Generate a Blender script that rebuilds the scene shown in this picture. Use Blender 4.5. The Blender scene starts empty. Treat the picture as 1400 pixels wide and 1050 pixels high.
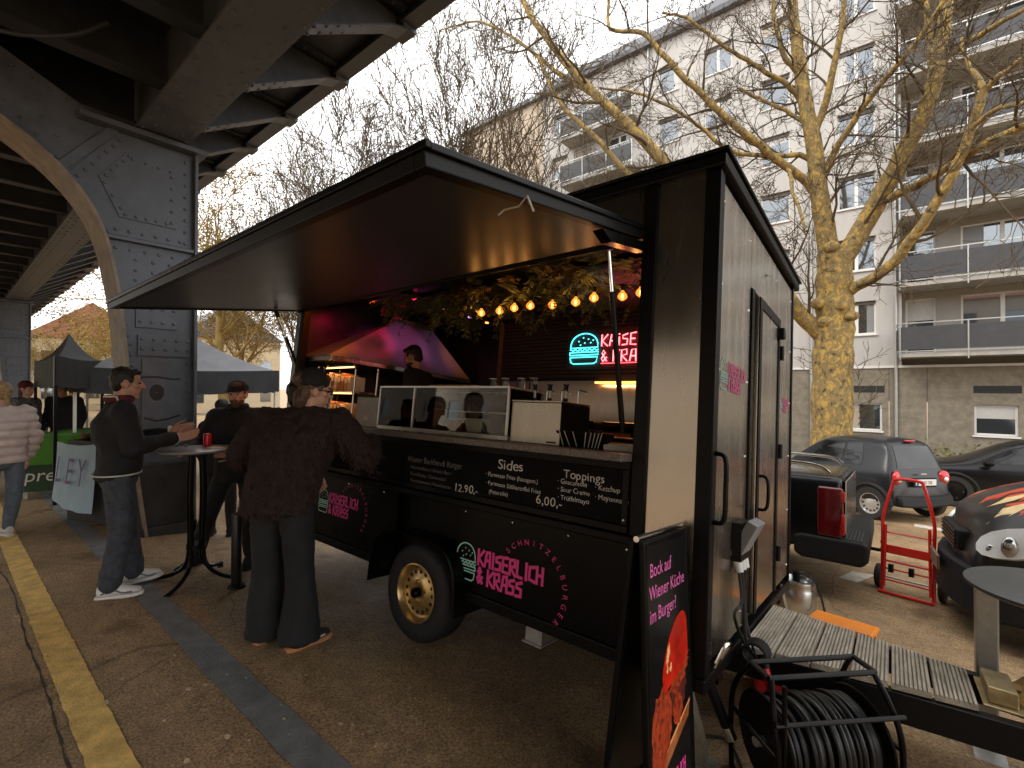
import bpy, bmesh, math, random
from math import sin, cos, pi, radians as RAD
from mathutils import Vector, Matrix, noise

random.seed(7)
SC = bpy.context.scene
COL = SC.collection
V = Vector

# ------------------------------------------------------------------ camera
CAM_H, CAM_YAW, CAM_PITCH, CAM_ROLL, FPX = 1.63, .6833, .0069, .0022, 638.48
cd = bpy.data.cameras.new('camera'); cam = bpy.data.objects.new('camera', cd); COL.objects.link(cam)
cd.sensor_fit = 'HORIZONTAL'; cd.sensor_width = 36; cd.lens = 36 * FPX / 1400
cd.clip_start = .05; cd.clip_end = 2000
_F = V((-sin(CAM_YAW) * cos(CAM_PITCH), cos(CAM_YAW) * cos(CAM_PITCH), sin(CAM_PITCH)))
_R = V((cos(CAM_YAW), sin(CAM_YAW), 0)); _U = _R.cross(_F)
R2 = _R * cos(CAM_ROLL) + _U * sin(CAM_ROLL); U2 = -_R * sin(CAM_ROLL) + _U * cos(CAM_ROLL)
cam.matrix_world = Matrix(((R2.x, U2.x, -_F.x, 0), (R2.y, U2.y, -_F.y, 0), (R2.z, U2.z, -_F.z, CAM_H), (0, 0, 0, 1)))
SC.camera = cam

# ------------------------------------------------------------------ sky, sun, exposure
w = bpy.data.worlds.new('World'); SC.world = w; w.use_nodes = True
nt = w.node_tree; nt.nodes.clear()
wo = nt.nodes.new('ShaderNodeOutputWorld'); bg = nt.nodes.new('ShaderNodeBackground')
sky = nt.nodes.new('ShaderNodeTexSky'); sky.sky_type = 'NISHITA'; sky.sun_disc = False
SUN_DIR = V((-.35, -.55, .76)).normalized()
sky.sun_elevation = math.asin(SUN_DIR.z); sky.sun_rotation = math.atan2(SUN_DIR.x, SUN_DIR.y)
sky.dust_density = 4
tc = nt.nodes.new('ShaderNodeTexCoord'); nz = nt.nodes.new('ShaderNodeTexNoise')
nz.inputs['Scale'].default_value = 1.6; nz.inputs['Detail'].default_value = 5
cr = nt.nodes.new('ShaderNodeValToRGB')
cr.color_ramp.elements[0].color = (10.5, 10.45, 10.4, 1); cr.color_ramp.elements[1].color = (19.5, 19.3, 19.0, 1)
mx = nt.nodes.new('ShaderNodeMix'); mx.data_type = 'RGBA'; mx.inputs[0].default_value = .9
nt.links.new(tc.outputs['Generated'], nz.inputs['Vector']); nt.links.new(nz.outputs['Fac'], cr.inputs[0])
nt.links.new(sky.outputs[0], mx.inputs[6]); nt.links.new(cr.outputs[0], mx.inputs[7])
nt.links.new(mx.outputs[2], bg.inputs[0]); nt.links.new(bg.outputs[0], wo.inputs[0])
bg.inputs[1].default_value = .1
sd = bpy.data.lights.new('sun', 'SUN'); sd.energy = .8; sd.angle = RAD(25); sd.color = (1, .95, .88)
so = bpy.data.objects.new('sun', sd); COL.objects.link(so); so.rotation_euler = (-SUN_DIR).to_track_quat('-Z', 'Y').to_euler()
so.location = (0, 0, 30)
SC.view_settings.view_transform = 'Standard'; SC.view_settings.look = 'None'
SC.view_settings.exposure = .82; SC.view_settings.gamma = 1; SC.view_settings.use_curve_mapping = False
SC.cycles.use_denoising = True
SC.cycles.max_bounces = 6; SC.cycles.diffuse_bounces = 3; SC.cycles.glossy_bounces = 3; SC.cycles.transmission_bounces = 6
SC.cycles.transparent_max_bounces = 8; SC.cycles.sample_clamp_indirect = 6
SC.cycles.caustics_reflective = False; SC.cycles.caustics_refractive = False

# ------------------------------------------------------------------ pixels and ground
S1 = .1107
PROF = [(-100, 0), (.8, 0), (4.6, -3.8 * math.tan(S1)), (12.5, -3.8 * math.tan(S1) - 7.9 * math.tan(.065)), (16, -1.2), (24, -1.3), (400, -1.3)]
def gz(y):
    for (a, b), (c, d) in zip(PROF, PROF[1:]):
        if y <= c: return b + (d - b) * (y - a) / (c - a)
    return PROF[-1][1]
def gtilt(y):
    for (a, b), (c, d) in zip(PROF, PROF[1:]):
        if y <= c: return math.atan2(d - b, c - a)
    return 0
CP = V((0, 0, CAM_H))
def ray(px, py): return _F + R2 * ((px - 700) / FPX) - U2 * ((py - 525) / FPX)
def atY(px, py, Y): d = ray(px, py); return CP + d * (Y / d.y)
def atX(px, py, X): d = ray(px, py); return CP + d * (X / d.x)
def atZ(px, py, Z): d = ray(px, py); return CP + d * ((Z - CAM_H) / d.z)
def G(px, py):
    d = ray(px, py); lo, hi = .05, 150.
    for _ in range(50):
        m = (lo + hi) / 2; p = CP + d * m
        if p.z > gz(p.y): lo = m
        else: hi = m
    return CP + d * lo
TRL = Matrix.Translation((0, .8, 0)) @ Matrix.Rotation(-S1, 4, 'X')      # frame of the sloping kerbside lane
TRI = TRL.inverted()
def L(x, y, z): return TRL @ V((x, y, z))
def Ty(px, py, y):
    o = TRI @ CP; d = TRI.to_3x3() @ ray(px, py); return o + d * ((y - o.y) / d.y)
def Tx(px, py, x):
    o = TRI @ CP; d = TRI.to_3x3() @ ray(px, py); return o + d * ((x - o.x) / d.x)
def Tz(px, py, z):
    o = TRI @ CP; d = TRI.to_3x3() @ ray(px, py); return o + d * ((z - o.z) / d.z)

# ------------------------------------------------------------------ materials
MATS = {}
def mat(name, col, rough=.6, metal=0., var=.25, scale=8., bump=0., bscale=None, spec=None, emit=None, estr=0., coat=0., col2=None, stretch=None, trans=0., alpha=1., rvar=0., aniso=0., detail=6., sheen=0.):
    if name in MATS: return MATS[name]
    m = bpy.data.materials.new(name); m.use_nodes = True; MATS[name] = m
    t = m.node_tree; b = t.nodes['Principled BSDF']
    b.inputs['Roughness'].default_value = rough; b.inputs['Metallic'].default_value = metal
    c = tuple(col) + (1,)
    b.inputs['Base Color'].default_value = c
    if spec is not None: b.inputs['Specular IOR Level'].default_value = spec
    if coat: b.inputs['Coat Weight'].default_value = coat; b.inputs['Coat Roughness'].default_value = .08
    if trans: b.inputs['Transmission Weight'].default_value = trans; b.inputs['IOR'].default_value = 1.1
    if sheen: b.inputs['Sheen Weight'].default_value = sheen
    if alpha < 1: b.inputs['Alpha'].default_value = alpha
    if emit: b.inputs['Emission Color'].default_value = tuple(emit) + (1,); b.inputs['Emission Strength'].default_value = estr
    if aniso: b.inputs['Anisotropic'].default_value = aniso
    if var or bump or rvar:
        co = t.nodes.new('ShaderNodeTexCoord'); src = co.outputs['Object']
        if stretch:
            mp = t.nodes.new('ShaderNodeMapping'); mp.inputs['Scale'].default_value = stretch; t.links.new(src, mp.inputs[0]); src = mp.outputs[0]
        n = t.nodes.new('ShaderNodeTexNoise'); n.inputs['Scale'].default_value = scale; n.inputs['Detail'].default_value = detail; n.inputs['Roughness'].default_value = .65
        t.links.new(src, n.inputs['Vector'])
        if var:
            r = t.nodes.new('ShaderNodeValToRGB'); r.color_ramp.elements[0].position = .3; r.color_ramp.elements[1].position = .72
            r.color_ramp.elements[0].color = tuple(x * (1 - var) for x in col) + (1,)
            r.color_ramp.elements[1].color = (tuple(col2) if col2 else tuple(min(1, x * (1 + var)) for x in col)) + (1,)
            t.links.new(n.outputs['Fac'], r.inputs[0]); t.links.new(r.outputs[0], b.inputs['Base Color'])
        if rvar:
            mr = t.nodes.new('ShaderNodeMapRange'); mr.inputs[1].default_value = .3; mr.inputs[2].default_value = .7
            mr.inputs[3].default_value = max(.02, rough - rvar); mr.inputs[4].default_value = min(1, rough + rvar)
            t.links.new(n.outputs['Fac'], mr.inputs[0]); t.links.new(mr.outputs[0], b.inputs['Roughness'])
        if bump:
            n2 = t.nodes.new('ShaderNodeTexNoise'); n2.inputs['Scale'].default_value = bscale or scale * 4; n2.inputs['Detail'].default_value = 4
            t.links.new(src, n2.inputs['Vector'])
            bp = t.nodes.new('ShaderNodeBump'); bp.inputs['Strength'].default_value = bump; bp.inputs['Distance'].default_value = .01
            t.links.new(n2.outputs['Fac'], bp.inputs['Height']); t.links.new(bp.outputs[0], b.inputs['Normal'])
    return m

# ------------------------------------------------------------------ mesh builder
class MB:
    def __init__(s): s.v = []; s.f = []; s.mi = []; s.cur = 0
    def add(s, vs, fs):
        k = len(s.v); s.v += [V(p) for p in vs]; s.f += [[i + k for i in f] for f in fs]; s.mi += [s.cur] * len(fs); return s
    def box(s, a, b, M=None):
        (x0, y0, z0), (x1, y1, z1) = a, b
        vs = [V(p) for p in ((x0,y0,z0),(x1,y0,z0),(x1,y1,z0),(x0,y1,z0),(x0,y0,z1),(x1,y0,z1),(x1,y1,z1),(x0,y1,z1))]
        if M is not None: vs = [M @ p for p in vs]
        return s.add(vs, [(0,3,2,1),(4,5,6,7),(0,1,5,4),(1,2,6,5),(2,3,7,6),(3,0,4,7)])
    def cbox(s, c, d, M=None):
        return s.box((c[0]-d[0]/2, c[1]-d[1]/2, c[2]-d[2]/2), (c[0]+d[0]/2, c[1]+d[1]/2, c[2]+d[2]/2), M)
    def loft(s, rings, cap=True, closed=True):
        n = len(rings[0]); vs = [p for r in rings for p in r]; fs = []
        for i in range(len(rings) - 1):
            for j in range(n if closed else n - 1):
                a, b = i * n + j, i * n + (j + 1) % n; fs.append((a, b, b + n, a + n))
        if cap: fs.append(tuple(range(n - 1, -1, -1))); fs.append(tuple(range((len(rings) - 1) * n, len(rings) * n)))
        return s.add(vs, fs)
    def tube(s, pts, r, n=8, cap=True, flat=1.):
        pts = [V(p) for p in pts]
        rs = r if isinstance(r, (list, tuple)) else [r] * len(pts)
        rings = []; up = None
        for i, p in enumerate(pts):
            t = (pts[min(i + 1, len(pts) - 1)] - pts[max(i - 1, 0)])
            if t.length < 1e-9: t = V((0, 0, 1))
            t.normalize()
            if up is None:
                up = V((0, 0, 1)) if abs(t.z) < .9 else V((1, 0, 0))
            a = t.cross(up)
            if a.length < 1e-6: a = t.orthogonal()
            a.normalize(); b = a.cross(t).normalized(); up = b
            rings.append([p + (a * cos(2*pi*k/n) + b * flat * sin(2*pi*k/n)) * rs[i] for k in range(n)])
        return s.loft(rings, cap)
    def cyl(s, p, q, r, r2=None, n=16): return s.tube([p, q], [r, r if r2 is None else r2], n)
    def lathe(s, prof, M=None, n=24):                # prof: (radius, height) about Z
        rings = [[V((max(r, 1e-4) * cos(2*pi*k/n), max(r, 1e-4) * sin(2*pi*k/n), h)) for k in range(n)] for r, h in prof]
        if M is not None: rings = [[M @ p for p in q] for q in rings]
        return s.loft(rings)
    def prism(s, poly, depth, M=None):                 # poly in XY, extruded along +Z
        a = [V((p[0], p[1], 0)) for p in poly]; b = [V((p[0], p[1], depth)) for p in poly]
        if M is not None: a = [M @ p for p in a]; b = [M @ p for p in b]
        return s.loft([a, b])
    def ball(s, c, r, n=12, m=8, M=None):
        c = V(c); r = (r, r, r) if not isinstance(r, (tuple, list)) else r
        rings = []
        for i in range(m + 1):
            ph = pi * i / m; rr = max(sin(ph), 1e-3)
            rings.append([V((r[0]*rr*cos(2*pi*k/n), r[1]*rr*sin(2*pi*k/n), -r[2]*cos(ph))) for k in range(n)])
        rings = [[(M @ p if M is not None else p) + c for p in q] for q in rings]
        return s.loft(rings)
    def limb(s, p, q, r0, r1, n=12):                   # closed tapered capsule
        p, q = V(p), V(q); t = (q - p)
        if t.length < 1e-6: return s.ball(p, r0)
        t = t.normalized(); pts = []; rs = []
        for a in (90, 60, 30): pts.append(p - t * r0 * sin(RAD(a))); rs.append(max(r0 * cos(RAD(a)), r0*.02))
        pts.append(p); rs.append(r0); pts.append(q); rs.append(r1)
        for a in (30, 60, 90): pts.append(q + t * r1 * sin(RAD(a))); rs.append(max(r1 * cos(RAD(a)), r1*.02))
        return s.tube(pts, rs, n)
    def rivet(s, c, nrm, r=.018, h=.011):
        c = V(c); nrm = V(nrm).normalized(); a = nrm.orthogonal().normalized(); b = nrm.cross(a)
        k = len(s.v)
        for rr, hh in ((1, 0), (.8, .7)):
            for j in range(6): s.v.append(c + (a * cos(pi*j/3) + b * sin(pi*j/3)) * r * rr + nrm * h * hh)
        s.v.append(c + nrm * h)
        for j in range(6):
            s.f.append([k + j, k + (j+1) % 6, k + 6 + (j+1) % 6, k + 6 + j]); s.f.append([k + 6 + j, k + 6 + (j+1) % 6, k + 12]); s.mi += [s.cur, s.cur]
    def xf(s, M): s.v = [M @ p for p in s.v]; return s
    def mesh(s, name, mats, smooth=False):
        me = bpy.data.meshes.new(name); me.from_pydata([tuple(p) for p in s.v], [], s.f)
        for m in (mats if isinstance(mats, (list, tuple)) else [mats]): me.materials.append(m)
        if any(s.mi): me.polygons.foreach_set('material_index', s.mi)
        if smooth: me.polygons.foreach_set('use_smooth', [True] * len(me.polygons))
        me.update(); return me
    def build(s, name, mats, parent=None, smooth=False, bevel=0., seg=2, subsurf=0, fixn=True):
        me = s.mesh(name, mats, smooth)
        if fixn:
            bm = bmesh.new(); bm.from_mesh(me); bmesh.ops.recalc_face_normals(bm, faces=bm.faces); bm.to_mesh(me); bm.free()
        o = bpy.data.objects.new(name, me); COL.objects.link(o)
        if parent is not None: o.parent = parent
        if bevel:
            d = o.modifiers.new('bevel', 'BEVEL'); d.width = bevel; d.segments = seg; d.limit_method = 'ANGLE'; d.angle_limit = RAD(40)
            d.harden_normals = False
        if subsurf:
            d = o.modifiers.new('sub', 'SUBSURF'); d.levels = d.render_levels = subsurf
        if smooth and not subsurf: smooth_by_angle(o)
        return o
def smooth_by_angle(o, ang=40):
    me = o.data; bm = bmesh.new(); bm.from_mesh(me); lim = RAD(ang)
    for e in bm.edges:
        if len(e.link_faces) == 2 and e.calc_face_angle(0) > lim: e.smooth = False
    bm.to_mesh(me); bm.free()
def tag(o, label=None, cat=None, group=None, kind=None):
    if label: o['label'] = label
    if cat: o['category'] = cat
    if group: o['group'] = group
    if kind: o['kind'] = kind
    return o
def thing(name, label, cat, M=None, group=None):
    o = bpy.data.objects.new(name, None); COL.objects.link(o); o.empty_display_size = .1
    if M is not None: o.matrix_world = M
    return tag(o, label, cat, group)
def at(x, y, z=None, rz=0., tilt=False):
    z = gz(y) if z is None else z
    M = Matrix.Translation((x, y, z))
    if tilt: M = M @ Matrix.Rotation(gtilt(y), 4, 'X')
    return M @ Matrix.Rotation(rz, 4, 'Z')
def inT(x, y, z, rz=0.): return TRL @ Matrix.Translation((x, y, z)) @ Matrix.Rotation(rz, 4, 'Z')
def RX(a): return Matrix.Rotation(a, 4, 'X')
def RY(a): return Matrix.Rotation(a, 4, 'Y')
def RZ(a): return Matrix.Rotation(a, 4, 'Z')
def TR(*p): return Matrix.Translation(p)
def copytree(o, parent=None, M=None, **kw):
    c = o.copy(); COL.objects.link(c); c.parent = parent
    if M is not None: c.matrix_world = M
    for k, v in kw.items(): c[k] = v
    for ch in list(o.children): copytree(ch, c)
    return c
def smoothpath(pts, n=6):                                  # catmull-rom
    pts = [V(p) for p in pts]; out = []
    for i in range(len(pts) - 1):
        p0, p1, p2, p3 = pts[max(i-1, 0)], pts[i], pts[i+1], pts[min(i+2, len(pts)-1)]
        for k in range(n):
            t = k / n
            out.append(.5 * ((2*p1) + (p2-p0)*t + (2*p0-5*p1+4*p2-p3)*t*t + (3*p1-p0-3*p2+p3)*t**3))
    return out + [pts[-1]]

# ------------------------------------------------------------------ lettering
GLY = {}
def glyph(ch):
    if ch in GLY: return GLY[ch]
    cu = bpy.data.curves.new('g', 'FONT'); cu.body = ch + 'I'; cu.size = 1; cu.resolution_u = 3; cu.fill_mode = 'FRONT'
    ob = bpy.data.objects.new('g', cu); COL.objects.link(ob)
    dg = bpy.context.evaluated_depsgraph_get()
    me = bpy.data.meshes.new_from_object(ob.evaluated_get(dg))
    wI = GLY.get('_I')
    # split islands: rightmost stroke is the marker letter I
    vs = [v.co.copy() for v in me.vertices]; fs = [list(p.vertices) for p in me.polygons]
    bpy.data.objects.remove(ob); bpy.data.curves.remove(cu); bpy.data.meshes.remove(me)
    xm = max(v.x for v in vs)
    iw = GLY['_Iw'] if '_Iw' in GLY else 0
    keep = [i for i, f in enumerate(fs) if not all(vs[k].x > xm - iw - 1e-3 for k in f)]
    adv = xm - iw - GLY.get('_Il', 0)
    GLY[ch] = (vs, [fs[i] for i in keep], adv); return GLY[ch]
def _init_marker():
    cu = bpy.data.curves.new('g', 'FONT'); cu.body = 'I'; cu.size = 1
    ob = bpy.data.objects.new('g', cu); COL.objects.link(ob)
    me = bpy.data.meshes.new_from_object(ob.evaluated_get(bpy.context.evaluated_depsgraph_get()))
    xs = [v.co.x for v in me.vertices]; GLY['_Iw'] = max(xs) - min(xs); GLY['_Il'] = min(xs)
    bpy.data.objects.remove(ob); bpy.data.curves.remove(cu); bpy.data.meshes.remove(me)
_init_marker()
def write(mb, s, M, size, jit=0., sx=1., track=0., align='l', shear=0., rnd=None):
    """flat letters in the XY plane of M"""
    rnd = rnd or random.Random(len(s) + int(size * 1e4))
    tot = sum((.28 if c == ' ' else glyph(c)[2] + track) for c in s) * size * sx
    x = 0 if align == 'l' else (-tot / 2 if align == 'c' else -tot)
    for c in s:
        if c == ' ': x += .28 * size * sx; continue
        vs, fs, adv = glyph(c); a = rnd.uniform(-jit, jit); k = 1 + rnd.uniform(-jit, jit); dy = rnd.uniform(-jit, jit) * size * .4
        mb.add([M @ V((x + (p.x * cos(a) - p.y * sin(a) + p.y * shear) * size * sx * k, dy + (p.y * cos(a) + p.x * sin(a)) * size * k, 0)) for p in vs], fs)
        x += (adv + track) * size * sx
    return tot
STROKES = {  # angular brush capitals on a 0..1 by 0..1 cell
 'K': [[(0, 0), (0, 1)], [(.62, 1), (.05, .45), (.62, 0)]], 'A': [[(0, 0), (.18, .95), (.55, 1), (.6, 0)], [(.08, .42), (.6, .42)]],
 'I': [[(.15, 0), (.15, .72)], [(.15, .9), (.15, 1)]], 'S': [[(.55, .95), (.05, .8), (.08, .55), (.52, .5), (.5, .06), (0, .02)]],
 'E': [[(.55, 1), (.02, .95), (0, .03), (.55, 0)], [(0, .5), (.45, .5)]], 'R': [[(0, 0), (0, .95), (.5, 1), (.52, .58), (.05, .48), (.58, 0)]],
 'L': [[(0, 1), (0, .02), (.5, 0)]], 'C': [[(.55, .95), (.05, .85), (.02, .1), (.55, .02)]], 'H': [[(0, 0), (0, 1)], [(.55, 0), (.55, 1)], [(0, .5), (.55, .5)]],
 '&': [[(.6, .05), (.1, .75), (.25, 1), (.42, .8), (.05, .3), (.2, .02), (.6, .42)]], ' ': []}
def strokes(s, M, size, adv=.78, sx=1.):
    out = []; x = 0
    for c in s:
        for st in STROKES[c]: out.append([M @ V((x + p[0] * size * sx, p[1] * size, 0)) for p in st])
        x += (adv if c not in 'I ' else .45) * size * sx
    return out, x
def ribbon(mb, pts, wd, nrm):
    """flat painted stroke"""
    nrm = V(nrm)
    for p, q in zip(pts, pts[1:]):
        t = (q - p).normalized(); sd = t.cross(nrm).normalized() * wd / 2; e = t * wd * .45
        mb.add([p - e - sd, q + e - sd, q + e + sd, p - e + sd], [(0, 1, 2, 3)]); nrm_off = nrm * 2e-5
        for i in range(len(mb.v) - 4, len(mb.v)): mb.v[i] = mb.v[i] + nrm_off * (len(mb.f) % 9)
def burger_strokes(w, h):
    """icon outlines in a w by h cell, origin bottom left"""
    dome = [(w*(.5 - .46*cos(pi*k/14)), h*(.52 + .46*sin(pi*k/14)**.8)) for k in range(15)]; dome.append(dome[0])
    wav = [(w*(.02 + .96*k/24), h*(.45 + .028*(1 if k % 4 < 2 else -1)*(1 if k % 2 else .4))) for k in range(25)]
    pat = [(w*.02, h*.38), (w*.02, h*.29), (w*.98, h*.29), (w*.98, h*.38), (w*.02, h*.38)]
    bun = [(w*.04, h*.22), (w*.07, h*.06), (w*.16, h*.01), (w*.84, h*.01), (w*.93, h*.06), (w*.96, h*.22), (w*.04, h*.22)]
    seeds = [[(w*a, h*b), (w*(a+.03), h*(b+.025))] for a, b in ((.3, .72), (.45, .83), (.5, .66), (.62, .78), (.7, .66), (.36, .6), (.78, .74))]
    return [dome, wav, pat, bun], seeds
# ================================================================== ground
def ground_material():
    m = bpy.data.materials.new('asphalt'); m.use_nodes = True; t = m.node_tree; b = t.nodes['Principled BSDF']
    co = t.nodes.new('ShaderNodeTexCoord')
    def nz(sc, det=6, ro=.6):
        n = t.nodes.new('ShaderNodeTexNoise'); n.inputs['Scale'].default_value = sc; n.inputs['Detail'].default_value = det; n.inputs['Roughness'].default_value = ro
        t.links.new(co.outputs['Object'], n.inputs['Vector']); return n
    def ramp(n, a, ca, bb, cb):
        r = t.nodes.new('ShaderNodeValToRGB'); e = r.color_ramp.elements; e[0].position = a; e[0].color = ca + (1,); e[1].position = bb; e[1].color = cb + (1,)
        t.links.new(n.outputs[0], r.inputs[0]); return r
    big = ramp(nz(.55, 5), .32, (.27, .175, .090), .7, (.56, .375, .20))
    fine = ramp(nz(75, 4, .75), .36, (.30, .30, .30), .7, (1.42, 1.40, 1.34))
    vor = t.nodes.new('ShaderNodeTexVoronoi'); vor.inputs['Scale'].default_value = 38; t.links.new(co.outputs['Object'], vor.inputs['Vector'])
    grit = ramp(vor, .035, (2.3, 2.2, 1.95), .09, (1, 1, 1))
    msk = ramp(nz(2.2, 4), .5, (0, 0, 0), .66, (1, 1, 1))
    mixg = t.nodes.new('ShaderNodeMix'); mixg.data_type = 'RGBA'; mixg.inputs[6].default_value = (1, 1, 1, 1)
    t.links.new(msk.outputs[0], mixg.inputs[0]); t.links.new(grit.outputs[0], mixg.inputs[7])
    def mul(a, c):
        x = t.nodes.new('ShaderNodeMix'); x.data_type = 'RGBA'; x.blend_type = 'MULTIPLY'; x.inputs[0].default_value = 1
        t.links.new(a, x.inputs[6]); t.links.new(c, x.inputs[7]); return x.outputs[2]
    c = mul(mul(big.outputs[0], fine.outputs[0]), mixg.outputs[2])
    st = ramp(nz(1.7, 3, .5), .60, (1, 1, 1), .70, (.55, .52, .5)); c = mul(c, st.outputs[0])
    mid = ramp(nz(9, 5, .7), .3, (.72, .72, .72), .7, (1.22, 1.2, 1.16)); c = mul(c, mid.outputs[0])
    v2 = t.nodes.new('ShaderNodeTexVoronoi'); v2.feature = 'DISTANCE_TO_EDGE'; v2.inputs['Scale'].default_value = .42; v2.inputs['Randomness'].default_value = 1; wv = nz(2.5, 4); mxv = t.nodes.new('ShaderNodeMix'); mxv.data_type = 'VECTOR'; mxv.inputs[0].default_value = .12; t.links.new(co.outputs['Object'], mxv.inputs[4]); t.links.new(wv.outputs['Color'], mxv.inputs[5]); t.links.new(mxv.outputs[1], v2.inputs['Vector'])
    ck = ramp(v2, .0008, (.55, .52, .5), .0035, (1, 1, 1)); c = mul(c, ck.outputs[0])
    v3 = t.nodes.new('ShaderNodeTexVoronoi'); v3.inputs['Scale'].default_value = 5.5; t.links.new(co.outputs['Object'], v3.inputs['Vector']); gum = ramp(v3, .07, (1.55, 1.5, 1.4), .09, (1, 1, 1)); gm = ramp(nz(1.3, 2), .52, (0, 0, 0), .58, (1, 1, 1)); mg = t.nodes.new('ShaderNodeMix'); mg.data_type = 'RGBA'; mg.inputs[6].default_value = (1, 1, 1, 1); t.links.new(gm.outputs[0], mg.inputs[0]); t.links.new(gum.outputs[0], mg.inputs[7]); c = mul(c, mg.outputs[2])
    t.links.new(c, b.inputs['Base Color'])
    rr = ramp(nz(1.1, 5), .35, (.6, .6, .6), .7, (.85, .85, .85)); t.links.new(rr.outputs[0], b.inputs['Roughness'])
    bp = t.nodes.new('ShaderNodeBump'); bp.inputs['Strength'].default_value = .55; bp.inputs['Distance'].default_value = .006
    t.links.new(nz(120, 3).outputs[0], bp.inputs['Height']); t.links.new(bp.outputs[0], b.inputs['Normal'])
    return m
ASPH = ground_material()
def sheet(name, xs, y0, y1, lift, m, ny=None, edge=0., seed=0):
    """strip of ground between y0 and y1 following the street's fall"""
    ys = sorted({y0, y1} | {p[0] for p in PROF if y0 < p[0] < y1})
    rnd = random.Random(seed); mb = MB(); rows = []
    for x in xs:
        r = []
        for i, y in enumerate(ys):
            yy = y + (rnd.uniform(-edge, edge) if edge and i in (0, len(ys) - 1) else 0)
            r.append(V((x, yy, gz(yy) + lift)))
        rows.append(r)
    mb.loft(rows, cap=False, closed=False)
    return mb.build(name, m)
def frange(a, b, s):
    n = max(1, int(round((b - a) / s))); return [a + (b - a) * i / n for i in range(n + 1)]
gy = sorted({-300., -60., -10., 30., 60., 400.} | {p[0] for p in PROF if -100 < p[0] < 100})
mb = MB(); mb.loft([[V((x, y, gz(y))) for y in gy] for x in frange(-500, 300, 40)], cap=False, closed=False)
tag(mb.build('ground', ASPH), kind='structure')
YEL = mat('yellow_paint', (.78, .49, .15), .75, var=.35, scale=9, bump=.5, bscale=90)
BLU = mat('blue_grey_paint', (.19, .19, .185), .75, var=.3, scale=6, bump=.5, bscale=90)
WHP = mat('white_road_paint', (.55, .5, .42), .8, var=.35, scale=12, bump=.4, bscale=90)
TAR = mat('tar', (.06, .045, .032), .6, var=.3, scale=20)
# painted band under the viaduct: px rows give its two edges
def yl(px, py): return G(px, py).y
tag(sheet('yellow_line', frange(-30, 4, .035), yl(118, 1050), yl(192, 1050), .004, YEL, edge=.0035, seed=1), kind='structure')
tag(sheet('blue_grey_line', frange(-60, 6, .2), yl(400, 1050), yl(482, 1050), .004, BLU, edge=.006, seed=2), kind='structure')
mb = MB(); rnd = random.Random(4)
pts = [G(a, b) for a, b in ((0, 782), (14, 800), (26, 838), (38, 880), (56, 925), (70, 965), (82, 1010), (98, 1060), (112, 1110))]
pts = [p + V((rnd.uniform(-.015, .015), rnd.uniform(-.005, .005), 0)) for p in smoothpath(pts, 5)]
pts = [pts[0] + V((-9, -.1, 0)), pts[0] + V((-4, .04, 0))] + pts
for i, (p, q) in enumerate(zip(pts, pts[1:])):
    wd = .0025 + .002 * ((i * 7) % 3); mb.add([p + V((0, -wd, .002)), q + V((0, -wd, .002)), q + V((0, wd, .002)), p + V((0, wd, .002))], [(0, 1, 2, 3)])
tag(mb.build('tar_seam', TAR), kind='structure')
def patch(pxs, lift=.004):
    return [V((p.x, p.y, gz(p.y) + lift)) for p in (G(*a) for a in pxs)]
for k, pxs in enumerate((((1146, 790), (1166, 781), (1197, 787), (1172, 797)), ((1250, 716), (1290, 723), (1292, 727), (1250, 720)))):
    tag(MB().add(patch(pxs), [(0, 1, 2, 3)]).build('road_marking', WHP), kind='structure')
# kerb and pavement on the building side
KERB = mat('granite_kerb', (.22, .20, .17), .8, var=.3, scale=14, bump=.3)
PAV = mat('pavement_slabs', (.16, .135, .10), .85, var=.35, scale=3, bump=.3, bscale=40)
KY = 16.7
mb = MB(); mb.box((-90, KY + .001, gz(KY) - .3), (60, 24.3, gz(KY) + .12)); pav = tag(mb.build('pavement', PAV), kind='structure')
kb = tag(MB().box((-90, KY - .15, gz(KY) - .3), (-14, KY, gz(KY) + .125)).build('kerb', KERB), kind='structure')
kmesh = MB().box((0, 0, -.3), (.985, .15, .125)).mesh('kerb_stone', KERB)
for i in range(26):
    o = bpy.data.objects.new('kerb_stone', kmesh); COL.objects.link(o); o.parent = kb; o.location = (-13.98 + i, KY - .151, gz(KY)); 
    o.modifiers.new('b', 'BEVEL').width = .012
# litter: dry leaves on the asphalt
LEAF = mat('dry_leaf', (.62, .48, .28), .8, var=.4, scale=30)
mb = MB(); rnd = random.Random(11)
spots = [G(x, y) for x, y in ((258, 945), (167, 930), (224, 988), (255, 1043), (280, 938), (145, 962), (109, 897), (238, 898), (388, 985), (465, 992), (418, 925), (310, 1010))]
spots += [V((rnd.uniform(-8, 1), rnd.uniform(.3, 6.5), 0)) for _ in range(110)] + [G(rnd.uniform(120, 820), rnd.uniform(860, 1045)) for _ in range(60)]
spots += [G(rnd.uniform(1180, 1390), rnd.uniform(930, 1045)) for _ in range(60)]
for k, p in enumerate(spots):
    r = rnd.uniform(.012, .026) if k < 12 else rnd.uniform(.004, .010)
    a0 = rnd.uniform(0, 6.3); pl = [V((p.x + r * cos(a0 + j * 1.05) * rnd.uniform(.6, 1.2), p.y + r * .6 * sin(a0 + j * 1.05) * rnd.uniform(.6, 1.2), gz(p.y) + .006 + rnd.uniform(0, .006))) for j in range(6)]
    mb.add(pl, [tuple(range(6))])
tag(mb.build('leaf_litter', LEAF), 'small dry leaves and grit scattered over the asphalt', 'leaf litter', kind='stuff')

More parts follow.
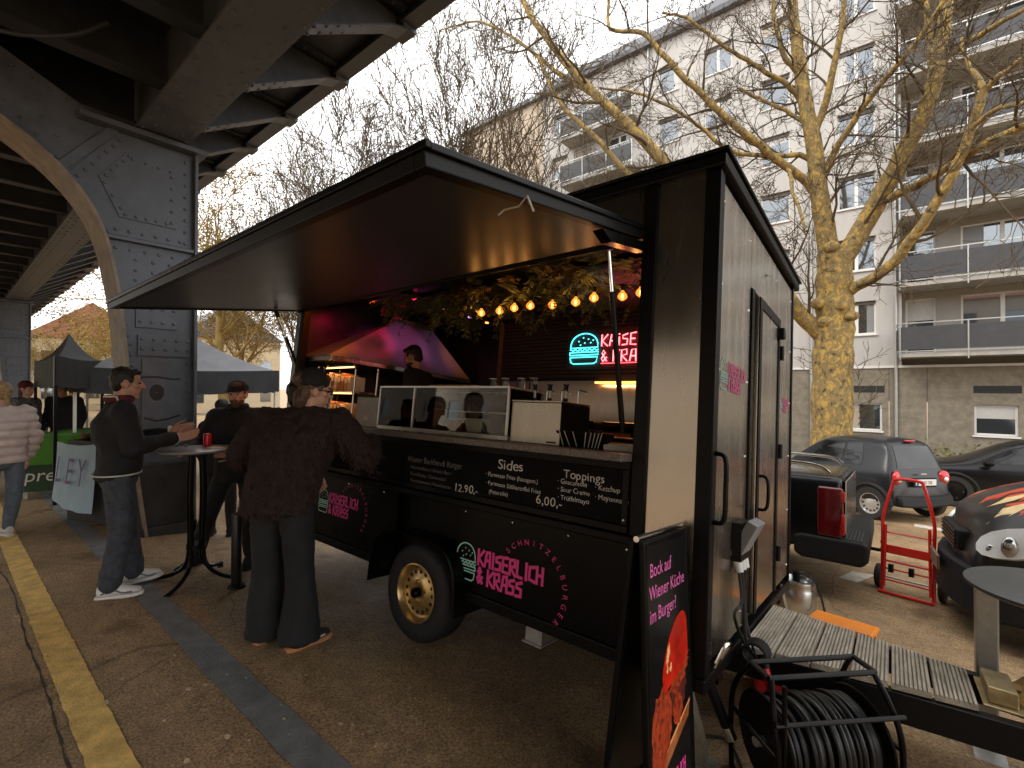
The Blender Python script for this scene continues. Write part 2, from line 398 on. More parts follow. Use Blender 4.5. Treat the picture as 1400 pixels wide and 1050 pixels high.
# ================================================================== viaduct
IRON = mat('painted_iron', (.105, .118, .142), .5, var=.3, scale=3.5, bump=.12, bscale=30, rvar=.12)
IRON2 = mat('dusty_iron', (.25, .205, .15), .6, var=.35, scale=6, bump=.15, bscale=30)  # soffit flange: sky light from the open side put into the ochre colour
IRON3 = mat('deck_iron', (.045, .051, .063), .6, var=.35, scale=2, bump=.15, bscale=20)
GRIME = mat('grimy_iron', (.035, .033, .032), .5, var=.5, scale=4, bump=.2, bscale=25)
PX, PT = -6.6, .46           # portal plane facing the camera and its thickness
def yzpoly(mb, poly, x0, x1):
    a = [V((x0, y, z)) for y, z in poly]; b = [V((x1, y, z)) for y, z in poly]; mb.loft([a, b])
INTR = [(1.52, -.12), (1.40, .9), (1.32, 2.0), (1.25, 2.7), (1.10, 3.38), (.80, 3.86), (.35, 4.22), (-.3, 4.58), (-1.2, 4.86), (-2.4, 5.0)]
EXTR = [(-2.4, 5.36), (-1.2, 5.30), (-.3, 5.15), (.35, 4.9), (1.25, 4.44), (1.95, 4.44), (1.95, -.16)]
def portal(label, dx, detail=True):
    th = thing('viaduct_column', label, 'viaduct column', TR(PX + dx, 0, 0))
    X0 = -PT
    mb = MB(); yzpoly(mb, INTR + EXTR, X0 + .03, -.03); mb.build('web_plate', IRON, th)
    # soffit flange along the inner curve, edge flange on the street side
    mb = MB(); sm = smoothpath([V((0, y, z)) for y, z in INTR], 5)
    for p, q in zip(sm, sm[1:]):
        n = V((0, -(q - p).z, (q - p).y)).normalized() * .03
        mb.loft([[V((X0 - .06, p.y, p.z)) , V((.06, p.y, p.z)), V((.06, p.y, p.z)) + n, V((X0 - .06, p.y, p.z)) + n], [V((X0 - .06, q.y, q.z)), V((.06, q.y, q.z)), V((.06, q.y, q.z)) + n, V((X0 - .06, q.y, q.z)) + n]])
    mb.build('soffit_flange', IRON2, th)
    MB().box((X0 - .05, 1.952, -.16), (.05, 1.985, 4.5)).build('edge_flange', IRON, th, bevel=.004)
    MB().box((X0 - .12, .9, 4.442), (.12, 2.06, 4.50)).build('cap_plate', IRON, th, bevel=.006)
    mb = MB(); mb.box((X0 - .05, 1.44, -.2), (.05, 2.0, .02)); mb.build('base', GRIME, th, bevel=.01)
    if not detail: return th
    # gusset, cover plates and stiffening bars, each proud of the web
    def plate(poly, t=.014, m=IRON, name='cover_plate'):
        mb = MB(); yzpoly(mb, poly, -.029, -.03 + t); return mb.build(name, m, th, bevel=.003)
    plate([(.84, 3.86), (1.22, 4.42), (1.93, 4.42), (1.93, 3.30), (1.16, 3.30)], .010, name='gusset_plate')
    plate([(1.07, 3.90), (1.30, 4.23), (1.78, 4.20), (1.78, 3.50), (1.25, 3.50)], .024)
    plate([(1.30, 2.62), (1.30, 2.66), (1.93, 2.66), (1.93, 2.62)], .02)
    plate([(1.40, 2.30), (1.40, 2.58), (1.80, 2.58), (1.80, 2.30)], .018)
    plate([(1.42, 1.98), (1.42, 2.22), (1.93, 2.22), (1.93, 1.98)], .02)
    plate([(1.46, .75), (1.46, 1.95), (1.85, 1.95), (1.85, .75)], .016)
    MB().box((-.03, 1.12, 3.245), (.035, 1.95, 3.285)).build('stiffener', IRON, th, bevel=.003)
    plate([(1.36, -.1), (1.36, .72), (1.94, .72), (1.94, -.1)], .012, GRIME, 'grimy_plate')
    # long joint plate where the arch meets the column
    a, b = V((0, .82, 3.87)), V((0, 1.24, 4.43)); d = (b - a).normalized(); n = V((0, -d.z, d.y))
    plate([(p.y, p.z) for p in (a - n * .0, b, b + n * .09, a + n * .09)], .03, name='joint_plate')
    rv = MB()
    def row(p, q, k, x=-.015, r=.02):
        p, q = V((0,) + p), V((0,) + q)
        for i in range(k): c = p.lerp(q, i / max(k - 1, 1)); rv.rivet((x, c.y, c.z), (1, 0, 0), r, .013)
    row((.91, 3.84), (1.25, 4.35), 7); row((1.13, 3.92), (1.33, 4.20), 5, -.003); row((1.36, 4.18), (1.72, 4.16), 4, -.003); row((1.73, 4.1), (1.73, 3.56), 5, -.003); row((1.30, 3.54), (1.68, 3.54), 5, -.003); row((1.12, 3.84), (1.26, 3.6), 3, -.003)
    row((1.87, 4.33), (1.87, 3.35), 8); row((1.22, 3.36), (1.82, 3.36), 6); row((.9, 3.78), (1.14, 3.34), 5)
    row((1.22, 3.16), (1.88, 3.16), 6, -.028)
    for z in (3.06, 2.94, 2.83): row((1.40, z), (1.88, z), 4, -.028)
    for z in (2.52, 2.37): row((1.44, z), (1.76, z), 4, -.01)
    for z in (2.17, 2.06): row((1.46, z), (1.90, z), 5, -.008)
    row((1.17, 3.2), (1.33, 2.2), 9, -.028); row((1.36, 2.1), (1.46, .8), 12, -.028); row((1.90, 1.9), (1.90, .8), 11, -.028)
    row((.10, 4.44), (.75, 3.98), 6, -.028); row((-.1, 4.95), (.95, 4.55), 9, -.028); row((-.4, 4.70), (.05, 4.46), 5, -.028); row((.3, 4.75), (.75, 4.2), 5, -.028); row((.15, 4.65), (.6, 4.15), 5, -.028)
    for p, q in zip(sm[5:], sm[6:]):
        for xx in (X0 + .02, -.02): rv.rivet((xx, p.y, p.z), (0, (q-p).z, -(q-p).y), .017, .012)
    for z in frange(.3, 4.3, .2): rv.rivet((-.02, 1.986, z), (0, 1, 0), .018, .012)
    tag(rv.build('rivets', IRON, th), kind='stuff')
    return th
col1 = portal('riveted grey iron column with curved arch beside the grey tent', 0)
col2 = portal('farther iron column beyond the green market stall canopy', -16.2, True)
# graffiti face scrawled on the near column
mb = MB(); SPRAY = mat('black_spray', (.012, .011, .012), .5, var=.2)
def scr(pts, r): mb.tube([V((.0005, y, z)) for y, z in pts], r, 5, flat=1.)
scr([(1.44, 1.72), (1.47, 1.735), (1.6, 1.74), (1.75, 1.715), (1.83, 1.72)], .012)
for k in range(5): scr([(1.60 + .075*cos(t)*(k/5), 1.56 + .105*sin(t)*(k/5)) for t in [j*pi/6 for j in range(13)]], .012)
scr([(1.48, 1.27), (1.6, 1.23), (1.72, 1.25), (1.83, 1.29)], .011)
mb.v = [V((.001 + (p.x) * .08, p.y, p.z)) for p in mb.v]
o = mb.build('graffiti_mark', SPRAY, col1); o.location = (-.014, 0, 0)

dk = thing('viaduct_deck', 'dark riveted iron railway deck overhead with ribs and brackets', 'viaduct', TR(0, 0, 0))
DX0, DX1 = -70, 7
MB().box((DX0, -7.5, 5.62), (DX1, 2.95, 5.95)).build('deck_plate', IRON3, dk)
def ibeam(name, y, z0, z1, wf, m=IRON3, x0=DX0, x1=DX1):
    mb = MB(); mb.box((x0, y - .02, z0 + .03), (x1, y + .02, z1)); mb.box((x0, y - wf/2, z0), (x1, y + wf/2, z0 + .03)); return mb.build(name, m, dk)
ibeam('main_girder', 1.62, 4.52, 5.61, .50, IRON); ibeam('main_girder', -6.2, 4.52, 5.61, .5)
ibeam('stringer', .2, 5.15, 5.61, .2); ibeam('stringer', -1.6, 5.15, 5.61, .2); ibeam('stringer', -3.4, 5.15, 5.61, .2)
mb = MB(); rv = MB()
for x in frange(DX0 + 1, DX1, .28):
    if x < -28: continue
    for y in (1.42, 1.5, 1.75, 1.83): rv.rivet((x + (.14 if y in (1.5, 1.75) else 0), y, 4.52), (0, 0, -1), .022, .014)
tag(rv.build('rivets', IRON, dk), kind='stuff')
# cross girders between the longitudinals, a cantilever bracket and end shoe at each
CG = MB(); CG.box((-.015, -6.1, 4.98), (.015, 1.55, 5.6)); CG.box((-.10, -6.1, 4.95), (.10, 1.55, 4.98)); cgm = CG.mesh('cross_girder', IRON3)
BR = MB(); yzpoly(BR, [(1.70, 4.60), (1.95, 4.66), (2.75, 5.14), (2.92, 5.2), (2.92, 5.6), (1.70, 5.6)], -.015, .015)
for a, b in (((1.70, 4.58), (1.95, 4.64)), ((1.95, 4.64), (2.75, 5.12)), ((2.75, 5.12), (2.95, 5.18))):
    yzpoly(BR, [a, b, (b[0], b[1] + .02), (a[0], a[1] + .02)], -.09, .09)
BR.cbox((0, 2.93, 5.32), (.22, .16, .30))
brm = BR.mesh('cantilever_bracket', IRON)
rv = MB(); pan = MB(); pan.box((.02, 1.9, 5.30), (1.22, 2.86, 5.33)); pan.box((.10, 1.95, 5.27), (.20, 2.83, 5.299)); pan.box((1.02, 1.95, 5.27), (1.12, 2.83, 5.299)); pm = pan.mesh('soffit_panel', IRON3)
lug = MB(); lug.tube([V((.6 + .12*cos(t), 2.3 + .12*sin(t), 5.262 + .015*sin(t))) for t in [j*pi/12 for j in range(3, 22)]], .014, 6); lug.mesh('pipe_lug', IRON)
for i, x in enumerate(frange(-32, DX1 - 1, 1.24)):
    o = bpy.data.objects.new('cross_girder', cgm); COL.objects.link(o); o.parent = dk; o.location = (x, 0, 0)
    o = bpy.data.objects.new('cantilever_bracket', brm); COL.objects.link(o); o.parent = dk; o.location = (x, 0, 0)
    o = bpy.data.objects.new('soffit_panel', pm); COL.objects.link(o); o.parent = dk; o.location = (x, 0, 0)
    for k in range(8):
        t = k / 7; y = 1.97 + .76*t; rv.rivet((x + .06, y, 4.65 + .48*t - .002), (0, .5, -1), .02, .014); rv.rivet((x - .06, y, 4.65 + .48*t - .002), (0, .5, -1), .02, .014)
        rv.rivet((x + .15, 1.98 + .83*t, 5.27), (0, 0, -1), .016, .012); rv.rivet((x + 1.07, 1.98 + .83*t, 5.27), (0, 0, -1), .016, .012)
tag(rv.build('rivets', IRON, dk), kind='stuff')
mb = MB(); mb.box((DX0, 2.86, 5.24), (DX1, 2.9, 5.62)); mb.box((DX0, 2.83, 5.21), (DX1, 3.0, 5.24)); mb.build('edge_beam', IRON, dk)
mb = MB()   # hanging conduits and a cable loop under the deck
mb.tube([V((-14, -.6, 4.9)), V((-6.9, -.55, 4.9)), V((-5.9, -.2, 4.92)), V((5, -.2, 4.92))], .03, 8)
mb.tube(smoothpath([V((-5.8, 1.0, 5.1)), V((-5.9, .7, 4.85)), V((-6.2, .2, 4.8)), V((-6.4, -.8, 4.95)), V((-6.6, -2, 5.0))], 6), .022, 8)
mb.build('conduit', IRON3, dk, smooth=True)

# ================================================================== apartment building
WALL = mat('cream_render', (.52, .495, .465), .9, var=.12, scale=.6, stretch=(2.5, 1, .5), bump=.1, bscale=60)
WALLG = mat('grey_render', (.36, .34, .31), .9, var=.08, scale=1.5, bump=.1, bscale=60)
WFR = mat('white_window_frame', (.78, .76, .72), .5, var=.05)
GLAS = mat('window_glass', (.22, .24, .26), .03, metal=.85, var=0)
STONE = mat('stone_plinth', (.235, .20, .15), .85, var=.3, scale=3.5, bump=.3, bscale=12, detail=9)
DARK = mat('dark_slot', (.02, .02, .02), .7, var=0)
BPAN = mat('balcony_panel', (.055, .056, .06), .55, var=.15, scale=4)
GALV = mat('galvanised', (.50, .50, .48), .4, metal=.7, var=.15, scale=20)
CONC = mat('balcony_concrete', (.42, .40, .36), .85, var=.2, scale=2)
ROOF = mat('roof_metal', (.10, .10, .11), .6, var=.25, scale=3)
BY = 24.2
ab = thing('apartment_building', 'cream apartment block with grey balconies behind the plane tree', 'building', TR(0, BY, 0))
def wall_holes(x0, x1, z0, z1, holes, depth=.18):
    xs = sorted({x0, x1} | {h[0] for h in holes} | {h[1] for h in holes}); zs = sorted({z0, z1} | {h[2] for h in holes} | {h[3] for h in holes}); mb = MB()
    for a, b in zip(xs, xs[1:]):
        for c, d in zip(zs, zs[1:]):
            if any(h[0] <= a + 1e-6 and b <= h[1] + 1e-6 and h[2] <= c + 1e-6 and d <= h[3] + 1e-6 for h in holes): continue
            mb.add([(a, 0, c), (b, 0, c), (b, 0, d), (a, 0, d)], [(0, 1, 2, 3)])
    for a, b, c, d in holes:
        for p, q in (((a, c), (b, c)), ((b, c), (b, d)), ((b, d), (a, d)), ((a, d), (a, c))):
            mb.add([(p[0], 0, p[1]), (q[0], 0, q[1]), (q[0], depth, q[1]), (p[0], depth, p[1])], [(0, 1, 2, 3)])
    return mb
rw = random.Random(17); CURT = [mat('pale_curtain', (.55, .53, .50), .4, var=.2, scale=9, stretch=(8, 1, 1)), mat('grey_curtain', (.25, .25, .25), .4, var=.2, scale=9, stretch=(8, 1, 1)), mat('beige_curtain', (.42, .36, .28), .4, var=.2, scale=9, stretch=(8, 1, 1))]
def window(par, x0, x1, z0, z1, n=1, y=.12, sill=True, blind=0.):
    o = MB().box((x0, y + .03, z0), (x1, y + .05, z1)).build('window', GLAS, par)
    mb = MB(); fw = .07
    mb.box((x0, y, z0), (x0 + fw, y + .06, z1)); mb.box((x1 - fw, y, z0), (x1, y + .06, z1)); mb.box((x0 + fw, y, z0), (x1 - fw, y + .06, z0 + fw)); mb.box((x0 + fw, y, z1 - fw), (x1 - fw, y + .06, z1))
    for k in range(1, n):
        xx = x0 + (x1 - x0) * k / n; mb.box((xx - .06, y - .002, z0 + fw), (xx + .06, y + .058, z1 - fw))
    mb.build('frame', WFR, o)
    if sill: MB().box((x0 - .05, -.07, z0 - .06), (x1 + .05, y, z0 - .002)).build('sill', WFR, o)
    if blind: MB().box((x0 + .05, y - .03, z1 - blind), (x1 - .05, y - .003, z1)).build('blind', mat('blind_grey', (.12, .11, .10), .7), o)
    if rw.random() < .55:
        k_ = rw.choice((0, 1, 2)); wdt = (x1 - x0 - .14); cm = CURT[rw.randrange(3)]
        if k_ == 0: MB().box((x0 + .07, y + .024, z0 + .07), (x0 + .07 + wdt * rw.uniform(.15, .35), y + .0295, z1 - .07)).build('curtain', cm, o)
        elif k_ == 1: MB().box((x1 - .07 - wdt * rw.uniform(.15, .35), y + .024, z0 + .07), (x1 - .07, y + .0295, z1 - .07)).build('curtain', cm, o)
        else: MB().box((x0 + .07, y + .024, z1 - .07 - (z1 - z0) * rw.uniform(.2, .5)), (x1 - .07, y + .0295, z1 - .07)).build('curtain', cm, o)
    return o
FL = [3.85 + 2.67 * k for k in range(6)]
cols = [(-1.80, -.50, 2), (-4.75, -3.55, 1), (-7.3, -6.0, 2), (-9.7, -8.6, 1), (-16.5, -15.4, 1)]
holes = [(a, b, z, z + 1.38) for a, b, n in cols for z in FL]
bay = [(-14.9, -13.7, 1), (-12.9, -11.0, 2)]
holes += [(a, b, z - .55, z + 1.38) for a, b, n in bay for z in FL]
wall_holes(-17.2, .30, 2.5, 20.0, holes).build('wall', WALL, ab)
for i, (a, b, n) in enumerate(cols):
    for k, z in enumerate(FL): window(ab, a, b, z, z + 1.38, n, blind=.18 if (i + k) % 2 else .14)
for a, b, n in bay:
    for z in FL: window(ab, a, b, z - .55, z + 1.38, n, sill=False)
# recessed balcony bay
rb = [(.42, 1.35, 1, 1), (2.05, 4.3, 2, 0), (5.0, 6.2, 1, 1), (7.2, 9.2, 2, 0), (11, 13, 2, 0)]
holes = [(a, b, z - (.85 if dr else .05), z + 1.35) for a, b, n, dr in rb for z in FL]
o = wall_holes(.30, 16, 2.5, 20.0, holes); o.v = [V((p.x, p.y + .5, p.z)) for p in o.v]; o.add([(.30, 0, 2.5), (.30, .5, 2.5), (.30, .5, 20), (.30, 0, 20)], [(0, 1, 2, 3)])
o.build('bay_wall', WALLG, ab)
for a, b, n, dr in rb:
    for z in FL: window(ab, a, b, z - (.85 if dr else .05), z + 1.35, n, y=.60, sill=False)
MB().box((-17.1, .26, 2.5), (.28, 12, 19.9)).box((.285, .9, 2.5), (16, 12, 19.9)).build('core', mat('dark_room', (.05, .045, .04), .9, var=0), ab)
def balcony(x0, x1, zr, npan):
    b = thing('x', None, None); bpy.data.objects.remove(b)
    y0 = -1.1; zf = zr - 1.10
    s = MB().box((x0, y0, zf - .16), (x1, .495, zf)).build('balcony', CONC, ab, bevel=.01)
    for k in range(npan):
        a = x0 + .04 + (x1 - x0 - .08) * k / npan; c = x0 + .04 + (x1 - x0 - .08) * (k + 1) / npan
        MB().box((a + .02, y0 - .03, zf + .12), (c - .02, y0 - .015, zr - .12)).build('panel', BPAN, s)
    MB().box((x0 - .03, y0 + .02, zf + .12), (x0 - .012, .0, zr - .12)).build('panel', BPAN, s)
    mb = MB()
    for k in range(npan + 1):
        a = x0 + .04 + (x1 - x0 - .08) * k / npan; mb.box((a - .02, y0 - .062, zf - .25), (a + .02, y0 - .032, zr))
    mb.box((x0 - .06, y0 - .06, zr), (x1, y0 - .02, zr + .04)); mb.box((x0 - .06, y0 - .02, zr), (x0 - .02, 0, zr + .04)); mb.box((x0 - .06, y0 - .055, zf + .04), (x1, y0 - .035, zf + .08))
    mb.build('railing', GALV, s)
for k in range(6):
    zr = 4.05 + 2.67 * k
    balcony(.2, 9.6, zr, 5)
    if k >= 1: balcony(-15.2, -10.6, zr, 3)
for x in (-2.75, .12, -10.2): MB().cyl((x, -.07, -1.2), (x, -.07, 20.0), .055, n=10).build('downpipe', GALV, ab, smooth=True)
# stone plinth slabs with recessed joints
MB().box((-17.2, .03, -1.35), (-1.5, .4, 2.5)).build('plinth_core', DARK, ab)
pl = [(-1.42, -.32, -.12, 1.02), (2.35, 3.48, -.10, 1.02), (-6.5, -5.4, -.12, 1.02), (7.2, 8.3, -.1, 1.02)]
xs = [-17.2, -15, -12.8, -10.6, -8.4, -6.2, -4.1, -2.0, -.1, 1.05, 3.9, 6.2, 8.6, 11, 13.4, 16]
for a, b in zip(xs, xs[1:]):
    hs = [(max(a, h[0]), min(b, h[1]), h[2], h[3]) for h in pl if h[0] < b and h[1] > a]
    o = wall_holes(a + .008, b - .008, -1.35, 2.44, [(max(h[0], a + .008), min(h[1], b - .008), h[2], h[3]) for h in hs], .2); o.build('stone_slab', STONE, ab)
MB().box((-1.49, .03, 1.1), (16, .4, 2.5)).build('plinth_core', DARK, ab)
MB().box((-17.2, -.05, 2.44), (16, .02, 2.53)).build('plinth_ledge', WFR, ab)
for h in pl:
    window(ab, *h, 1, y=.1); MB().box((h[0] - .02, -.012, 1.45), (h[1] + .08, -.003, 1.72)).build('vent_slot', DARK, ab)
mb = MB(); yz = [(-.35, 20.0), (-.35, 20.25), (.9, 21.6), (11, 21.6), (11, 20.0)]; yzpoly(mb, yz, -17.4, 16); mb.build('roof', ROOF, ab)
bb = thing('apartment_building', 'plain beige rendered apartment block adjoining the cream one', 'building', TR(0, BY + .25, 0))
BEI = mat('beige_render', (.50, .41, .31), .9, var=.1, scale=.8)
holes = [(-23.2, -22.2, z, z + 1.35) for z in FL[:5]]
wall_holes(-24.5, -17.22, -1.35, 20.2, holes).build('wall', BEI, bb)
for h in holes: window(bb, *h, 1)
MB().box((-24.4, .25, -1.35), (-17.25, 10, 20.1)).build('core', MATS['dark_room'], bb)
mb = MB(); yzpoly(mb, [(-.3, 20.2), (.8, 21.3), (10, 21.3), (10, 20.2)], -24.7, -17.45); mb.build('roof', ROOF, bb)
# far houses seen under the viaduct
FARW = mat('ochre_render', (.52, .42, .27), .9, var=.1, scale=1); TILE = mat('red_tiles', (.27, .11, .065), .8, var=.3, scale=4)
def house(x, y, wx, wy, h, rh, wallm, roofm, label):
    t = thing('house', label, 'house', TR(x, y, gz(y)), 'far houses beyond the viaduct')
    MB().box((-wx/2, -wy/2, 0), (wx/2, wy/2, h)).build('wall', wallm, t)
    mb = MB(); mb.loft([[V((-wx/2 - .3, -wy/2 - .3, h)), V((-wx/2 - .3, wy/2 + .3, h)), V((-wx/2 - .3, 0, h + rh))], [V((wx/2 + .3, -wy/2 - .3, h)), V((wx/2 + .3, wy/2 + .3, h)), V((wx/2 + .3, 0, h + rh))]]); rf = mb.build('roof', roofm, t)
    MB().cbox((0, .8, h + rh), (.9, .6, 1.6)).build('chimney', wallm, rf)
    wm = MB().box((0, 0, 0), (.06, 1.1, 1.5)).mesh('window', GLAS)
    for i in range(3):
        for k in range(max(1, int(h // 3))):
            o = bpy.data.objects.new('window', wm); COL.objects.link(o); o.parent = t; o.location = (wx/2 - .02, -wy/2 + wy * (i + .5) / 3 - .5, 1.2 + 3 * k)
house(-68, 9.5, 14, 9, 7.0, 3.6, FARW, TILE, 'ochre house with red tiled roof far beyond the viaduct')
house(-74, 2.0, 12, 9, 6.0, 3.0, mat('far_grey', (.36, .34, .32), .9), ROOF, 'grey gabled house far down the street')
house(-62, 20, 14, 10, 8, 3.5, FARW, ROOF, 'ochre house with dark roof farthest down the street')

# row of houses on the other side of the viaduct, behind the photographer
ob = thing('apartment_building', 'brown rendered tenement row on the other side of the viaduct', 'building', Matrix.Translation((0, -30, 0)) @ RZ(pi))
OBW = mat('brown_render', (.42, .36, .29), .9, var=.15, scale=.7)
holes = [(-64 + 4.0 * i, -62.4 + 4.0 * i, 2.0 + 3.4 * k, 4.0 + 3.4 * k) for i in range(33) for k in range(3)]
wall_holes(-66, 70, -.1, 12.5, holes).build('wall', OBW, ob)
wm = MB().box((0, .14, 0), (1.6, .16, 2.0)).mesh('window', GLAS)
for h in holes:
    o = bpy.data.objects.new('window', wm); COL.objects.link(o); o.parent = ob; o.location = (h[0], 0, h[2])
MB().box((-66, .25, -.1), (70, 10, 12.4)).build('core', MATS['dark_room'], ob); mb = MB(); yzpoly(mb, [(-.4, 12.5), (4, 15), (10, 15), (10, 12.5)], -66.4, 70.4); mb.build('roof', TILE, ob)
# ================================================================== food trailer (local frame of the sloping lane)
BLK = mat('black_laminate', (.0035, .0033, .0033), .30, var=.2, scale=5, rvar=.06, spec=.16)
BLKS = mat('black_satin', (.010, .0095, .0095), .34, var=.2, scale=2, rvar=.08)
BLKM = mat('black_profile', (.005, .0048, .0047), .42, var=.2, scale=6, spec=.18)
STEEL = mat('brushed_steel', (.56, .50, .42), .26, metal=1, var=.05, scale=1.5, stretch=(9, 9, 1), rvar=.03, aniso=.5)
STEELH = mat('steel_sheet', (.40, .36, .30), .30, metal=1, var=.05, scale=2, stretch=(8, 8, 1), rvar=.03, aniso=.8)
INOX = mat('worktop_steel', (.42, .38, .31), .30, metal=1, var=.1, scale=5, rvar=.08)
CHALKB = mat('chalkboard', (.005, .0047, .0045), .65, spec=.12, var=.35, scale=3)
CHALK = mat('chalk', (.72, .70, .66), .9, var=.3, scale=60)
CHALKD = mat('faded_chalk', (.20, .185, .17), .9, var=.4, scale=60)
PINK = mat('pink_vinyl', (.95, .07, .36), .4, var=.05)
MINT = mat('mint_vinyl', (.48, .92, .78), .4, var=.05)
GRAN = mat('granite_top', (.10, .085, .07), .35, var=.6, scale=90, col2=(.26, .22, .18))
RUB = mat('rubber', (.016, .015, .015), .7, var=.25, scale=12, bump=.2)
GOLD = mat('gold_rim', (.72, .50, .22), .32, metal=.9, var=.15, scale=9, rvar=.08)
CHRM = mat('chrome', (.7, .7, .68), .15, metal=1, var=.05)
XR, XL, YF, YB, ZB, ZT = -.66, -4.93, 1.322, 3.505, .50, 2.88
ft = thing('food_trailer', 'black and steel burger trailer with raised awning and open counter', 'food trailer', TRL)
def B(name, a, b, m, par=ft, bevel=.0): return MB().box(a, b).build(name, m, par, bevel=bevel)
# shell
B('floor', (XL + .02, YF + .06, ZB), (XR - .02, YB - .02, ZB + .06), BLKM)
B('back_wall', (XL + .02, YB - .04, ZB + .061), (XR - .02, YB, ZT), BLKS)
B('end_wall', (XL, YF + .04, ZB), (XL + .04, YB - .041, ZT), BLKS)
B('ceiling', (XL + .041, YF + .05, ZT - .05), (XR - .041, YB - .041, ZT - .002), BLKS)
# end wall facing the drawbar: steel sheets either side of the doorway
e1 = B('end_panel', (XR - .03, YF + .075, ZB + .02), (XR, 2.03, ZT - .03), STEEL)
B('end_panel', (XR - .03, 2.034, 2.48), (XR, 2.80, ZT - .03), STEEL)
B('end_panel', (XR - .03, 2.804, ZB + .02), (XR, YB - .03, ZT - .03), STEEL)
MB().box((XR - .05, 2.034, ZB + .02), (XR + .012, 2.10, 2.47)).build('door_jamb', BLK, ft)
dr = B('door', (XR - .02, 2.13, ZB + .06), (XR + .03, 2.79, 2.44), STEEL, bevel=.004)
MB().box((XR + .031, 2.13, ZB + .06), (XR + .038, 2.19, 2.44)).box((XR + .031, 2.73, ZB + .06), (XR + .038, 2.79, 2.44)).box((XR + .031, 2.19, 2.38), (XR + .038, 2.73, 2.44)).build('door_trim', BLKM, dr)
MB().tube(smoothpath([V((XR + .03, 2.2, 1.15)), V((XR + .08, 2.2, 1.17)), V((XR + .08, 2.2, 1.33)), V((XR + .03, 2.2, 1.35))], 4), .010, 8).build('handle', BLKM, dr, smooth=True)
for z in (.8, 1.5, 2.2): MB().cyl((XR + .045, 2.80, z - .05), (XR + .045, 2.80, z + .05), .016, n=10).build('hinge', BLKM, dr, smooth=True)
mb = MB().cbox((XR + .05, 2.74, 2.33), (.05, .06, .08)).build('door_holder', BLKM, dr, bevel=.01)
# screws on the end sheets
mb = MB()
for y in (1.42, 1.99, 2.83, 3.44):
    for z in frange(.6, 2.75, .42): mb.rivet((XR + .0005, y, z), (1, 0, 0), .009, .005)
tag(mb.build('screws', CHRM, ft), kind='stuff')
# corner profiles and front posts
B('corner_post', (-.725, YF, ZB - .03), (XR + .012, YF + .07, ZT), BLKM, bevel=.006)
B('corner_post', (XR - .05, YB - .025, ZB - .03), (XR + .012, YB + .015, ZT), BLKM, bevel=.006)
B('front_panel', (-.965, YF + .012, ZB + .02), (-.727, YF + .05, ZT), STEEL)
B('front_post', (-1.045, YF - .004, 1.0), (-.967, YF + .075, ZT), BLKM, bevel=.005)
B('front_panel', (XL + .02, YF + .012, ZB + .02), (-4.80, YF + .05, ZT), STEEL)
B('front_post', (-4.80, YF - .002, 1.0), (-4.74, YF + .075, 2.6), BLKM, bevel=.005)
B('fascia', (-4.78, YF + .014, 2.62), (-1.046, YF + .045, ZT), STEELH)
# roof with dark overhanging rim
mb = MB(); mb.box((XL - .02, YF - .03, ZT), (XR + .04, YB + .10, ZT + .065)); rf = mb.build('roof', BLKM, ft, bevel=.01)
MB().box((XL - .03, YF - .045, ZT + .0655), (XR + .055, YB + .12, ZT + .085)).build('roof_edge', BLK, rf, bevel=.006)
# ------------------------------------------------------------ counter and skirts
ct = B('counter', (-4.86, YF - .13, 1.40), (-1.046, YF + .55, 1.44), GRAN, bevel=.004)
B('counter_front', (-4.80, YF - .02, 1.36), (-1.046, YF + .01, 1.40), BLKM)
mbd = B('menu_board', (-4.80, YF - .004, 1.075), (-1.05, YF + .02, 1.358), CHALKB)
mb = MB(); mb.box((-4.80, YF - .018, 1.035), (-1.046, YF + .012, 1.074)); mb.box((-1.085, YF - .018, 1.0745), (-1.05, YF - .005, 1.358)); mb.build('board_frame', BLK, ft, bevel=.004)
B('ledge', (-4.80, YF - .03, .985), (-.99, YF + .02, 1.03), BLKM, bevel=.008)
sk = B('skirt_panel', (-2.27, YF, .47), (-.985, YF + .02, .984), BLK)
B('skirt_panel', (-4.86, YF, .47), (-2.93, YF + .02, .984), BLK)
B('bottom_rail', (-2.25, YF - .012, .40), (XR - .07, YF + .03, .465), BLKM, bevel=.006)
B('bottom_rail', (-4.88, YF - .012, .40), (-2.95, YF + .03, .465), BLKM, bevel=.006)
B('bottom_rail', (XR - .068, YF - .01, .41), (XR + .012, YB, .47), BLKM, bevel=.006)
B('skirt_panel', (-.985, YF + .016, .47), (-.73, YF + .03, .52), BLKM)
B('inner_apron', (-4.78, YF + .08, ZB + .062), (-1.05, YF + .12, 1.355), BLKM)
mb = MB()
for x in (-2.2, -1.8, -1.4, -1.05, -3.1, -3.6, -4.2, -4.8): mb.rivet((x, YF - .0005, .955), (0, -1, 0), .007, .004)
for x in (-1.07,): mb.rivet((x, YF - .019, 1.10), (0, -1, 0), .007, .004)
tag(mb.build('screws', CHRM, ft), kind='stuff')
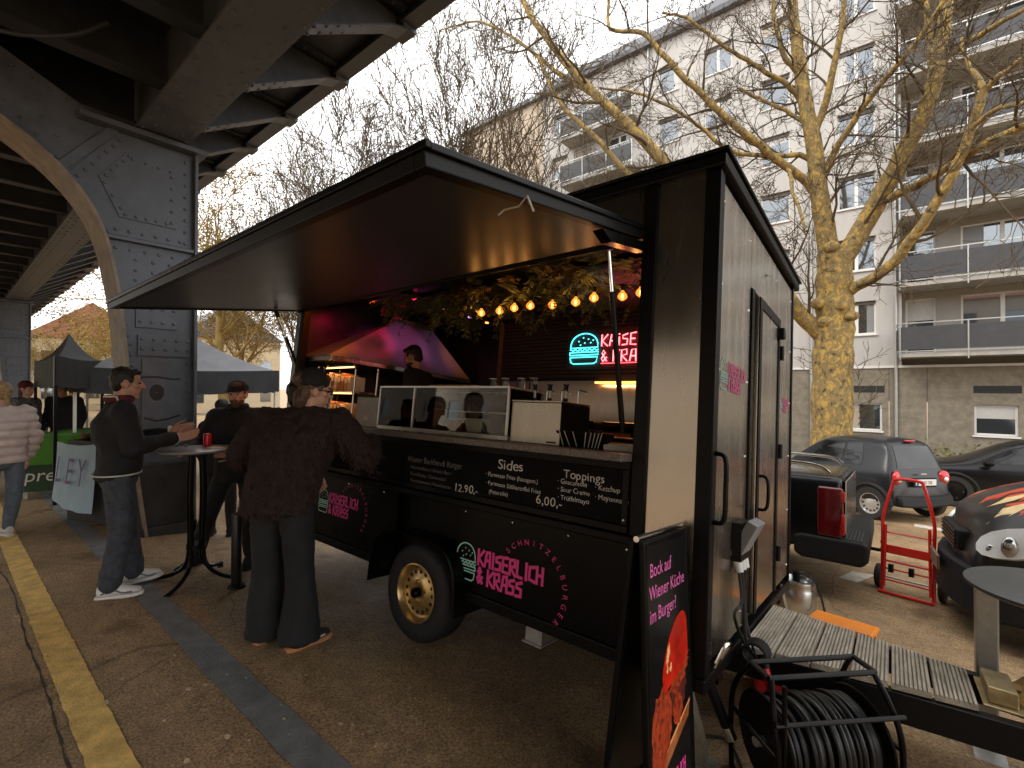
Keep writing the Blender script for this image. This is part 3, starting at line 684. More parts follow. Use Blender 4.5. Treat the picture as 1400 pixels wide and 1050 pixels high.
# chalk menu; text plane faces -Y: x axis runs along +X
def face(x, z, y, roll=0.): return Matrix.Translation((x, y, z)) @ Matrix(((1, 0, 0, 0), (0, 0, -1, 0), (0, 1, 0, 0), (0, 0, 0, 1))) @ RZ(roll)
YM = YF - .0062
def chalk(lines, m):
    for k, (s, px, py, size, sx) in enumerate(lines):
        mb = MB(); p = Ty(px, py, YM); write(mb, s, face(p.x, p.z, YM), size, jit=.07, sx=sx, rnd=random.Random(k * 7 + 3))
        tag(mb.build('chalk_lettering', m, mbd, fixn=False), kind='stuff')
chalk([('Sides', 680, 640, .085, 1.2), ('Toppings', 770, 653, .068, 1.05),
       ('· Parmesan Fries (hausgem.)', 664, 650, .037, 1.0), ('· Parmesan Süßkartoffel Fries', 664, 662, .037, 1.0), ('(Petersilie)', 668, 674, .037, 1.0),
       ('6,00,-', 732, 688, .075, 1.1), ('12,90,-', 620, 670, .075, 1.1),
       ('· Guacamole', 762, 660, .038, 1.0), ('· Sour Creme', 762, 671, .038, 1.0), ('· Trüffelmayo', 762, 682, .038, 1.0), ('· Ketchup', 813, 669, .038, 1.0), ('· Mayonnaise', 813, 682, .038, 1.0)], CHALK)
chalk([('Wiener Backhendl Burger', 557, 630, .058, .95), ('Hähnchenfleisch / Brioche Bun /', 561, 640, .034, 1.), ('Kartoffelsalat / Gurkensalat /', 561, 649, .034, 1.), ('Petersilienmayo / Preiselbeeren', 561, 658, .034, 1.)], CHALKD)
chalk([('Original Schnitzel Burger', 480, 620, .055, .9), ('Brioche Bun / Kartoffelsalat / Gurke', 478, 628, .032, .9), ('12,90,-', 504, 650, .07, 1.1), ('- - - -', 506, 664, .05, 1.2)], mat('faint_chalk', (.08, .075, .07), .9, var=.4, scale=60))
# painted logo on the skirt
YS = YF - .003
def logo(x, z, wd, par, name='painted_logo', M=None, mats=(PINK, MINT), ring=True):
    """burger icon, brush lettering and an arc of small capitals; wd is the icon width"""
    fx = lambda x, z: face(x, z, YS) if M is None else M @ Matrix.Translation((x, z, 0))
    nrm = V((0, -1, 0)) if M is None else (M.to_3x3() @ V((0, 0, 1)))
    out, seeds = burger_strokes(wd, wd * 1.25)
    T = fx(x, z); mb = MB()
    for st in out: ribbon(mb, [T @ V((p[0], p[1], 0)) for p in st], wd * .045, nrm)
    for st in seeds: ribbon(mb, [T @ V((p[0], p[1], 0)) for p in st], wd * .035, nrm)
    tag(mb.build('burger_emblem', mats[1], par, fixn=False), kind='stuff')
    for s, dx, dz, size in (('KAISERLICH', wd * 1.10, wd * .64, wd * .48), ('& KRASS', wd * 1.10, wd * .04, wd * .48)):
        mb = MB(); T2 = fx(x + dx, z + dz); ps, _ = strokes(s, T2, size, adv=.80, sx=.80)
        for st in ps: ribbon(mb, st, wd * .10, nrm)
        tag(mb.build('painted_lettering', mats[0], par, fixn=False), kind='stuff')
    if ring:
        mb = MB(); s = 'SCHNITZELBURGER'; c = (x + wd * 3.35, z + wd * .50); r = wd * 1.22
        for i, ch in enumerate(s):
            a = RAD(138 - 176 * i / (len(s) - 1)); T3 = fx(c[0] + r * cos(a), c[1] + r * sin(a)) @ RZ(a - pi/2)
            write(mb, ch, T3, wd * .25, align='c')
        tag(mb.build('painted_lettering', mats[0], par, fixn=False), kind='stuff')
pL = Ty(621, 786, YS); logo(pL.x, pL.z, .185, sk)
mbq = MB(); pq = Ty(452, 700, YS); logo(-4.05, .66, .16, ft)
# small logos on the steel end
FPINK = mat('faded_pink_vinyl', (.42, .05, .15), .45, var=.15); FMINT = mat('faded_mint_vinyl', (.25, .40, .36), .45, var=.1)
FE = Matrix.Translation((XR + .0035, 0, 0)) @ Matrix(((0, 0, 1, 0), (1, 0, 0, 0), (0, 1, 0, 0), (0, 0, 0, 1)))
logo(1.44, 1.80, .13, ft, M=FE, mats=(FPINK, FMINT), ring=False); logo(3.02, 1.80, .10, ft, M=FE, mats=(FPINK, FMINT), ring=False)
# ------------------------------------------------------------ wheel, fender, chassis
wx, wr = -2.60, .335
wh = bpy.data.objects.new('wheel', None); COL.objects.link(wh); wh.parent = ft; wh.location = (wx, YF - .02, wr - .005); wh.rotation_euler = (pi/2, 0, 0)
prof = [(.19, -.21), (.25, -.225), (.305, -.215), (.328, -.19), (.335, -.15), (.335, -.05), (.328, -.012), (.305, .012), (.25, .02), (.195, .0), (.185, -.02), (.185, -.19)]
mb = MB(); n = 48; mb.loft([[V((r * cos(2*pi*k/n), r * sin(2*pi*k/n), h)) for k in range(n)] for r, h in prof + prof[:1]], cap=False); mb.build('tyre', RUB, wh, smooth=True)
mb = MB(); mb.lathe([(0, -.08), (.18, -.08), (.196, .004), (.20, .012), (.19, .014), (.178, -.01), (.172, -.035), (.158, -.04), (.150, -.03), (.118, -.028), (.10, -.012), (.062, -.010), (.058, -.02), (.05, -.022), (0, -.022)], n=48); rim = mb.build('rim', GOLD, wh, smooth=True)
hm = MB().cyl((0, 0, 0), (0, 0, .006), .0135, n=10).mesh('vent_hole', DARK)
for k in range(16):
    o = bpy.data.objects.new('vent_hole', hm); COL.objects.link(o); o.parent = rim; o.location = (.136 * cos(2*pi*k/16), .136 * sin(2*pi*k/16), -.032)
nm = MB().cyl((0, 0, 0), (0, 0, .02), .012, .010, n=6).mesh('wheel_nut', GOLD)
for k in range(5):
    o = bpy.data.objects.new('wheel_nut', nm); COL.objects.link(o); o.parent = rim; o.location = (.08 * cos(2*pi*k/5 + .3), .08 * sin(2*pi*k/5 + .3), -.012)
MB().lathe([(.034, -.02), (.034, .02), (.026, .03), (0, .031)], n=20).build('hub_cap', BLK, rim, smooth=True)
mb = MB(); fp = [(-.46, -.02), (-.44, .22), (-.36, .34), (-.22, .385), (.2, .385), (.35, .34), (.43, .22), (.46, -.02)]
fp = [(p.x, p.z) for p in smoothpath([V((a, 0, b)) for a, b in fp], 4)]
for (a, b), (c, d) in zip(fp, fp[1:]):
    n2 = V((-(d - b), 0, c - a)).normalized() * .008
    mb.loft([[V((wx + a, YF - .10, wr + b)), V((wx + a, YF + .22, wr + b)), V((wx + a, YF + .22, wr + b)) + n2, V((wx + a, YF - .10, wr + b)) + n2], [V((wx + c, YF - .10, wr + d)), V((wx + c, YF + .22, wr + d)), V((wx + c, YF + .22, wr + d)) + n2, V((wx + c, YF - .10, wr + d)) + n2]])
mb.tube([V((wx + a, YF - .10, wr + b + .004)) for a, b in fp], .012, 6); mb.build('mudguard', BLK, ft, smooth=True)
mb = MB(); mb.box((XL + .1, YF + .25, .36), (XR, YF + .33, .498)); mb.box((XL + .1, YB - .33, .36), (XR, YB - .25, .498)); mb.cyl((wx, YF + .1, wr), (wx, YB - .1, wr), .04); mb.box((wx - 1.2, YF + .33, .40), (wx - 1.12, YB - .33, .48)); mb.box((-1.3, YF + .33, .40), (-1.22, YB - .33, .48)); mb.build('chassis', BLKM, ft)
MB().lathe(prof, TR(wx, YB - .02, wr) @ RX(-pi/2), 32).build('far_wheel', RUB, ft, smooth=True)
MB().box((-1.72, YF + .10, .27), (-1.60, YF + .30, .42)).box((-1.73, YF + .08, .262), (-1.59, YF + .32, .272)).build('step_bracket', GALV, ft)
# folding support legs at the near corner
for k, (xa, ya, xb, yb) in enumerate(((-.80, YF + .06, -.72, YF + .22), (-.70, YB - .25, -.62, YB - .1))):
    mb = MB(); M = Matrix.Translation((0, 0, 0)); p, q = V((xa, ya, .47)), V((xb, yb, .01)); d = (q - p).normalized(); a = V((1, 0, 0)) - d * d.x; a.normalize(); b2 = d.cross(a)
    for sgn in (-1, 1): mb.loft([[c + a * (sgn * .032) + b2 * u + a * t for u, t in ((-.03, 0), (.03, 0), (.03, .006), (-.03, .006))] for c in (p, q)])
    mb.loft([[c + a * u + b2 * t for u, t in ((-.032, .026), (.038, .026), (.038, .032), (-.032, .032))] for c in (p, q)])
    mb.box((xb - .07, yb - .06, .0), (xb + .07, yb + .06, .008)); mb.build('support_leg', mat('zinc_leg', (.42, .38, .30), .45, metal=.6, var=.3, scale=14), ft)
mb = MB(); mb.cyl((XR - .02, YF + .16, .40), (XR + .07, YF + .22, .17), .024, n=12); mb.build('crank_tube', BLKM, ft, smooth=True); MB().cyl((XR + .052, YF + .208, .216), (XR + .073, YF + .222, .162), .026, n=12).build('crank_end', CHRM, ft, smooth=True)
MB().tube(smoothpath([V((XR + .02, YF + .10, .50)), V((XR + .06, YF + .11, .60)), V((XR + .07, YF + .16, .60)), V((XR + .03, YF + .17, .52))], 5), .008, 6).build('grab_loop', CHRM, ft, smooth=True)
MB().tube(smoothpath([V((XR + .012, YF + .04, 1.16)), V((XR + .06, YF + .03, 1.18)), V((XR + .065, YF + .03, 1.32)), V((XR + .06, YF + .03, 1.46)), V((XR + .012, YF + .04, 1.48))], 5), .012, 8).build('grab_handle', BLK, ft, smooth=True)
# ------------------------------------------------------------ awning
AH, AO = V((0, YF + .02, 2.605)), V((0, -.18, 2.265))
ax0, ax1 = -4.93, -1.03
ad = (AO - AH).normalized(); an = V((0, ad.z, -ad.y)).normalized()
if an.z < 0: an = -an
def awn(u, v, t): return V((u, 0, 0)) + AH + ad * v + an * t
AL = (AO - AH).length
def abox(name, u0, u1, v0, v1, t0, t1, m, par, bevel=0.):
    vs = [awn(u, v, t) for t in (t0, t1) for v in (v0, v1) for u in (u0, u1)]
    return MB().add(vs, [(0, 1, 3, 2), (4, 6, 7, 5), (0, 4, 5, 1), (2, 3, 7, 6), (0, 2, 6, 4), (1, 5, 7, 3)]).build(name, m, par, bevel=bevel)
AWN = mat('awning_panel', (.055, .062, .078), .36, var=.12, scale=1.5, rvar=.04, spec=.10)
aw = abox('awning', ax0 + .03, ax1 - .03, .02, AL - .03, 0, .035, AWN, ft)
for nm_, a in (('awning_frame', (ax0, ax0 + .05, 0, AL)), ('awning_frame', (ax1 - .05, ax1, 0, AL))): abox(nm_, *a, -.012, .046, BLKM, aw, .005)
abox('awning_frame', ax0 + .0505, ax1 - .0505, AL - .05, AL, -.012, .046, BLKM, aw, .005)
abox('awning_lip', ax0 - .02, ax1 + .02, AL - .012, AL + .012, .034, .058, BLK, aw, .004)
abox('awning_lip', ax1 - .012, ax1 + .015, 0, AL - .013, .034, .058, BLK, aw, .004)
MB().cyl(awn(ax0 + .1, .012, -.005), awn(ax1 - .1, .012, -.005), .016, n=10).build('hinge', BLKM, aw, smooth=True)
mb = MB()   # folded-over cover at the hinge end of the right arm
mb.loft([[awn(ax1 - .055, .02, t) for t in (-.024, -.075)] + [awn(ax1 + .0, .02, t) for t in (-.075, -.024)], [awn(ax1 - .055, .42, t) for t in (-.024, -.075)] + [awn(ax1, .42, t) for t in (-.075, -.024)], [awn(ax1 - .055, .50, t) for t in (-.024, -.026)] + [awn(ax1, .50, t) for t in (-.026, -.024)]])
mb.build('arm_cover', BLK, aw)
for u, nmn in ((ax1 - .09, 0), (ax0 + .12, 1)):
    p = awn(u, .28, -.03); q = V((u, YF + .03, 1.55 if nmn == 0 else 2.0)); d = (q - p).normalized()
    mb = MB(); mb.cyl(p, p + d * .28, .008, n=8); mb.build('strut_rod', CHRM, aw, smooth=True); mb = MB(); mb.cyl(p + d * .26, q, .015, n=10); mb.cyl(p - d * .02, p + d * .05, .02, n=8); mb.build('gas_strut', BLKM, aw, smooth=True)
mb = MB(); c0 = Tx(708, 274, -1.3)
# small wire hook under the awning and shallow scratch
def uv_at(px, py):
    o = TRI @ CP; d = TRI.to_3x3() @ ray(px, py); return o + d * (((AH - o).dot(an)) / d.dot(an))
h0 = uv_at(712, 266)
mb.tube([h0 + V((.0, .05, -.012)), h0 + V((.03, 0, -.012)), h0 + V((-.02, .02, -.03)), h0 + V((-.10, .03, -.02)), h0 + V((-.12, .02, -.04))], .004, 5); mb.tube([h0 + V((.03, 0, -.012)), h0 + V((.04, .03, -.06))], .004, 5); mb.build('wire_hook', GALV, aw)
# ------------------------------------------------------------ drawbar with timber deck
db = MB(); ZD = .45
xs0, xs1 = XR + .02, .62
for (ya, yb) in ((1.96, 2.20), (2.80, 2.56)):
    db.loft([[V((xs0 - .3, ya - .035, ZD - .17)), V((xs0 - .3, ya + .035, ZD - .17)), V((xs0 - .3, ya + .035, ZD - .035)), V((xs0 - .3, ya - .035, ZD - .035))], [V((1.0, yb - .035, ZD - .17)), V((1.0, yb + .035, ZD - .17)), V((1.0, yb + .035, ZD - .035)), V((1.0, yb - .035, ZD - .035))]])
db.build('drawbar', BLKM, ft, bevel=.006)
WOOD = mat('grey_deck_timber', (.40, .345, .27), .85, var=.4, scale=5, stretch=(6, 1, 6), bump=.35, bscale=30)
def yedge(x, near): t = (x - xs0) / .98; return (1.95 + .20 * t) if near else (2.80 - .25 * t)
for k in range(6):
    xa = xs0 + k * .158; xb = xa + .148; mb = MB(); g = 9
    def rail(x):
        return x
    prof = []
    for j in range(g):
        x0 = xa + (xb - xa) * j / g; dx = (xb - xa) / g
        prof += [(x0, -.012), (x0 + dx * .2, 0), (x0 + dx * .75, 0), (x0 + dx * .95, -.012)]
    prof = [(xa, -.028)] + prof + [(xb, -.012), (xb, -.028)]
    mb.loft([[V((x, yedge(x, 1) - .02, ZD + z)) for x, z in prof], [V((x, yedge(x, 0) + .02, ZD + z)) for x, z in prof]])
    o = mb.build('deck_plank', WOOD, ft); o.location = (0, random.uniform(-.006, .006), random.uniform(-.002, .002))
mb = MB(); mb.box((.32, 2.2, ZD - .03), (.62, 2.56, ZD - .02)); mb.box((.34, 2.24, ZD - .02), (.44, 2.50, ZD + .05)); mb.build('coupling_plate', mat('zinc_yellow', (.48, .38, .20), .4, metal=.7, var=.3, scale=14), ft, bevel=.006)
mb = MB(); mb.cyl((.50, 2.14, .52), (.50, 2.14, .05), .028, n=14); mb.tube(smoothpath([V((.48, 2.05, .26)), V((.52, 2.0, .18)), V((.60, 2.02, .11))], 5), .02, 8); mb.build('jockey_post', GALV, ft, smooth=True)
MB().lathe([(.05, -.03), (.085, -.03), (.1, -.015), (.1, .015), (.085, .03), (.05, .03)], TR(.58, 2.08, .10) @ RX(pi/2), 28).build('jockey_wheel', RUB, ft, smooth=True)
MB().lathe([(.0, -.031), (.052, -.031), (.052, .031), (0, .031)], TR(.58, 2.08, .10) @ RX(pi/2), 20).build('jockey_hub', GALV, ft, smooth=True)
# ------------------------------------------------------------ interior fixed parts
SLAT = mat('dark_timber_slat', (.050, .026, .020), .5, var=.3, scale=6, stretch=(1, 8, 8))
YW = YB - .041
B('slat_backing', (-3.84, YW - .012, 2.10), (-.75, YW - .001, 2.84), DARK)
sm_ = MB().box((-3.80, -.022, 0), (-.75, 0, .030)).mesh('wall_slat', SLAT)
for k in range(17):
    o = bpy.data.objects.new('wall_slat', sm_); COL.objects.link(o); o.parent = ft; o.location = (0, YW - .013, 2.13 + k * .042)
B('slat_edge', (-3.87, YW - .04, 1.5), (-3.80, YW - .002, 2.84), mat('oak_strip', (.24, .13, .06), .6, var=.3, scale=6))
B('splash_back', (-3.79, YW - .014, 1.48), (-.75, YW - .002, 2.095), STEELH)
B('back_worktop', (-4.2, 2.85, 1.40), (-.75, YW - .015, 1.44), INOX, bevel=.004); B('back_cabinet', (-4.2, 2.9, ZB + .061), (-.75, YW - .003, 1.399), BLKM)
# extractor hood along the far end wall
HOOD = mat('hood_steel', (.46, .43, .43), .40, metal=.35, var=.06, scale=3, rvar=.05)
bl, br_, tl, tr_ = Tx(450, 487, -4.30), Tx(642, 517, -4.30), Tx(540, 438, -4.62), Tx(592, 455, -4.62)
zlo, zhi = (bl.z + br_.z) / 2, min(2.84, (tl.z + tr_.z) / 2)
y0, y1 = bl.y, br_.y; ta, tb_ = tl.y, tr_.y
mb = MB(); mb.loft([[V((-4.30, y0, zlo)), V((-4.30, y1, zlo)), V((-4.885, y1, zlo)), V((-4.885, y0, zlo))], [V((-4.62, ta, zhi)), V((-4.62, tb_, zhi)), V((-4.885, tb_, zhi)), V((-4.885, ta, zhi))]])
hd = mb.build('extractor_hood', HOOD, ft)
mb = MB(); mb.box((-4.88, YF + .10, zlo - .05), (-4.29, y1 + .01, zlo - .002)); mb.build('hood_rim', INOX, hd, bevel=.004)
MB().box((-4.66, ta - .02, zhi), (-4.6, tb_ + .03, zhi + .05)).build('hood_top_trim', INOX, hd)
MB().tube([V((-4.30, YF + .12, zlo - .05)), V((-4.30, YF + .05, zlo - .15)), V((-4.30, YF - .02, zlo - .42))], .010, 6).build('hood_stay', CHRM, hd)
# reflections in the trailer come from the lamps placed inside it
def lamp(name, kind, loc, energy, col, par, size=.05, sy=None, rot=None):
    l = bpy.data.lights.new(name, kind); l.energy = energy; l.color = col
    if kind == 'AREA':
        l.shape = 'RECTANGLE'; l.size = size; l.size_y = sy or size
    else: l.shadow_soft_size = size
    o = bpy.data.objects.new(name, l); COL.objects.link(o); o.parent = par; o.location = loc
    if rot: o.rotation_euler = rot
    return o
# ================================================================== things inside the trailer and on its counter
ZC = 1.4405
def glass_material():
    m = bpy.data.materials.new('clear_glass'); m.use_nodes = True; t = m.node_tree; t.nodes.clear()
    o = t.nodes.new('ShaderNodeOutputMaterial'); mx = t.nodes.new('ShaderNodeMixShader'); tr = t.nodes.new('ShaderNodeBsdfTransparent'); gl = t.nodes.new('ShaderNodeBsdfGlossy'); lw = t.nodes.new('ShaderNodeLayerWeight')
    gl.inputs['Roughness'].default_value = .02; lw.inputs['Blend'].default_value = .25; tr.inputs[0].default_value = (.93, .95, .94, 1)
    t.links.new(lw.outputs['Fresnel'], mx.inputs[0]); t.links.new(tr.outputs[0], mx.inputs[1]); t.links.new(gl.outputs[0], mx.inputs[2]); t.links.new(mx.outputs[0], o.inputs[0]); return m
GLASS = glass_material()
PALE = mat('pale_plastic', (.62, .58, .50), .5, var=.08)
KRAFT = mat('kraft_card', (.42, .22, .08), .8, var=.2, scale=12)
REDF = mat('roasted_food', (.30, .06, .02), .6, var=.5, scale=40, bump=.5)
GLOW = {}
def emis(name, col, s): return mat(name, col, .5, var=0, emit=col, estr=s)
# --- display case
x0, x1, ya, yb, z0, z1 = -3.40, -1.965, 1.40, 1.80, ZC, 1.79
t = thing('glass_display_case', 'long glass display case with pale steel edges on the counter', 'display case', inT(0, 0, 0))
B('base_tray', (x0, ya, z0), (x1, yb, z0 + .035), INOX, t, .004)
mb = MB(); e = .014
for x in (x0, x1 - e, -2.95):
    for y in (ya, yb - e):
        if x == -2.95 and y != ya: continue
        mb.box((x, y, z0 + .0355), (x + e, y + e, z1))
for y in (ya, yb - e): mb.box((x0, y, z1 + .0005), (x1, y + e, z1 + e))
for x in (x0, x1 - e): mb.box((x, ya + e, z1 + .0005), (x + e, yb - e, z1 + e))
mb.build('edge_frame', mat('pale_steel_edge', (.66, .63, .57), .35, metal=.8, var=.05), t)
for nm_, a, b in (('front_pane', (x0 + e, ya + .004, z0 + .036), (x1 - e, ya + .008, z1)), ('top_pane', (x0 + e, ya + e, z1 + .003), (x1 - e, yb - e, z1 + .007)), ('end_pane', (x1 - .009, ya + e, z0 + .036), (x1 - .005, yb - e, z1)), ('end_pane', (x0 + .005, ya + e, z0 + .036), (x0 + .009, yb - e, z1))): B(nm_, a, b, GLASS, t)
B('inner_shelf', (-2.93, ya + .12, 1.62), (x1 - .02, yb - .02, 1.628), INOX, t)
B('back_panel', (x0 + e, yb - .012, z0 + .036), (x1 - e, yb - .004, z1 - .02), mat('dark_red_panel', (.05, .010, .010), .3, var=.2), t)
for k, (x, m, h) in enumerate(((-2.86, KRAFT, .15), (-2.55, REDF, .08), (-2.36, PALE, .10), (-2.12, mat('dark_tub', (.05, .035, .03), .5), .14))):
    tg = thing('food_container', ['kraft cardboard tub behind the display case glass', 'shallow tray of browned food inside the display case', 'pale plastic tub inside the display case', 'dark tub at the taps end of the display case'][k], 'container', inT(x, ya + .17, z0 + .036))
    mb = MB(); mb.loft([[V((a * .07, b * .07, 0)) for a, b in ((-1, -1), (1, -1), (1, 1), (-1, 1))], [V((a * .09, b * .085, h)) for a, b in ((-1, -1), (1, -1), (1, 1), (-1, 1))]]); mb.build('tub', m, tg, bevel=.006)
    MB().box((-.094, -.09, h + .001), (.094, .09, h + .012)).build('rim', PALE if k != 2 else BLKM, tg, bevel=.003)
# --- steel dispenser with three pump taps
t = thing('tap_dispenser', 'brushed steel box dispenser with three white handled taps', 'dispenser', inT(-1.765, 1.60, ZC))
B('cabinet', (-.195, -.17, 0), (.195, .17, .262), INOX, t, .004); B('top_plate', (-.20, -.175, .2625), (.20, .175, .275), INOX, t, .003); B('side_panel', (.196, -.17, 0), (.200, .17, .26), BLKM, t)
for k, x in enumerate((-.10, .02, .145)):
    mb = MB(); mb.cyl((x, -.05, .275), (x, -.05, .30), .016); mb.cyl((x, -.05, .35), (x, -.05, .385), .014); tp = mb.cyl((x, -.05, .384), (x, -.05, .39), .02).build('tap', BLKM, t, smooth=True)
    MB().cyl((x, -.05, .30), (x, -.05, .36), .0085).build('handle', PALE, tp, smooth=True)
    MB().tube(smoothpath([V((x + .05, .02, .275)), V((x + .05, .02, .345)), V((x + .06, .02, .358)), V((x + .105, .02, .35)), V((x + .11, .02, .335))], 4), .004, 6).build('spout', CHRM, tp, smooth=True)
MB().box((.10, -.1712, .012), (.17, -.1702, .022)).build('maker_plate', BLKM, t)
# --- black card holder and white tray
t = thing('card_holder', 'flared black holder full of upright black cards with white edges', 'card holder', inT(-1.435, 1.50, ZC))
mb = MB(); mb.loft([[V((a * .12, b * .05, 0)) for a, b in ((-1, -1), (1, -1), (1, 1), (-1, 1))], [V((a * .165, b * .075, .095)) for a, b in ((-1, -1), (1, -1), (1, 1), (-1, 1))]]); mb.build('tray', BLK, t, bevel=.004)
for k, (xa, lean) in enumerate(((-.115, -.02), (-.07, -.03), (-.02, -.02), (.03, .02), (.055, .03), (.08, .03), (.10, .035), (.12, .035))):
    MB().add([(xa - .003, -.0525, .005), (xa + .003, -.0525, .005), (xa + lean + .003, -.0765, .094), (xa + lean - .003, -.0765, .094)], [(0, 1, 2, 3)]).build('white_edge', PALE, t)
t = thing('napkin_tray', 'low white tray beside the black card holder', 'tray', inT(-1.17, 1.52, ZC)); B('tray', (-.10, -.10, 0), (.10, .12, .035), PALE, t, .008); B('napkins', (-.08, -.08, .0355), (.08, .1, .042), mat('napkin', (.7, .68, .64), .9), t, .003)
# --- glasses on the display case
for k, (px, py) in enumerate(((672, 545), (689, 545), (711, 546), (728, 547))):
    p = Ty(px, py, 1.70); tg = thing('drinking_glass', 'upturned clear tumbler on top of the display case', 'glass', inT(p.x, 1.70, 1.8045), 'tumblers on the display case')
    mb = MB(); mb.lathe([(.030, 0), (.034, .001), (.030, .085), (.026, .088), (0, .089)], n=16); mb.build('bowl', GLASS, tg, smooth=True); mb = MB(); mb.lathe([(.0345, 0), (.0355, .003), (.0345, .006), (.033, .003)], n=16); mb.lathe([(.026, .085), (.031, .086), (.031, .091), (.024, .092)], n=16); mb.build('rim', PALE, tg, smooth=True)
for k in range(6):
    p = Ty(594 + 11 * k, 527, 1.66); tg = thing('paper_boat', 'small orange lit paper boat in a row on the display case', 'paper boat', inT(p.x, 1.66, 1.8045), 'paper boats on the display case')
    mb = MB(); mb.loft([[V((a * .022, b * .02, 0)) for a, b in ((-1, -1), (1, -1), (1, 1), (-1, 1))], [V((a * .034, b * .03, .035)) for a, b in ((-1, -1), (1, -1), (1, 1), (-1, 1))]], cap=True); mb.build('boat', KRAFT, tg); MB().box((-.03, -.026, .0352), (.03, .026, .037)).build('filling', REDF, tg)
# --- rack with boxes, grey board, steel box
rk = thing('wire_rack', 'steel wire rack of boxes and books at the end of the counter', 'rack', inT(-4.20, 1.56, ZC)); 
mb = MB(); RW, RD, RH = .34, .12, .56
for sx in (-1, 1):
    mb.tube(smoothpath([V((sx * RW, -RD, 0)), V((sx * RW, -RD, RH - .04)), V((sx * (RW - .03), -RD, RH)), V((sx * (RW - .05), -RD, RH))], 4), .009, 6); mb.tube([V((sx * RW, RD, 0)), V((sx * RW, RD, RH))], .009, 6); mb.tube([V((sx * RW, -RD, RH - .03)), V((sx * RW, RD, RH - .03))], .007, 6)
mb.tube([V((-RW + .04, -RD, RH)), V((RW - .04, -RD, RH))], .009, 6)
mb.build('frame', CHRM, rk, smooth=True)
for z in (.06, .31): B('shelf', (-RW + .012, -RD, z), (RW - .012, RD, z + .012), INOX, rk, .003)
for z in (.055, .305): lamp('rack_lamp', 'AREA', (0, -RD + .02, z + .24), 1.1, (1, .42, .12), rk, .5, .02, (0, 0, 0)); B('lamp_strip', (-.26, -RD + .012, z + .241), (.26, -RD + .03, z + .249), emis('warm_strip', (1, .45, .13), 4), rk)
rnd = random.Random(5); CN = {(.55, .40, .25): 'tan', (.30, .12, .04): 'rust brown', (.6, .55, .48): 'cream', (.10, .07, .06): 'black', (.45, .2, .06): 'orange'}
for row, (z, n, tall) in enumerate(((.3225, 9, .17), (.0725, 8, .14))):
    x = -RW + .05
    for k in range(n):
        wd = rnd.uniform(.035, .06); h = tall * rnd.uniform(.8, 1.1)
        c = rnd.choice([(.55, .40, .25), (.30, .12, .04), (.6, .55, .48), (.10, .07, .06), (.45, .2, .06)])
        tg = thing('carton', (CN[c] + ' slim carton standing on the %s shelf of the wire rack' % ('upper' if row == 0 else 'lower')), 'carton', inT(-4.20 + x + wd/2, 1.55, ZC + z), 'cartons in the wire rack')
        B('box', (-wd/2 + .003, -.08, 0), (wd/2 - .003, .08, h), mat('carton_%d%d' % (int(c[0]*100), int(c[1]*100)), c, .6, var=.2), tg, .003)
        MB().box((-wd/2 + .008, -.0815, h * .55), (wd/2 - .008, -.0805, h * .85)).build('label_strip', PALE, tg)
        x += wd + .008
        if x > RW - .07: break
t = thing('card_terminal_screen', 'plain grey screen back leaning on the counter beside the rack', 'screen', inT(-4.37, 1.36, ZC)); M = RX(RAD(-8)); MB().box((-.20, 0, .03), (.20, .02, .36), M).build('screen_back', mat('grey_casing', (.16, .15, .14), .5, var=.1), t, bevel=.008); MB().box((-.07, -.02, 0), (.07, .09, .03)).build('foot', BLKM, t, bevel=.006)
t = thing('steel_box', 'plain dull steel box with white sticker on the counter', 'box', inT(-3.60, 1.56, ZC)); B('casing', (-.19, -.12, 0), (.17, .16, .27), mat('dull_steel', (.30, .28, .25), .45, metal=.7, var=.15), t, .006); MB().box((-.06, -.122, .06), (.0, -.1205, .10)).build('sticker', PALE, t); B('lid', (-.195, -.125, .2705), (.175, .165, .283), BLKM, t, .004)
# --- appliances on the back worktop
for k, (x, lb) in enumerate(((-2.36, 'black contact grill with orange panel, next to the taps'), (-1.95, 'black contact grill with orange panel, beside the front post'))):
    t = thing('contact_grill', lb, 'grill', inT(x, 3.12, ZC), 'grills on the back worktop')
    B('base', (-.17, -.17, .015), (.17, .17, .12), BLKM, t, .01); B('lid', (-.17, -.15, .125), (.17, .16, .21), BLK, t, .02); B('front_plate', (-.14, -.175, .03), (.14, -.171, .11), mat('copper_plate', (.55, .28, .12), .4, metal=.6, var=.1), t); MB().tube([V((-.12, -.15, .17)), V((-.12, -.20, .17)), V((.12, -.20, .17)), V((.12, -.15, .17))], .009, 6).build('handle', CHRM, t)
t = thing('fryer', 'low red lit fryer with steel rim behind the card holder', 'fryer', inT(-1.55, 2.45, 1.2)); B('body', (-.3, -.2, -.64), (.3, .2, .30), BLKM, t, .01); mb = MB(); mb.tube([V((-.16, -.205, .12)), V((-.16, -.205, .27)), V((.2, -.205, .27)), V((.2, -.205, .12))], .008, 6); mb.build('front_rail', CHRM, t); B('rim', (-.305, -.205, .301), (.305, .205, .315), INOX, t, .003)
# --- speaker-like blue lit cups behind the rack
for k in range(2):
    p = Ty(492 + 10 * k, 535, 2.0); t = thing('cup_stack', 'stack of dark cups with a blue sheen behind the steel box', 'cups', inT(p.x, 2.0, ZC), 'dark cup stacks'); 
    for j in range(7): MB().lathe([(.034, .045 * j), (.043, .045 * j + .05), (.045, .045 * j + .052), (.0, .045 * j + .04)], n=16).build('cup', mat('blue_cup', (.03, .06, .09), .3), t, smooth=True)
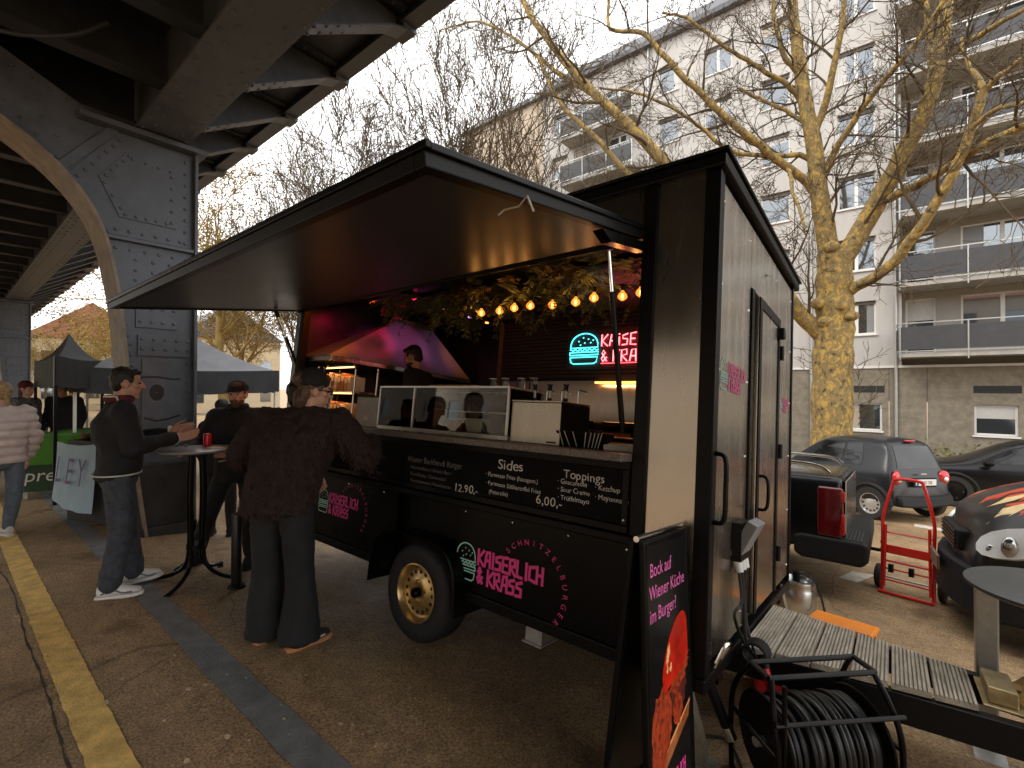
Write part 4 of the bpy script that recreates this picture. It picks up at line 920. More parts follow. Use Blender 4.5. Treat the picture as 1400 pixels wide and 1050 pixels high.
# --- neon sign
CY = emis('cyan_neon', (.08, .72, .78), 1.7); RD_ = emis('red_neon', (1., .07, .10), 2.8); RC = emis('pale_red_neon', (1., .36, .36), 1.5)
YN = YW - .055
ns = thing('neon_sign', 'cyan burger and red lettering neon sign on the slatted wall', 'neon sign', inT(0, YN, 0))
nw, nh = .37, .345; nx, nzz = -2.80, 2.275
out, seeds = burger_strokes(nw, nh)
mb = MB()
for st in out[:1] + out[2:]: mb.tube([V((nx + a, 0, nzz + b)) for a, b in st], .0065, 6)
mb.tube([V((nx + a, 0, nzz + b)) for a, b in out[1]], .0055, 6)
for st in seeds: mb.tube([V((nx + a, 0, nzz + b)) for a, b in st], .0065, 6)
tag(mb.build('burger_tubes', CY, ns, smooth=True), kind='stuff')
for s, dz in (('KAISERLICH', .185), ('& KRASS', .015)):
    ps, _ = strokes(s, face(nx + nw + .03, nzz + dz, 0), .125, adv=.82, sx=.9)
    mb = MB(); mb2 = MB()
    for st in ps: mb.tube(st, .0075, 6); mb2.tube([p + V((0, -.006, 0)) for p in st], .004, 5)
    tag(mb.build('letter_tubes', RD_, ns, smooth=True), kind='stuff'); tag(mb2.build('letter_cores', RC, ns, smooth=True), kind='stuff')
MB().tube([V((nx + nw + .03, 0, nzz + .0)), V((nx + nw + 1.05, 0, nzz + .0))], .004, 5).build('underline_tube', RD_, ns)
B('acrylic_board', (nx - .04, .022, nzz - .03), (nx + nw + 1.12, .028, nzz + nh + .03), mat('dark_acrylic', (.10, .05, .05), .35, var=0), ns)
# --- string of bulbs
BULB = emis('warm_filament', (1., .62, .22), 9)
def bulb_glass():
    m = bpy.data.materials.new('amber_bulb_glass'); m.use_nodes = True; t = m.node_tree; t.nodes.clear(); o = t.nodes.new('ShaderNodeOutputMaterial'); mx = t.nodes.new('ShaderNodeMixShader'); tr = t.nodes.new('ShaderNodeBsdfTransparent'); em = t.nodes.new('ShaderNodeEmission')
    em.inputs[0].default_value = (1, .30, .035, 1); em.inputs[1].default_value = 1.2; tr.inputs[0].default_value = (1, .7, .35, 1); mx.inputs[0].default_value = .6
    t.links.new(tr.outputs[0], mx.inputs[1]); t.links.new(em.outputs[0], mx.inputs[2]); t.links.new(mx.outputs[0], o.inputs[0]); return m
BGL = bulb_glass()
sl = thing('string_lights', 'string of glowing amber bulbs hanging in the fern garland', 'string lights', inT(0, 0, 0))
bx = [Ty(px, py, 1.93) for px, py in ((658, 428), (683, 425), (703, 421), (725, 418), (755, 417), (787, 413), (812, 407), (851, 405), (876, 400))]
mb = MB(); cp = [V((bx[0].x - .5, 1.95, 2.64))]
for a, b in zip(bx, bx[1:] + [bx[-1] + V((.25, 0, 0))]): cp += [V((a.x, 1.93, a.z + .085)), V(((a.x + b.x) / 2, 1.93, a.z + .06))]
mb.tube(smoothpath(cp, 3), .004, 5); mb.build('cable', BLKM, sl)
for p in bx:
    b = MB().lathe([(0, -.034), (.012, -.030), (.031, -.014), (.034, .0), (.027, .016), (.012, .032), (.010, .04)], TR(p.x, 1.93, p.z), 14).build('bulb', BGL, sl, smooth=True)
    MB().ball((p.x, 1.93, p.z - .002), (.011, .011, .022), 8, 6).build('filament', BULB, b, smooth=True)
    MB().cyl((p.x, 1.93, p.z + .04), (p.x, 1.93, p.z + .085), .013, n=10).build('socket', BLKM, b, smooth=True)
    lamp('bulb_light', 'POINT', (p.x, 1.90, p.z - .0), .45, (1, .46, .13), b, .022)
# --- fern garland
FERN = mat('fern_leaf', (.075, .12, .03), .6, var=.5, scale=5, col2=(.15, .17, .05)); FERN2 = mat('dry_fern_leaf', (.17, .10, .035), .6, var=.5, scale=6)
fg = thing('fern_garland', 'thick garland of artificial ferns along the trailer ceiling', 'garland', inT(0, 0, 0))
rnd = random.Random(21); mbs = [MB(), MB()]
for k in range(230):
    mb = mbs[0 if rnd.random() < .8 else 1]
    x = rnd.uniform(-4.15, -1.0); base = V((x, rnd.uniform(1.75, 2.5), rnd.uniform(2.60, 2.80))); a = rnd.uniform(0, 2*pi); ln = rnd.uniform(.20, .42); dr_ = rnd.uniform(.3, 1.1)
    d = V((cos(a), sin(a) * .7 - .25, 0)).normalized(); pts = []
    for j in range(9):
        u = j / 8; pts.append(base + d * ln * u * (1 - .25 * u * dr_) + V((0, 0, .06 * u - dr_ * ln * .85 * u * u)))
    mb.tube(pts, .0025, 3, cap=False)
    for j in range(1, 9):
        p = pts[j]; tdir = (pts[j] - pts[j - 1]).normalized(); sd = tdir.cross(V((rnd.uniform(-.3, .3), rnd.uniform(-.3, .3), 1))).normalized(); up = sd.cross(tdir)
        lw = ln * .26 * (1 - (j / 9.5) ** 1.6) + .012
        for sg in (-1, 1):
            for q in (0, .5):
                c = p - tdir * ln * q / 9; tip = c + sd * sg * lw + tdir * lw * .45 - up * lw * rnd.uniform(0, .35); m = c + (tip - c) * .5
                mb.add([c, m + tdir * .008, tip, m - tdir * .008], [(0, 1, 2, 3)])
for mb, m in zip(mbs, (FERN, FERN2)): tag(mb.build('fern_fronds', m, fg, fixn=False), kind='stuff')
B('garland_rail', (-4.2, 2.05, 2.80), (-1.0, 2.15, 2.822), BLKM, fg)
# --- light bar added to throw the coloured wash on the hood
lb = thing('led_bar', 'slim coloured LED bar under the trailer ceiling facing the hood', 'light bar', inT(-3.85, 0, 2.79)); B('housing', (-.03, 1.5, 0), (.03, 3.2, .03), BLKM, lb, .004)
for y, c, e in ((1.62, (1, .16, .0), 10), (2.02, (1, .015, .10), 8), (2.45, (.6, .10, .40), 5), (2.85, (.45, .18, .5), 2.4), (3.15, (1, .25, .04), 2.4)):
    s_ = MB().cyl((0, y, -.012), (0, y, -.0005), .022, n=12).build('diode', emis('diode_%d' % int(y * 100), c, 3), lb)
    o = lamp('diode_light', 'SPOT', (-.02, y, -.02), e, c, s_, .03); o.data.spot_size = RAD(62); o.data.spot_blend = .7
    o.rotation_euler = (V((-.75, (y - 2.4) * .25, -.45))).to_track_quat('-Z', 'Y').to_euler()
# prep light over the back worktop
pl_ = thing('prep_lamp', 'amber tube lamp under the slats above the back worktop', 'lamp', inT(-2.0, YW - .06, 2.06)); B('tube', (-.45, -.012, 0), (.45, .012, .02), emis('amber_tube', (1, .36, .08), 2.2), pl_); lamp('tube_light', 'AREA', (0, -.03, -.01), 3, (1, .40, .12), pl_, .8, .03, (RAD(15), 0, 0))
# ================================================================== things on the ground round the trailer
# --- A-board
t = thing('a_board_sign', 'black A-board poster sign with pink text and burger picture', 'sign', inT(-.775, .80, 0) @ RZ(0))
AW, AHT = .50, 1.13
POST = mat('poster_black', (.008, .0075, .0075), .25, var=.1, spec=.4)
for sg in (1, -1):
    M = RY(RAD(-5.0 * sg)) if True else None
    M = Matrix.Translation((.10 * sg, 0, 0)) @ RY(RAD(-4.0 * sg))
    fr = MB(); 
    fr.box((-.012, 0, .06), (.012, .03, AHT), M); fr.box((-.012, AW - .03, .06), (.012, AW, AHT), M); fr.box((-.012, .0305, AHT - .03), (.012, AW - .0305, AHT), M); fr.box((-.012, .0305, .06), (.012, AW - .0305, .09), M)
    f = fr.build('frame', BLK, t, bevel=.007, seg=3)
    for y in (.015, AW - .015): MB().box((-.01, y - .012, 0), (.01, y + .012, .0595), M).build('foot', RUB, f)
    p = MB().box((-.006, .03, .09), (.006, AW - .03, AHT - .03), M).build('poster_panel', POST, t)
    if sg == 1:
        BO = M @ Matrix.Translation((.0068, 0, 0)) @ Matrix(((0, 0, 1, 0), (1, 0, 0, 0), (0, 1, 0, 0), (0, 0, 0, 1)))
        for k, (s, y, z) in enumerate((('Bock auf', .06, .985), ('Wiener Küche', .05, .90), ('im Burger?', .05, .815))):
            mb = MB(); write(mb, s, BO @ TR(y, z, 0), .076, sx=.86); tag(mb.build('pink_lettering', mat('pink_print', (.80, .16, .45), .35, var=.05), p, fixn=False), kind='stuff')
        # printed burger: flat layers of print
        def blob(poly, lift, m, nm):
            mb = MB(); mb.add([BO @ V((a, b, lift)) for a, b in poly], [tuple(range(len(poly)))]); return mb.build(nm, m, p, fixn=False)
        def wob(cx, cz, rx, rz, n=28, amp=.06, seed=0, rot=0.):
            r = random.Random(seed); out = []
            for i in range(n):
                a = 2*pi*i/n; k = 1 + r.uniform(-amp, amp); x, z = rx*k*cos(a), rz*k*sin(a); out.append((cx + x*cos(rot) - z*sin(rot), cz + x*sin(rot) + z*cos(rot)))
            return out
        BUN = mat('printed_bun', (.58, .012, .005), .3, var=.6, scale=7, col2=(.80, .030, .010)); CHK = mat('printed_crumb', (.30, .015, .004), .45, var=.85, scale=46, col2=(.62, .07, .012)); BRD = mat('printed_board', (.30, .06, .015), .4, var=.45, scale=9, col2=(.55, .18, .05))
        blob([(.035, .20), (.44, .345), (.465, .40), (.035, .255)], .0002, BRD, 'printed_board')
        blob([(.035, .252), (.464, .398), (.464, .41), (.035, .266)], .0003, mat('printed_highlight', (.9, .35, .12), .4, var=.2), 'printed_board_edge')
        blob(wob(.14, .40, .095, .15, amp=.12, seed=3, rot=-.12), .0004, CHK, 'printed_schnitzel')
        blob(wob(.32, .47, .10, .085, amp=.15, seed=5, rot=.35), .0005, mat('printed_shadow', (.10, .008, .003), .5, var=.6, scale=30), 'printed_filling')
        blob(wob(.21, .43, .04, .10, amp=.14, seed=12), .00055, CHK, 'printed_schnitzel')
        blob(wob(.32, .42, .055, .06, amp=.12, seed=7), .0006, CHK, 'printed_tomato')
        blob(wob(.345, .545, .12, .05, amp=.22, seed=8, rot=.35), .0007, CHK, 'printed_salad')
        bun = [(.17 + .0, .52)] + [(.30 - .15*cos(a)*1.0 + .03*sin(a), .60 + .175*sin(a)**.8 + .06*(-cos(a))) for a in [pi*k/16 for k in range(1, 16)]] + [(.455, .60), (.40, .565), (.30, .545)]
        blob(bun, .0008, BUN, 'printed_bun')
        for (a, b, r1, r2, sd) in ((.225, .655, .015, .04, 1), (.25, .60, .010, .018, 2), (.215, .60, .008, .012, 4)): blob(wob(a, b, r1, r2, amp=.3, seed=sd, rot=-.4), .0009, mat('printed_glint', (1., .55, .22), .3, var=.1), 'printed_glint')
        PM = BO @ Matrix.Translation((0, 0, .0004))
        o_, sd_ = burger_strokes(.07, .085); mb = MB()
        for st in o_: ribbon(mb, [PM @ V((.06 + a, .11 + b, 0)) for a, b in st], .005, BO.to_3x3() @ V((0, 0, 1)))
        tag(mb.build('burger_emblem', PALE, p, fixn=False), kind='stuff'); mb = MB()
        for s, dz in (('KAISERLICH', .165), ('& KRASS', .115)):
            ps, _ = strokes(s, PM @ TR(.15, dz, 0), .042, adv=.8, sx=.8)
            for st in ps: ribbon(mb, st, .008, BO.to_3x3() @ V((0, 0, 1)))
        tag(mb.build('pink_lettering', PINK, p, fixn=False), kind='stuff')
MB().cyl((0, .0, AHT + .004), (0, AW, AHT + .004), .012, n=10).build('top_hinge', CHRM, t, smooth=True)
# --- power box with plugs and cables on the end wall
t = thing('socket_box', 'grey triple socket box with white plugs on the trailer end', 'socket box', inT(XR + .001, 1.84, 1.02))
B('back_box', (0, -.10, -.10), (.05, .10, .10), BLKM, t, .006)
for k in range(3):
    y = -.068 + k * .066; M = Matrix.Translation((.05, y, .02)) @ RY(RAD(25)); c = MB().box((-.02, -.030, -.11), (.035, .030, .10), M).build('socket_flap', mat('grey_socket', (.22, .22, .22), .45, var=.1), t, bevel=.006)
    MB().cyl((.02, y, -.10), (.035, y, -.155), .026, .022, n=12).build('plug', mat('white_plug', (.66, .65, .62), .4, var=.05), c, smooth=True)
BLC = mat('black_cable', (.010, .010, .010), .4, var=.1)
cz = thing('power_cables', 'black power cables looping from socket box down to the reel', 'cable', TRL)
for k, pts in enumerate(([(XR + .035, 1.775, .86), (XR + .05, 1.775, .72), (XR + .03, 1.72, .66), (XR + .06, 1.79, .52), (XR + .10, 1.83, .46), (XR + .17, 1.78, .38)],
                         [(XR + .035, 1.84, .86), (XR + .05, 1.84, .65), (XR + .07, 1.83, .50), (XR + .12, 1.83, .43), (XR + .2, 1.76, .36)],
                         [(XR + .035, 1.905, .86), (XR + .045, 1.90, .6), (XR + .10, 1.88, .44), (XR + .16, 1.85, .36), (XR + .2, 1.80, .2)])):
    MB().tube(smoothpath([V(p) for p in pts], 6), .0085, 8).build('cable', BLC, cz, smooth=True)
mb = MB()
for k in range(5): mb.tube([V((XR + .11 + .055*cos(a), 1.84 + .02*k - .04, .47 + .05*sin(a))) for a in [j*pi/8 for j in range(17)]], .009, 6)
mb.build('coil', BLC, cz, smooth=True)
MB().cyl((XR + .16, 1.80, .42), (XR + .20, 1.775, .30), .021, .016, n=12).build('red_connector', mat('red_plastic', (.55, .015, .015), .35, var=.1), cz, smooth=True); MB().cyl((XR + .14, 1.815, .475), (XR + .162, 1.80, .42), .024, n=12).build('black_connector', BLKM, cz, smooth=True)
# --- cable reel
pA, pB = G(1026, 1085), G(1190, 1085)
rd = math.atan2(pB.y - pA.y, pB.x - pA.x); RWD = (pB - pA).length; mid = (pA + pB) / 2
t = thing('cable_reel', 'black steel drum reel wound with thick black cable', 'cable reel', at(mid.x, mid.y, None, rd))
hw = RWD / 2; hh = .57; hd_ = .17
mb = MB()
for sx in (-hw + .012, hw - .012):
    mb.tube(smoothpath([V((sx, -hd_, .012)), V((sx, -hd_, hh * .55)), V((sx * .96, -hd_ * .75, hh * .8)), V((sx * .86, -.07, hh))], 5), .012, 8); mb.tube(smoothpath([V((sx, hd_, .012)), V((sx, hd_, hh * .55)), V((sx * .96, hd_ * .75, hh * .8)), V((sx * .86, .05, hh))], 5), .012, 8); mb.tube([V((sx, -hd_, .012)), V((sx, hd_, .012))], .012, 8); mb.tube([V((sx, -hd_, .30)), V((sx, hd_, .30))], .010, 8)
mb.tube([V((-hw * .86, -.07, hh)), V((hw * .86, -.07, hh))], .012, 8); mb.tube([V((-hw * .86, .05, hh)), V((hw * .86, .05, hh))], .012, 8); mb.tube([V((-hw * .86, -.07, hh)), V((-hw * .86, .05, hh))], .012, 8); mb.tube([V((hw * .86, -.07, hh)), V((hw * .86, .05, hh))], .012, 8)
mb.tube([V((-hw, -hd_, .44)), V((hw, -hd_, .44))], .010, 8)
mb.tube([V((-hw + .04, -hd_, .012)), V((-hw + .04, -hd_, .6))], .010, 8)
mb.build('tube_frame', BLK, t, smooth=True)
for sx in (-hw + .07, hw - .06): MB().lathe([(0, -.006), (.195, -.006), (.20, 0), (.195, .006), (0, .006)], TR(sx, 0, .25) @ RY(pi/2), 36).build('drum_flange', BLKM, t, smooth=True)
MB().cyl((-hw + .02, 0, .25), (hw - .02, 0, .25), .02, n=12).build('axle', GALV, t, smooth=True)
rnd = random.Random(9); x = -hw + .10; k = 0
while x < hw - .085:
    r = .165 + rnd.uniform(-.012, .012); tl_ = rnd.uniform(-.014, .014) if x > 0 else rnd.uniform(-.04, .04); n = 36
    mb = MB(); ring = [V((x + tl_ * cos(2*pi*j/n + .5), r * cos(2*pi*j/n), .25 + r * sin(2*pi*j/n))) for j in range(n + 1)]; mb.tube(ring, .0115, 8, cap=False); mb.build('cable_turn', BLC, t, smooth=True, fixn=False); x += .0235; k += 1
MB().cyl((-hw + .08, 0, .25), (hw - .07, 0, .25), .15, n=24).build('drum', BLKM, t, smooth=True)
t = thing('extension_cable', 'thin black cable trailing on the asphalt by the A-board', 'cable', TR(0, 0, 0))
pts = [G(a, b) for a, b in ((935, 1000), (965, 1008), (990, 1012), (1005, 1030), (1020, 1070))]
MB().tube(smoothpath([V((p.x, p.y, gz(p.y) + .008)) for p in pts], 5), .007, 6).build('cable', BLC, t, smooth=True)
# --- red and green crate under the drawbar
p = G(1080, 965); t = thing('tool_crate', 'red crate with green end under the timber deck', 'crate', at(p.x + .02, p.y + .15, None, RAD(15), True)); B('crate_body', (-.24, -.12, .0), (.20, .12, .20), MATS['red_plastic'], t, .015); B('green_end', (.201, -.11, .01), (.25, .11, .19), mat('green_plastic', (.03, .16, .06), .4, var=.1), t, .01); MB().tube([V((-.1, 0, .2)), V((-.1, 0, .245)), V((.08, 0, .245)), V((.08, 0, .2))], .009, 6).build('handle', BLKM, t)
# --- keg, orange stool
p = G(1088, 842); t = thing('steel_keg', 'small steel keg with black valve behind the trailer corner', 'keg', at(p.x, p.y, None, 0, True))
mb = MB(); mb.lathe([(.13, 0), (.15, .01), (.155, .03), (.15, .05), (.158, .07), (.158, .26), (.15, .28), (.155, .30), (.15, .33), (.12, .335), (.11, .30), (.0, .30)], n=32); mb.build('drum', mat('keg_steel', (.6, .6, .58), .25, metal=1, var=.1), t, smooth=True); MB().cyl((0, 0, .30), (0, 0, .40), .03, n=12).build('valve', BLKM, t, smooth=True); MB().tube(smoothpath([V((0, 0, .38)), V((.1, -.05, .42)), V((.18, -.06, .3)), V((.24, -.08, .08)), V((.3, -.2, .02))], 6), .009, 6).build('hose', BLC, t, smooth=True)
p = G(1152, 905); t = thing('step_stool', 'orange plastic step stool beyond the timber deck', 'stool', at(p.x, p.y, None, RAD(-8), True)); ORG = mat('orange_plastic', (.80, .24, .02), .45, var=.1, scale=5)
B('top', (-.2, -.13, .25), (.2, .13, .285), ORG, t, .02)
for sx in (-1, 1):
    for sy in (-1, 1): MB().loft([[V((sx * .19 + a, sy * .12 + b, 0)) for a, b in ((-.02, -.02), (.02, -.02), (.02, .02), (-.02, .02))], [V((sx * .16 + a, sy * .09 + b, .249)) for a, b in ((-.02, -.02), (.02, -.02), (.02, .02), (-.02, .02))]]).build('leg', ORG, t)
# --- red hand truck
p = G(1240, 816); t = thing('hand_truck', 'bright red tubular hand truck standing on the road', 'hand truck', at(p.x, p.y, None, RAD(-12), True)); RED = mat('red_enamel', (.72, .018, .012), .3, var=.08, coat=.4)
a0, a1 = G(1208, 806), G(1277, 826); hwid = (a1 - a0).length / 2
mb = MB(); pth = [V((-hwid, -.10, .02)), V((-hwid, 0, .04)), V((-hwid, .04, .55)), V((-hwid * .98, .06, .80)), V((-hwid * .62, .08, 1.13)), V((-hwid * .45, .08, 1.19)), V((hwid * .45, .08, 1.19)), V((hwid * .62, .08, 1.13)), V((hwid * .98, .06, .80)), V((hwid, .04, .55)), V((hwid, 0, .04)), V((hwid, -.10, .02))]
mb.tube(smoothpath(pth, 5), .016, 8); mb.tube([V((-hwid, -.1, .02)), V((hwid, -.1, .02))], .016, 8); mb.tube([V((-hwid * .9, -.02, .06)), V((-hwid * .85, .02, .70))], .014, 8); mb.tube([V((hwid * .9, -.02, .06)), V((hwid * .85, .02, .72))], .014, 8)
mb.build('frame', RED, t, smooth=True)
for k, (z, r) in enumerate(((.62, .009), (.32, .012), (.30 - .06, .009), (.12, .009))): MB().tube([V((-hwid, .02 + z * .04, z)), V((hwid, .02 + z * .04, z))], r, 6).build('cross_bar', RED, t, smooth=True)
MB().box((-hwid, .03, .40), (hwid, .05, .49)).build('back_plate', RED, t, bevel=.006)
for sx in (-1, 1): MB().lathe([(.03, -.03), (.09, -.03), (.12, -.02), (.125, 0), (.12, .02), (.09, .03), (.03, .03)], TR(sx * (hwid + .05), .12, .128) @ RY(pi/2), 24).build('wheel', RUB, t, smooth=True)
MB().cyl((-hwid - .06, .12, .128), (hwid + .06, .12, .128), .01, n=8).build('axle', GALV, t, smooth=True)
for sx in (-.6, .2): MB().box((hwid * sx - .02, .0, .22), (hwid * sx + .02, -.05, .30)).build('clamp', BLKM, t)
# --- grey round bar table beside the drawbar
c = atZ(1446, 818, .60); t = thing('bar_table', 'grey round bar table on a broad aluminium leg beside the drawbar', 'table', at(c.x + .02, c.y + .12, None, 0)); th_ = .60 - gz(c.y + .12)
MB().lathe([(0, -.03), (.33, -.03), (.345, -.02), (.345, -.005), (.335, 0), (0, 0)], TR(0, 0, th_), 48).build('table_top', mat('grey_table_top', (.075, .078, .076), .45, var=.12, scale=14), t, smooth=True)
MB().box((-.30, -.04, .02), (-.21, .04, th_ - .031)).build('leg', GALV, t, bevel=.008); MB().box((.10, -.03, .02), (.17, .03, th_ - .031)).build('leg', GALV, t, bevel=.008); MB().box((-.32, -.25, 0), (-.19, .25, .0195)).build('foot', GALV, t, bevel=.006); MB().box((.08, -.25, 0), (.19, .25, .0195)).build('foot', GALV, t, bevel=.006)
# --- plywood wedge leaning on the coupling
t = thing('timber_wedge', 'yellow plywood board leaning on the drawbar coupling', 'board', inT(.55, 2.38, ZD + .06)); MB().box((-.16, -.10, -.015), (.20, .10, .01), Matrix.Translation((0, 0, .06)) @ RY(RAD(-48))).build('board', mat('plywood', (.50, .30, .10), .6, var=.3, scale=6, stretch=(1, 6, 6)), t, bevel=.004); MB().box((-.14, -.05, -.045), (-.02, .05, -.02)).build('batten', MATS['plywood'], t)

# ================================================================== vehicles
CARB = mat('black_car_paint', (.004, .004, .0044), .26, var=.1, spec=.3, coat=.12)
CARG = mat('graphite_car_paint', (.011, .012, .014), .3, var=.1, spec=.35, coat=.12)
CARM = mat('matt_black_car_paint', (.010, .0095, .009), .38, var=.15, spec=.35, coat=.1)
TRIM = mat('car_plastic', (.010, .010, .0105), .6, spec=.25, var=.15)
CGL = mat('car_glass', (.006, .007, .007), .05, var=0, spec=.5)
TAIL = mat('tail_lamp', (.50, .008, .012), .12, var=.15, coat=.6); LENS = mat('lamp_lens', (.85, .85, .82), .1, metal=.25, var=.1)
def car_loft(name, secs, m, par, sub=2):
    """secs: (x, [(y, z) half outline from bottom centre to top centre])"""
    mb = MB(); rings = []
    for x, h in secs:
        xs_ = x if isinstance(x, (list, tuple)) else [x] * len(h)
        rings.append([V((xx, -y, z)) for xx, (y, z) in zip(xs_, h)] + [V((xx, y, z)) for xx, (y, z) in list(zip(xs_, h))[::-1]])
    mb.loft(rings); return mb.build(name, m, par, smooth=True, subsurf=sub)
def wheel(par, x, y, r, wd, rimm, spokes=12, name='wheel'):
    e = bpy.data.objects.new(name, None); COL.objects.link(e); e.parent = par; e.location = (x, y, r); e.rotation_euler = (pi/2 if y < 0 else -pi/2, 0, 0)
    n = 32; pr = [(r*.62, -wd/2), (r*.9, -wd/2), (r, -wd*.35), (r, wd*.35), (r*.93, wd*.5), (r*.66, wd*.48), (r*.62, wd*.4)]
    mb = MB(); mb.loft([[V((q * cos(2*pi*k/n), q * sin(2*pi*k/n), h)) for k in range(n)] for q, h in pr + pr[:1]], cap=False); mb.build('tyre', RUB, e, smooth=True)
    rm = MB().lathe([(0, -wd*.3), (r*.64, -wd*.3), (r*.66, wd*.44), (r*.60, wd*.42), (r*.57, wd*.25), (r*.30, wd*.30), (r*.12, wd*.40), (0, wd*.40)], n=32).build('rim', rimm, e, smooth=True)
    hm_ = MB().cyl((0, 0, 0), (0, 0, .02), r*.055, n=8).mesh('vent_hole', DARK)
    for k in range(spokes):
        o = bpy.data.objects.new('vent_hole', hm_); COL.objects.link(o); o.parent = rm; o.location = (r*.46*cos(2*pi*k/spokes), r*.46*sin(2*pi*k/spokes), wd*.265)
    return e
def patchfit(par, name, poly, m, thick=.012):
    mb = MB(); ns_ = (V(poly[1]) - V(poly[0])).cross(V(poly[-1]) - V(poly[0])).normalized() * thick
    ns_ = ns_.normalized() * .012; mb.loft([[V(p) - ns_ for p in poly], [V(p) + ns_ for p in poly]]); return mb.build(name, m, par, bevel=.004)
def skin_patch(par, body, name, quad, axis, m, lift=.006, nu=10, nv=8):
    """lay a thin pane on the body: quad of (x or y, z) corners, seen along axis"""
    bpy.context.view_layer.update(); dg = bpy.context.evaluated_depsgraph_get(); bv = BVHTree.FromObject(body.evaluated_get(dg), dg); ax = V(axis); rows = []
    for j in range(nv + 1):
        row = []
        for i in range(nu + 1):
            a = V(quad[0]).lerp(V(quad[1]), i / nu); b = V(quad[3]).lerp(V(quad[2]), i / nu); c = a.lerp(b, j / nv)
            o = V((c.x, 0, c.y)) if abs(ax.y) > .5 else V((0, c.x, c.y)); o = o - ax * 4; h = bv.ray_cast(o, ax); row.append((h[0] if h[0] else o + ax * 3.2) - ax * lift)
        rows.append(row)
    mb = MB(); mb.loft(rows, cap=False, closed=False); x = mb.build(name, m, par, smooth=True); x.location = body.location; return x
from mathutils.bvhtree import BVHTree
# --- small hatchback (front along +x of its own frame, rear at x = 0)
sm = G(1194, 709); th_h = RAD(90 + 56)
t = thing('small_car', 'dark grey two-seat hatchback with red tail lamps and silver wheels', 'car', at(sm.x, sm.y, gz(sm.y)) @ RX(-.05) @ RZ(th_h) @ TR(-.45, -.70, 0))
WB = .83
def hs(w0, zs0, zb, zt, wt, top, sl=.28): return [(0, sl), (w0 * .96, sl), (w0, sl + .14), (w0, (sl + zb) / 2 + .1), (w0 * .975, zb), (wt * 1.02, zb + (zt - zb) * .55), (wt, zt - .07), (wt * .72, zt), (0, zt + .02)]
secs = [([-.02, -.02, 0, .02, .10, .16, .22, .24, .24], hs(.72, 0, .88, 1.42, .58, 0)), ([.10, .08, .08, .10, .15, .22, .32, .34, .34], hs(.80, 0, .93, 1.50, .60, 0)), (.45, hs(WB, 0, .95, 1.53, .61, 0)), (.95, hs(WB, 0, .94, 1.545, .62, 0)), (1.55, hs(WB, 0, .92, 1.51, .60, 0)), ([1.95, 1.95, 1.95, 1.95, 1.95, 1.92, 1.85, 1.83, 1.83], hs(WB, 0, .90, 1.36, .58, 0)), (2.30, hs(.81, 0, .86, 1.00, .66, 0)), ([2.66, 2.68, 2.68, 2.66, 2.62, 2.6, 2.58, 2.56, 2.56], hs(.70, 0, .70, .84, .55, 0))]
sbody = car_loft('body', secs, CARG, t)
skin_patch(t, sbody, 'rear_window', [(.54, .985), (-.54, .985), (-.47, 1.40), (.47, 1.40)], (1, 0, 0), CGL)
for sg in (-1, 1):
    skin_patch(t, sbody, 'side_window', [(.62, 1.0), (1.0, .99), (1.0, 1.42), (.70, 1.42)], (0, -sg, 0), CGL); skin_patch(t, sbody, 'side_window', [(1.05, .99), (1.80, .96), (1.55, 1.40), (1.05, 1.42)], (0, -sg, 0), CGL)
    lm = MB().ball((.085, sg * .63, .82), (.06, .115, .135), 16, 10, RZ(sg * .25)).build('tail_lamp', TAIL, t, smooth=True); MB().ball((.035, sg * .625, .79), (.03, .055, .045), 12, 8).build('reversing_lens', LENS, lm, smooth=True)
    wheel(t, .43, sg * .745, .30, .185, mat('silver_wheel', (.55, .54, .52), .35, metal=.6, var=.1), 12); wheel(t, 2.28, sg * .72, .29, .165, MATS['silver_wheel'], 12)
    MB().tube([V((.43 + .36*cos(a), sg * .81, .30 + .36*sin(a))) for a in [pi*k/10 for k in range(11)]], .045, 6).build('wheel_arch', TRIM, t, smooth=True)
bp = MB(); bp.loft([[V((-.07, y, z)), V((.14, y, z)), V((.14, y, z + .20)), V((-.03, y, z + .20))] for y, z in ((-.70, .31), (-.4, .29), (0, .28), (.4, .29), (.70, .31))]); bp.build('rear_bumper', TRIM, t, bevel=.04, smooth=True)
pk = MB().box((-.018, -.26, .69), (.02, .26, .80)).build('licence_plate', mat('plate_white', (.75, .74, .70), .4, var=.03), t, bevel=.004)
mb = MB(); write(mb, 'HH·OD 730E', Matrix.Translation((-.0195, .215, .713)) @ Matrix(((0, 0, -1, 0), (-1, 0, 0, 0), (0, 1, 0, 0), (0, 0, 0, 1))), .088, sx=.74); tag(mb.build('plate_lettering', BLKM, pk, fixn=False), kind='stuff'); MB().box((-.0196, .218, .692), (-.0185, .258, .798)).build('blue_strip', mat('plate_blue', (.02, .06, .35), .4), pk)
MB().box((.0, -.30, .655), (.02, .30, .83)).build('plate_recess', TRIM, t, bevel=.02); MB().box((.235, -.11, 1.475), (.30, .11, 1.51)).build('brake_lamp', TAIL, t, bevel=.01)
MB().box((.02, -.07, .88), (.045, .07, .905)).build('badge', CHRM, t, bevel=.006)
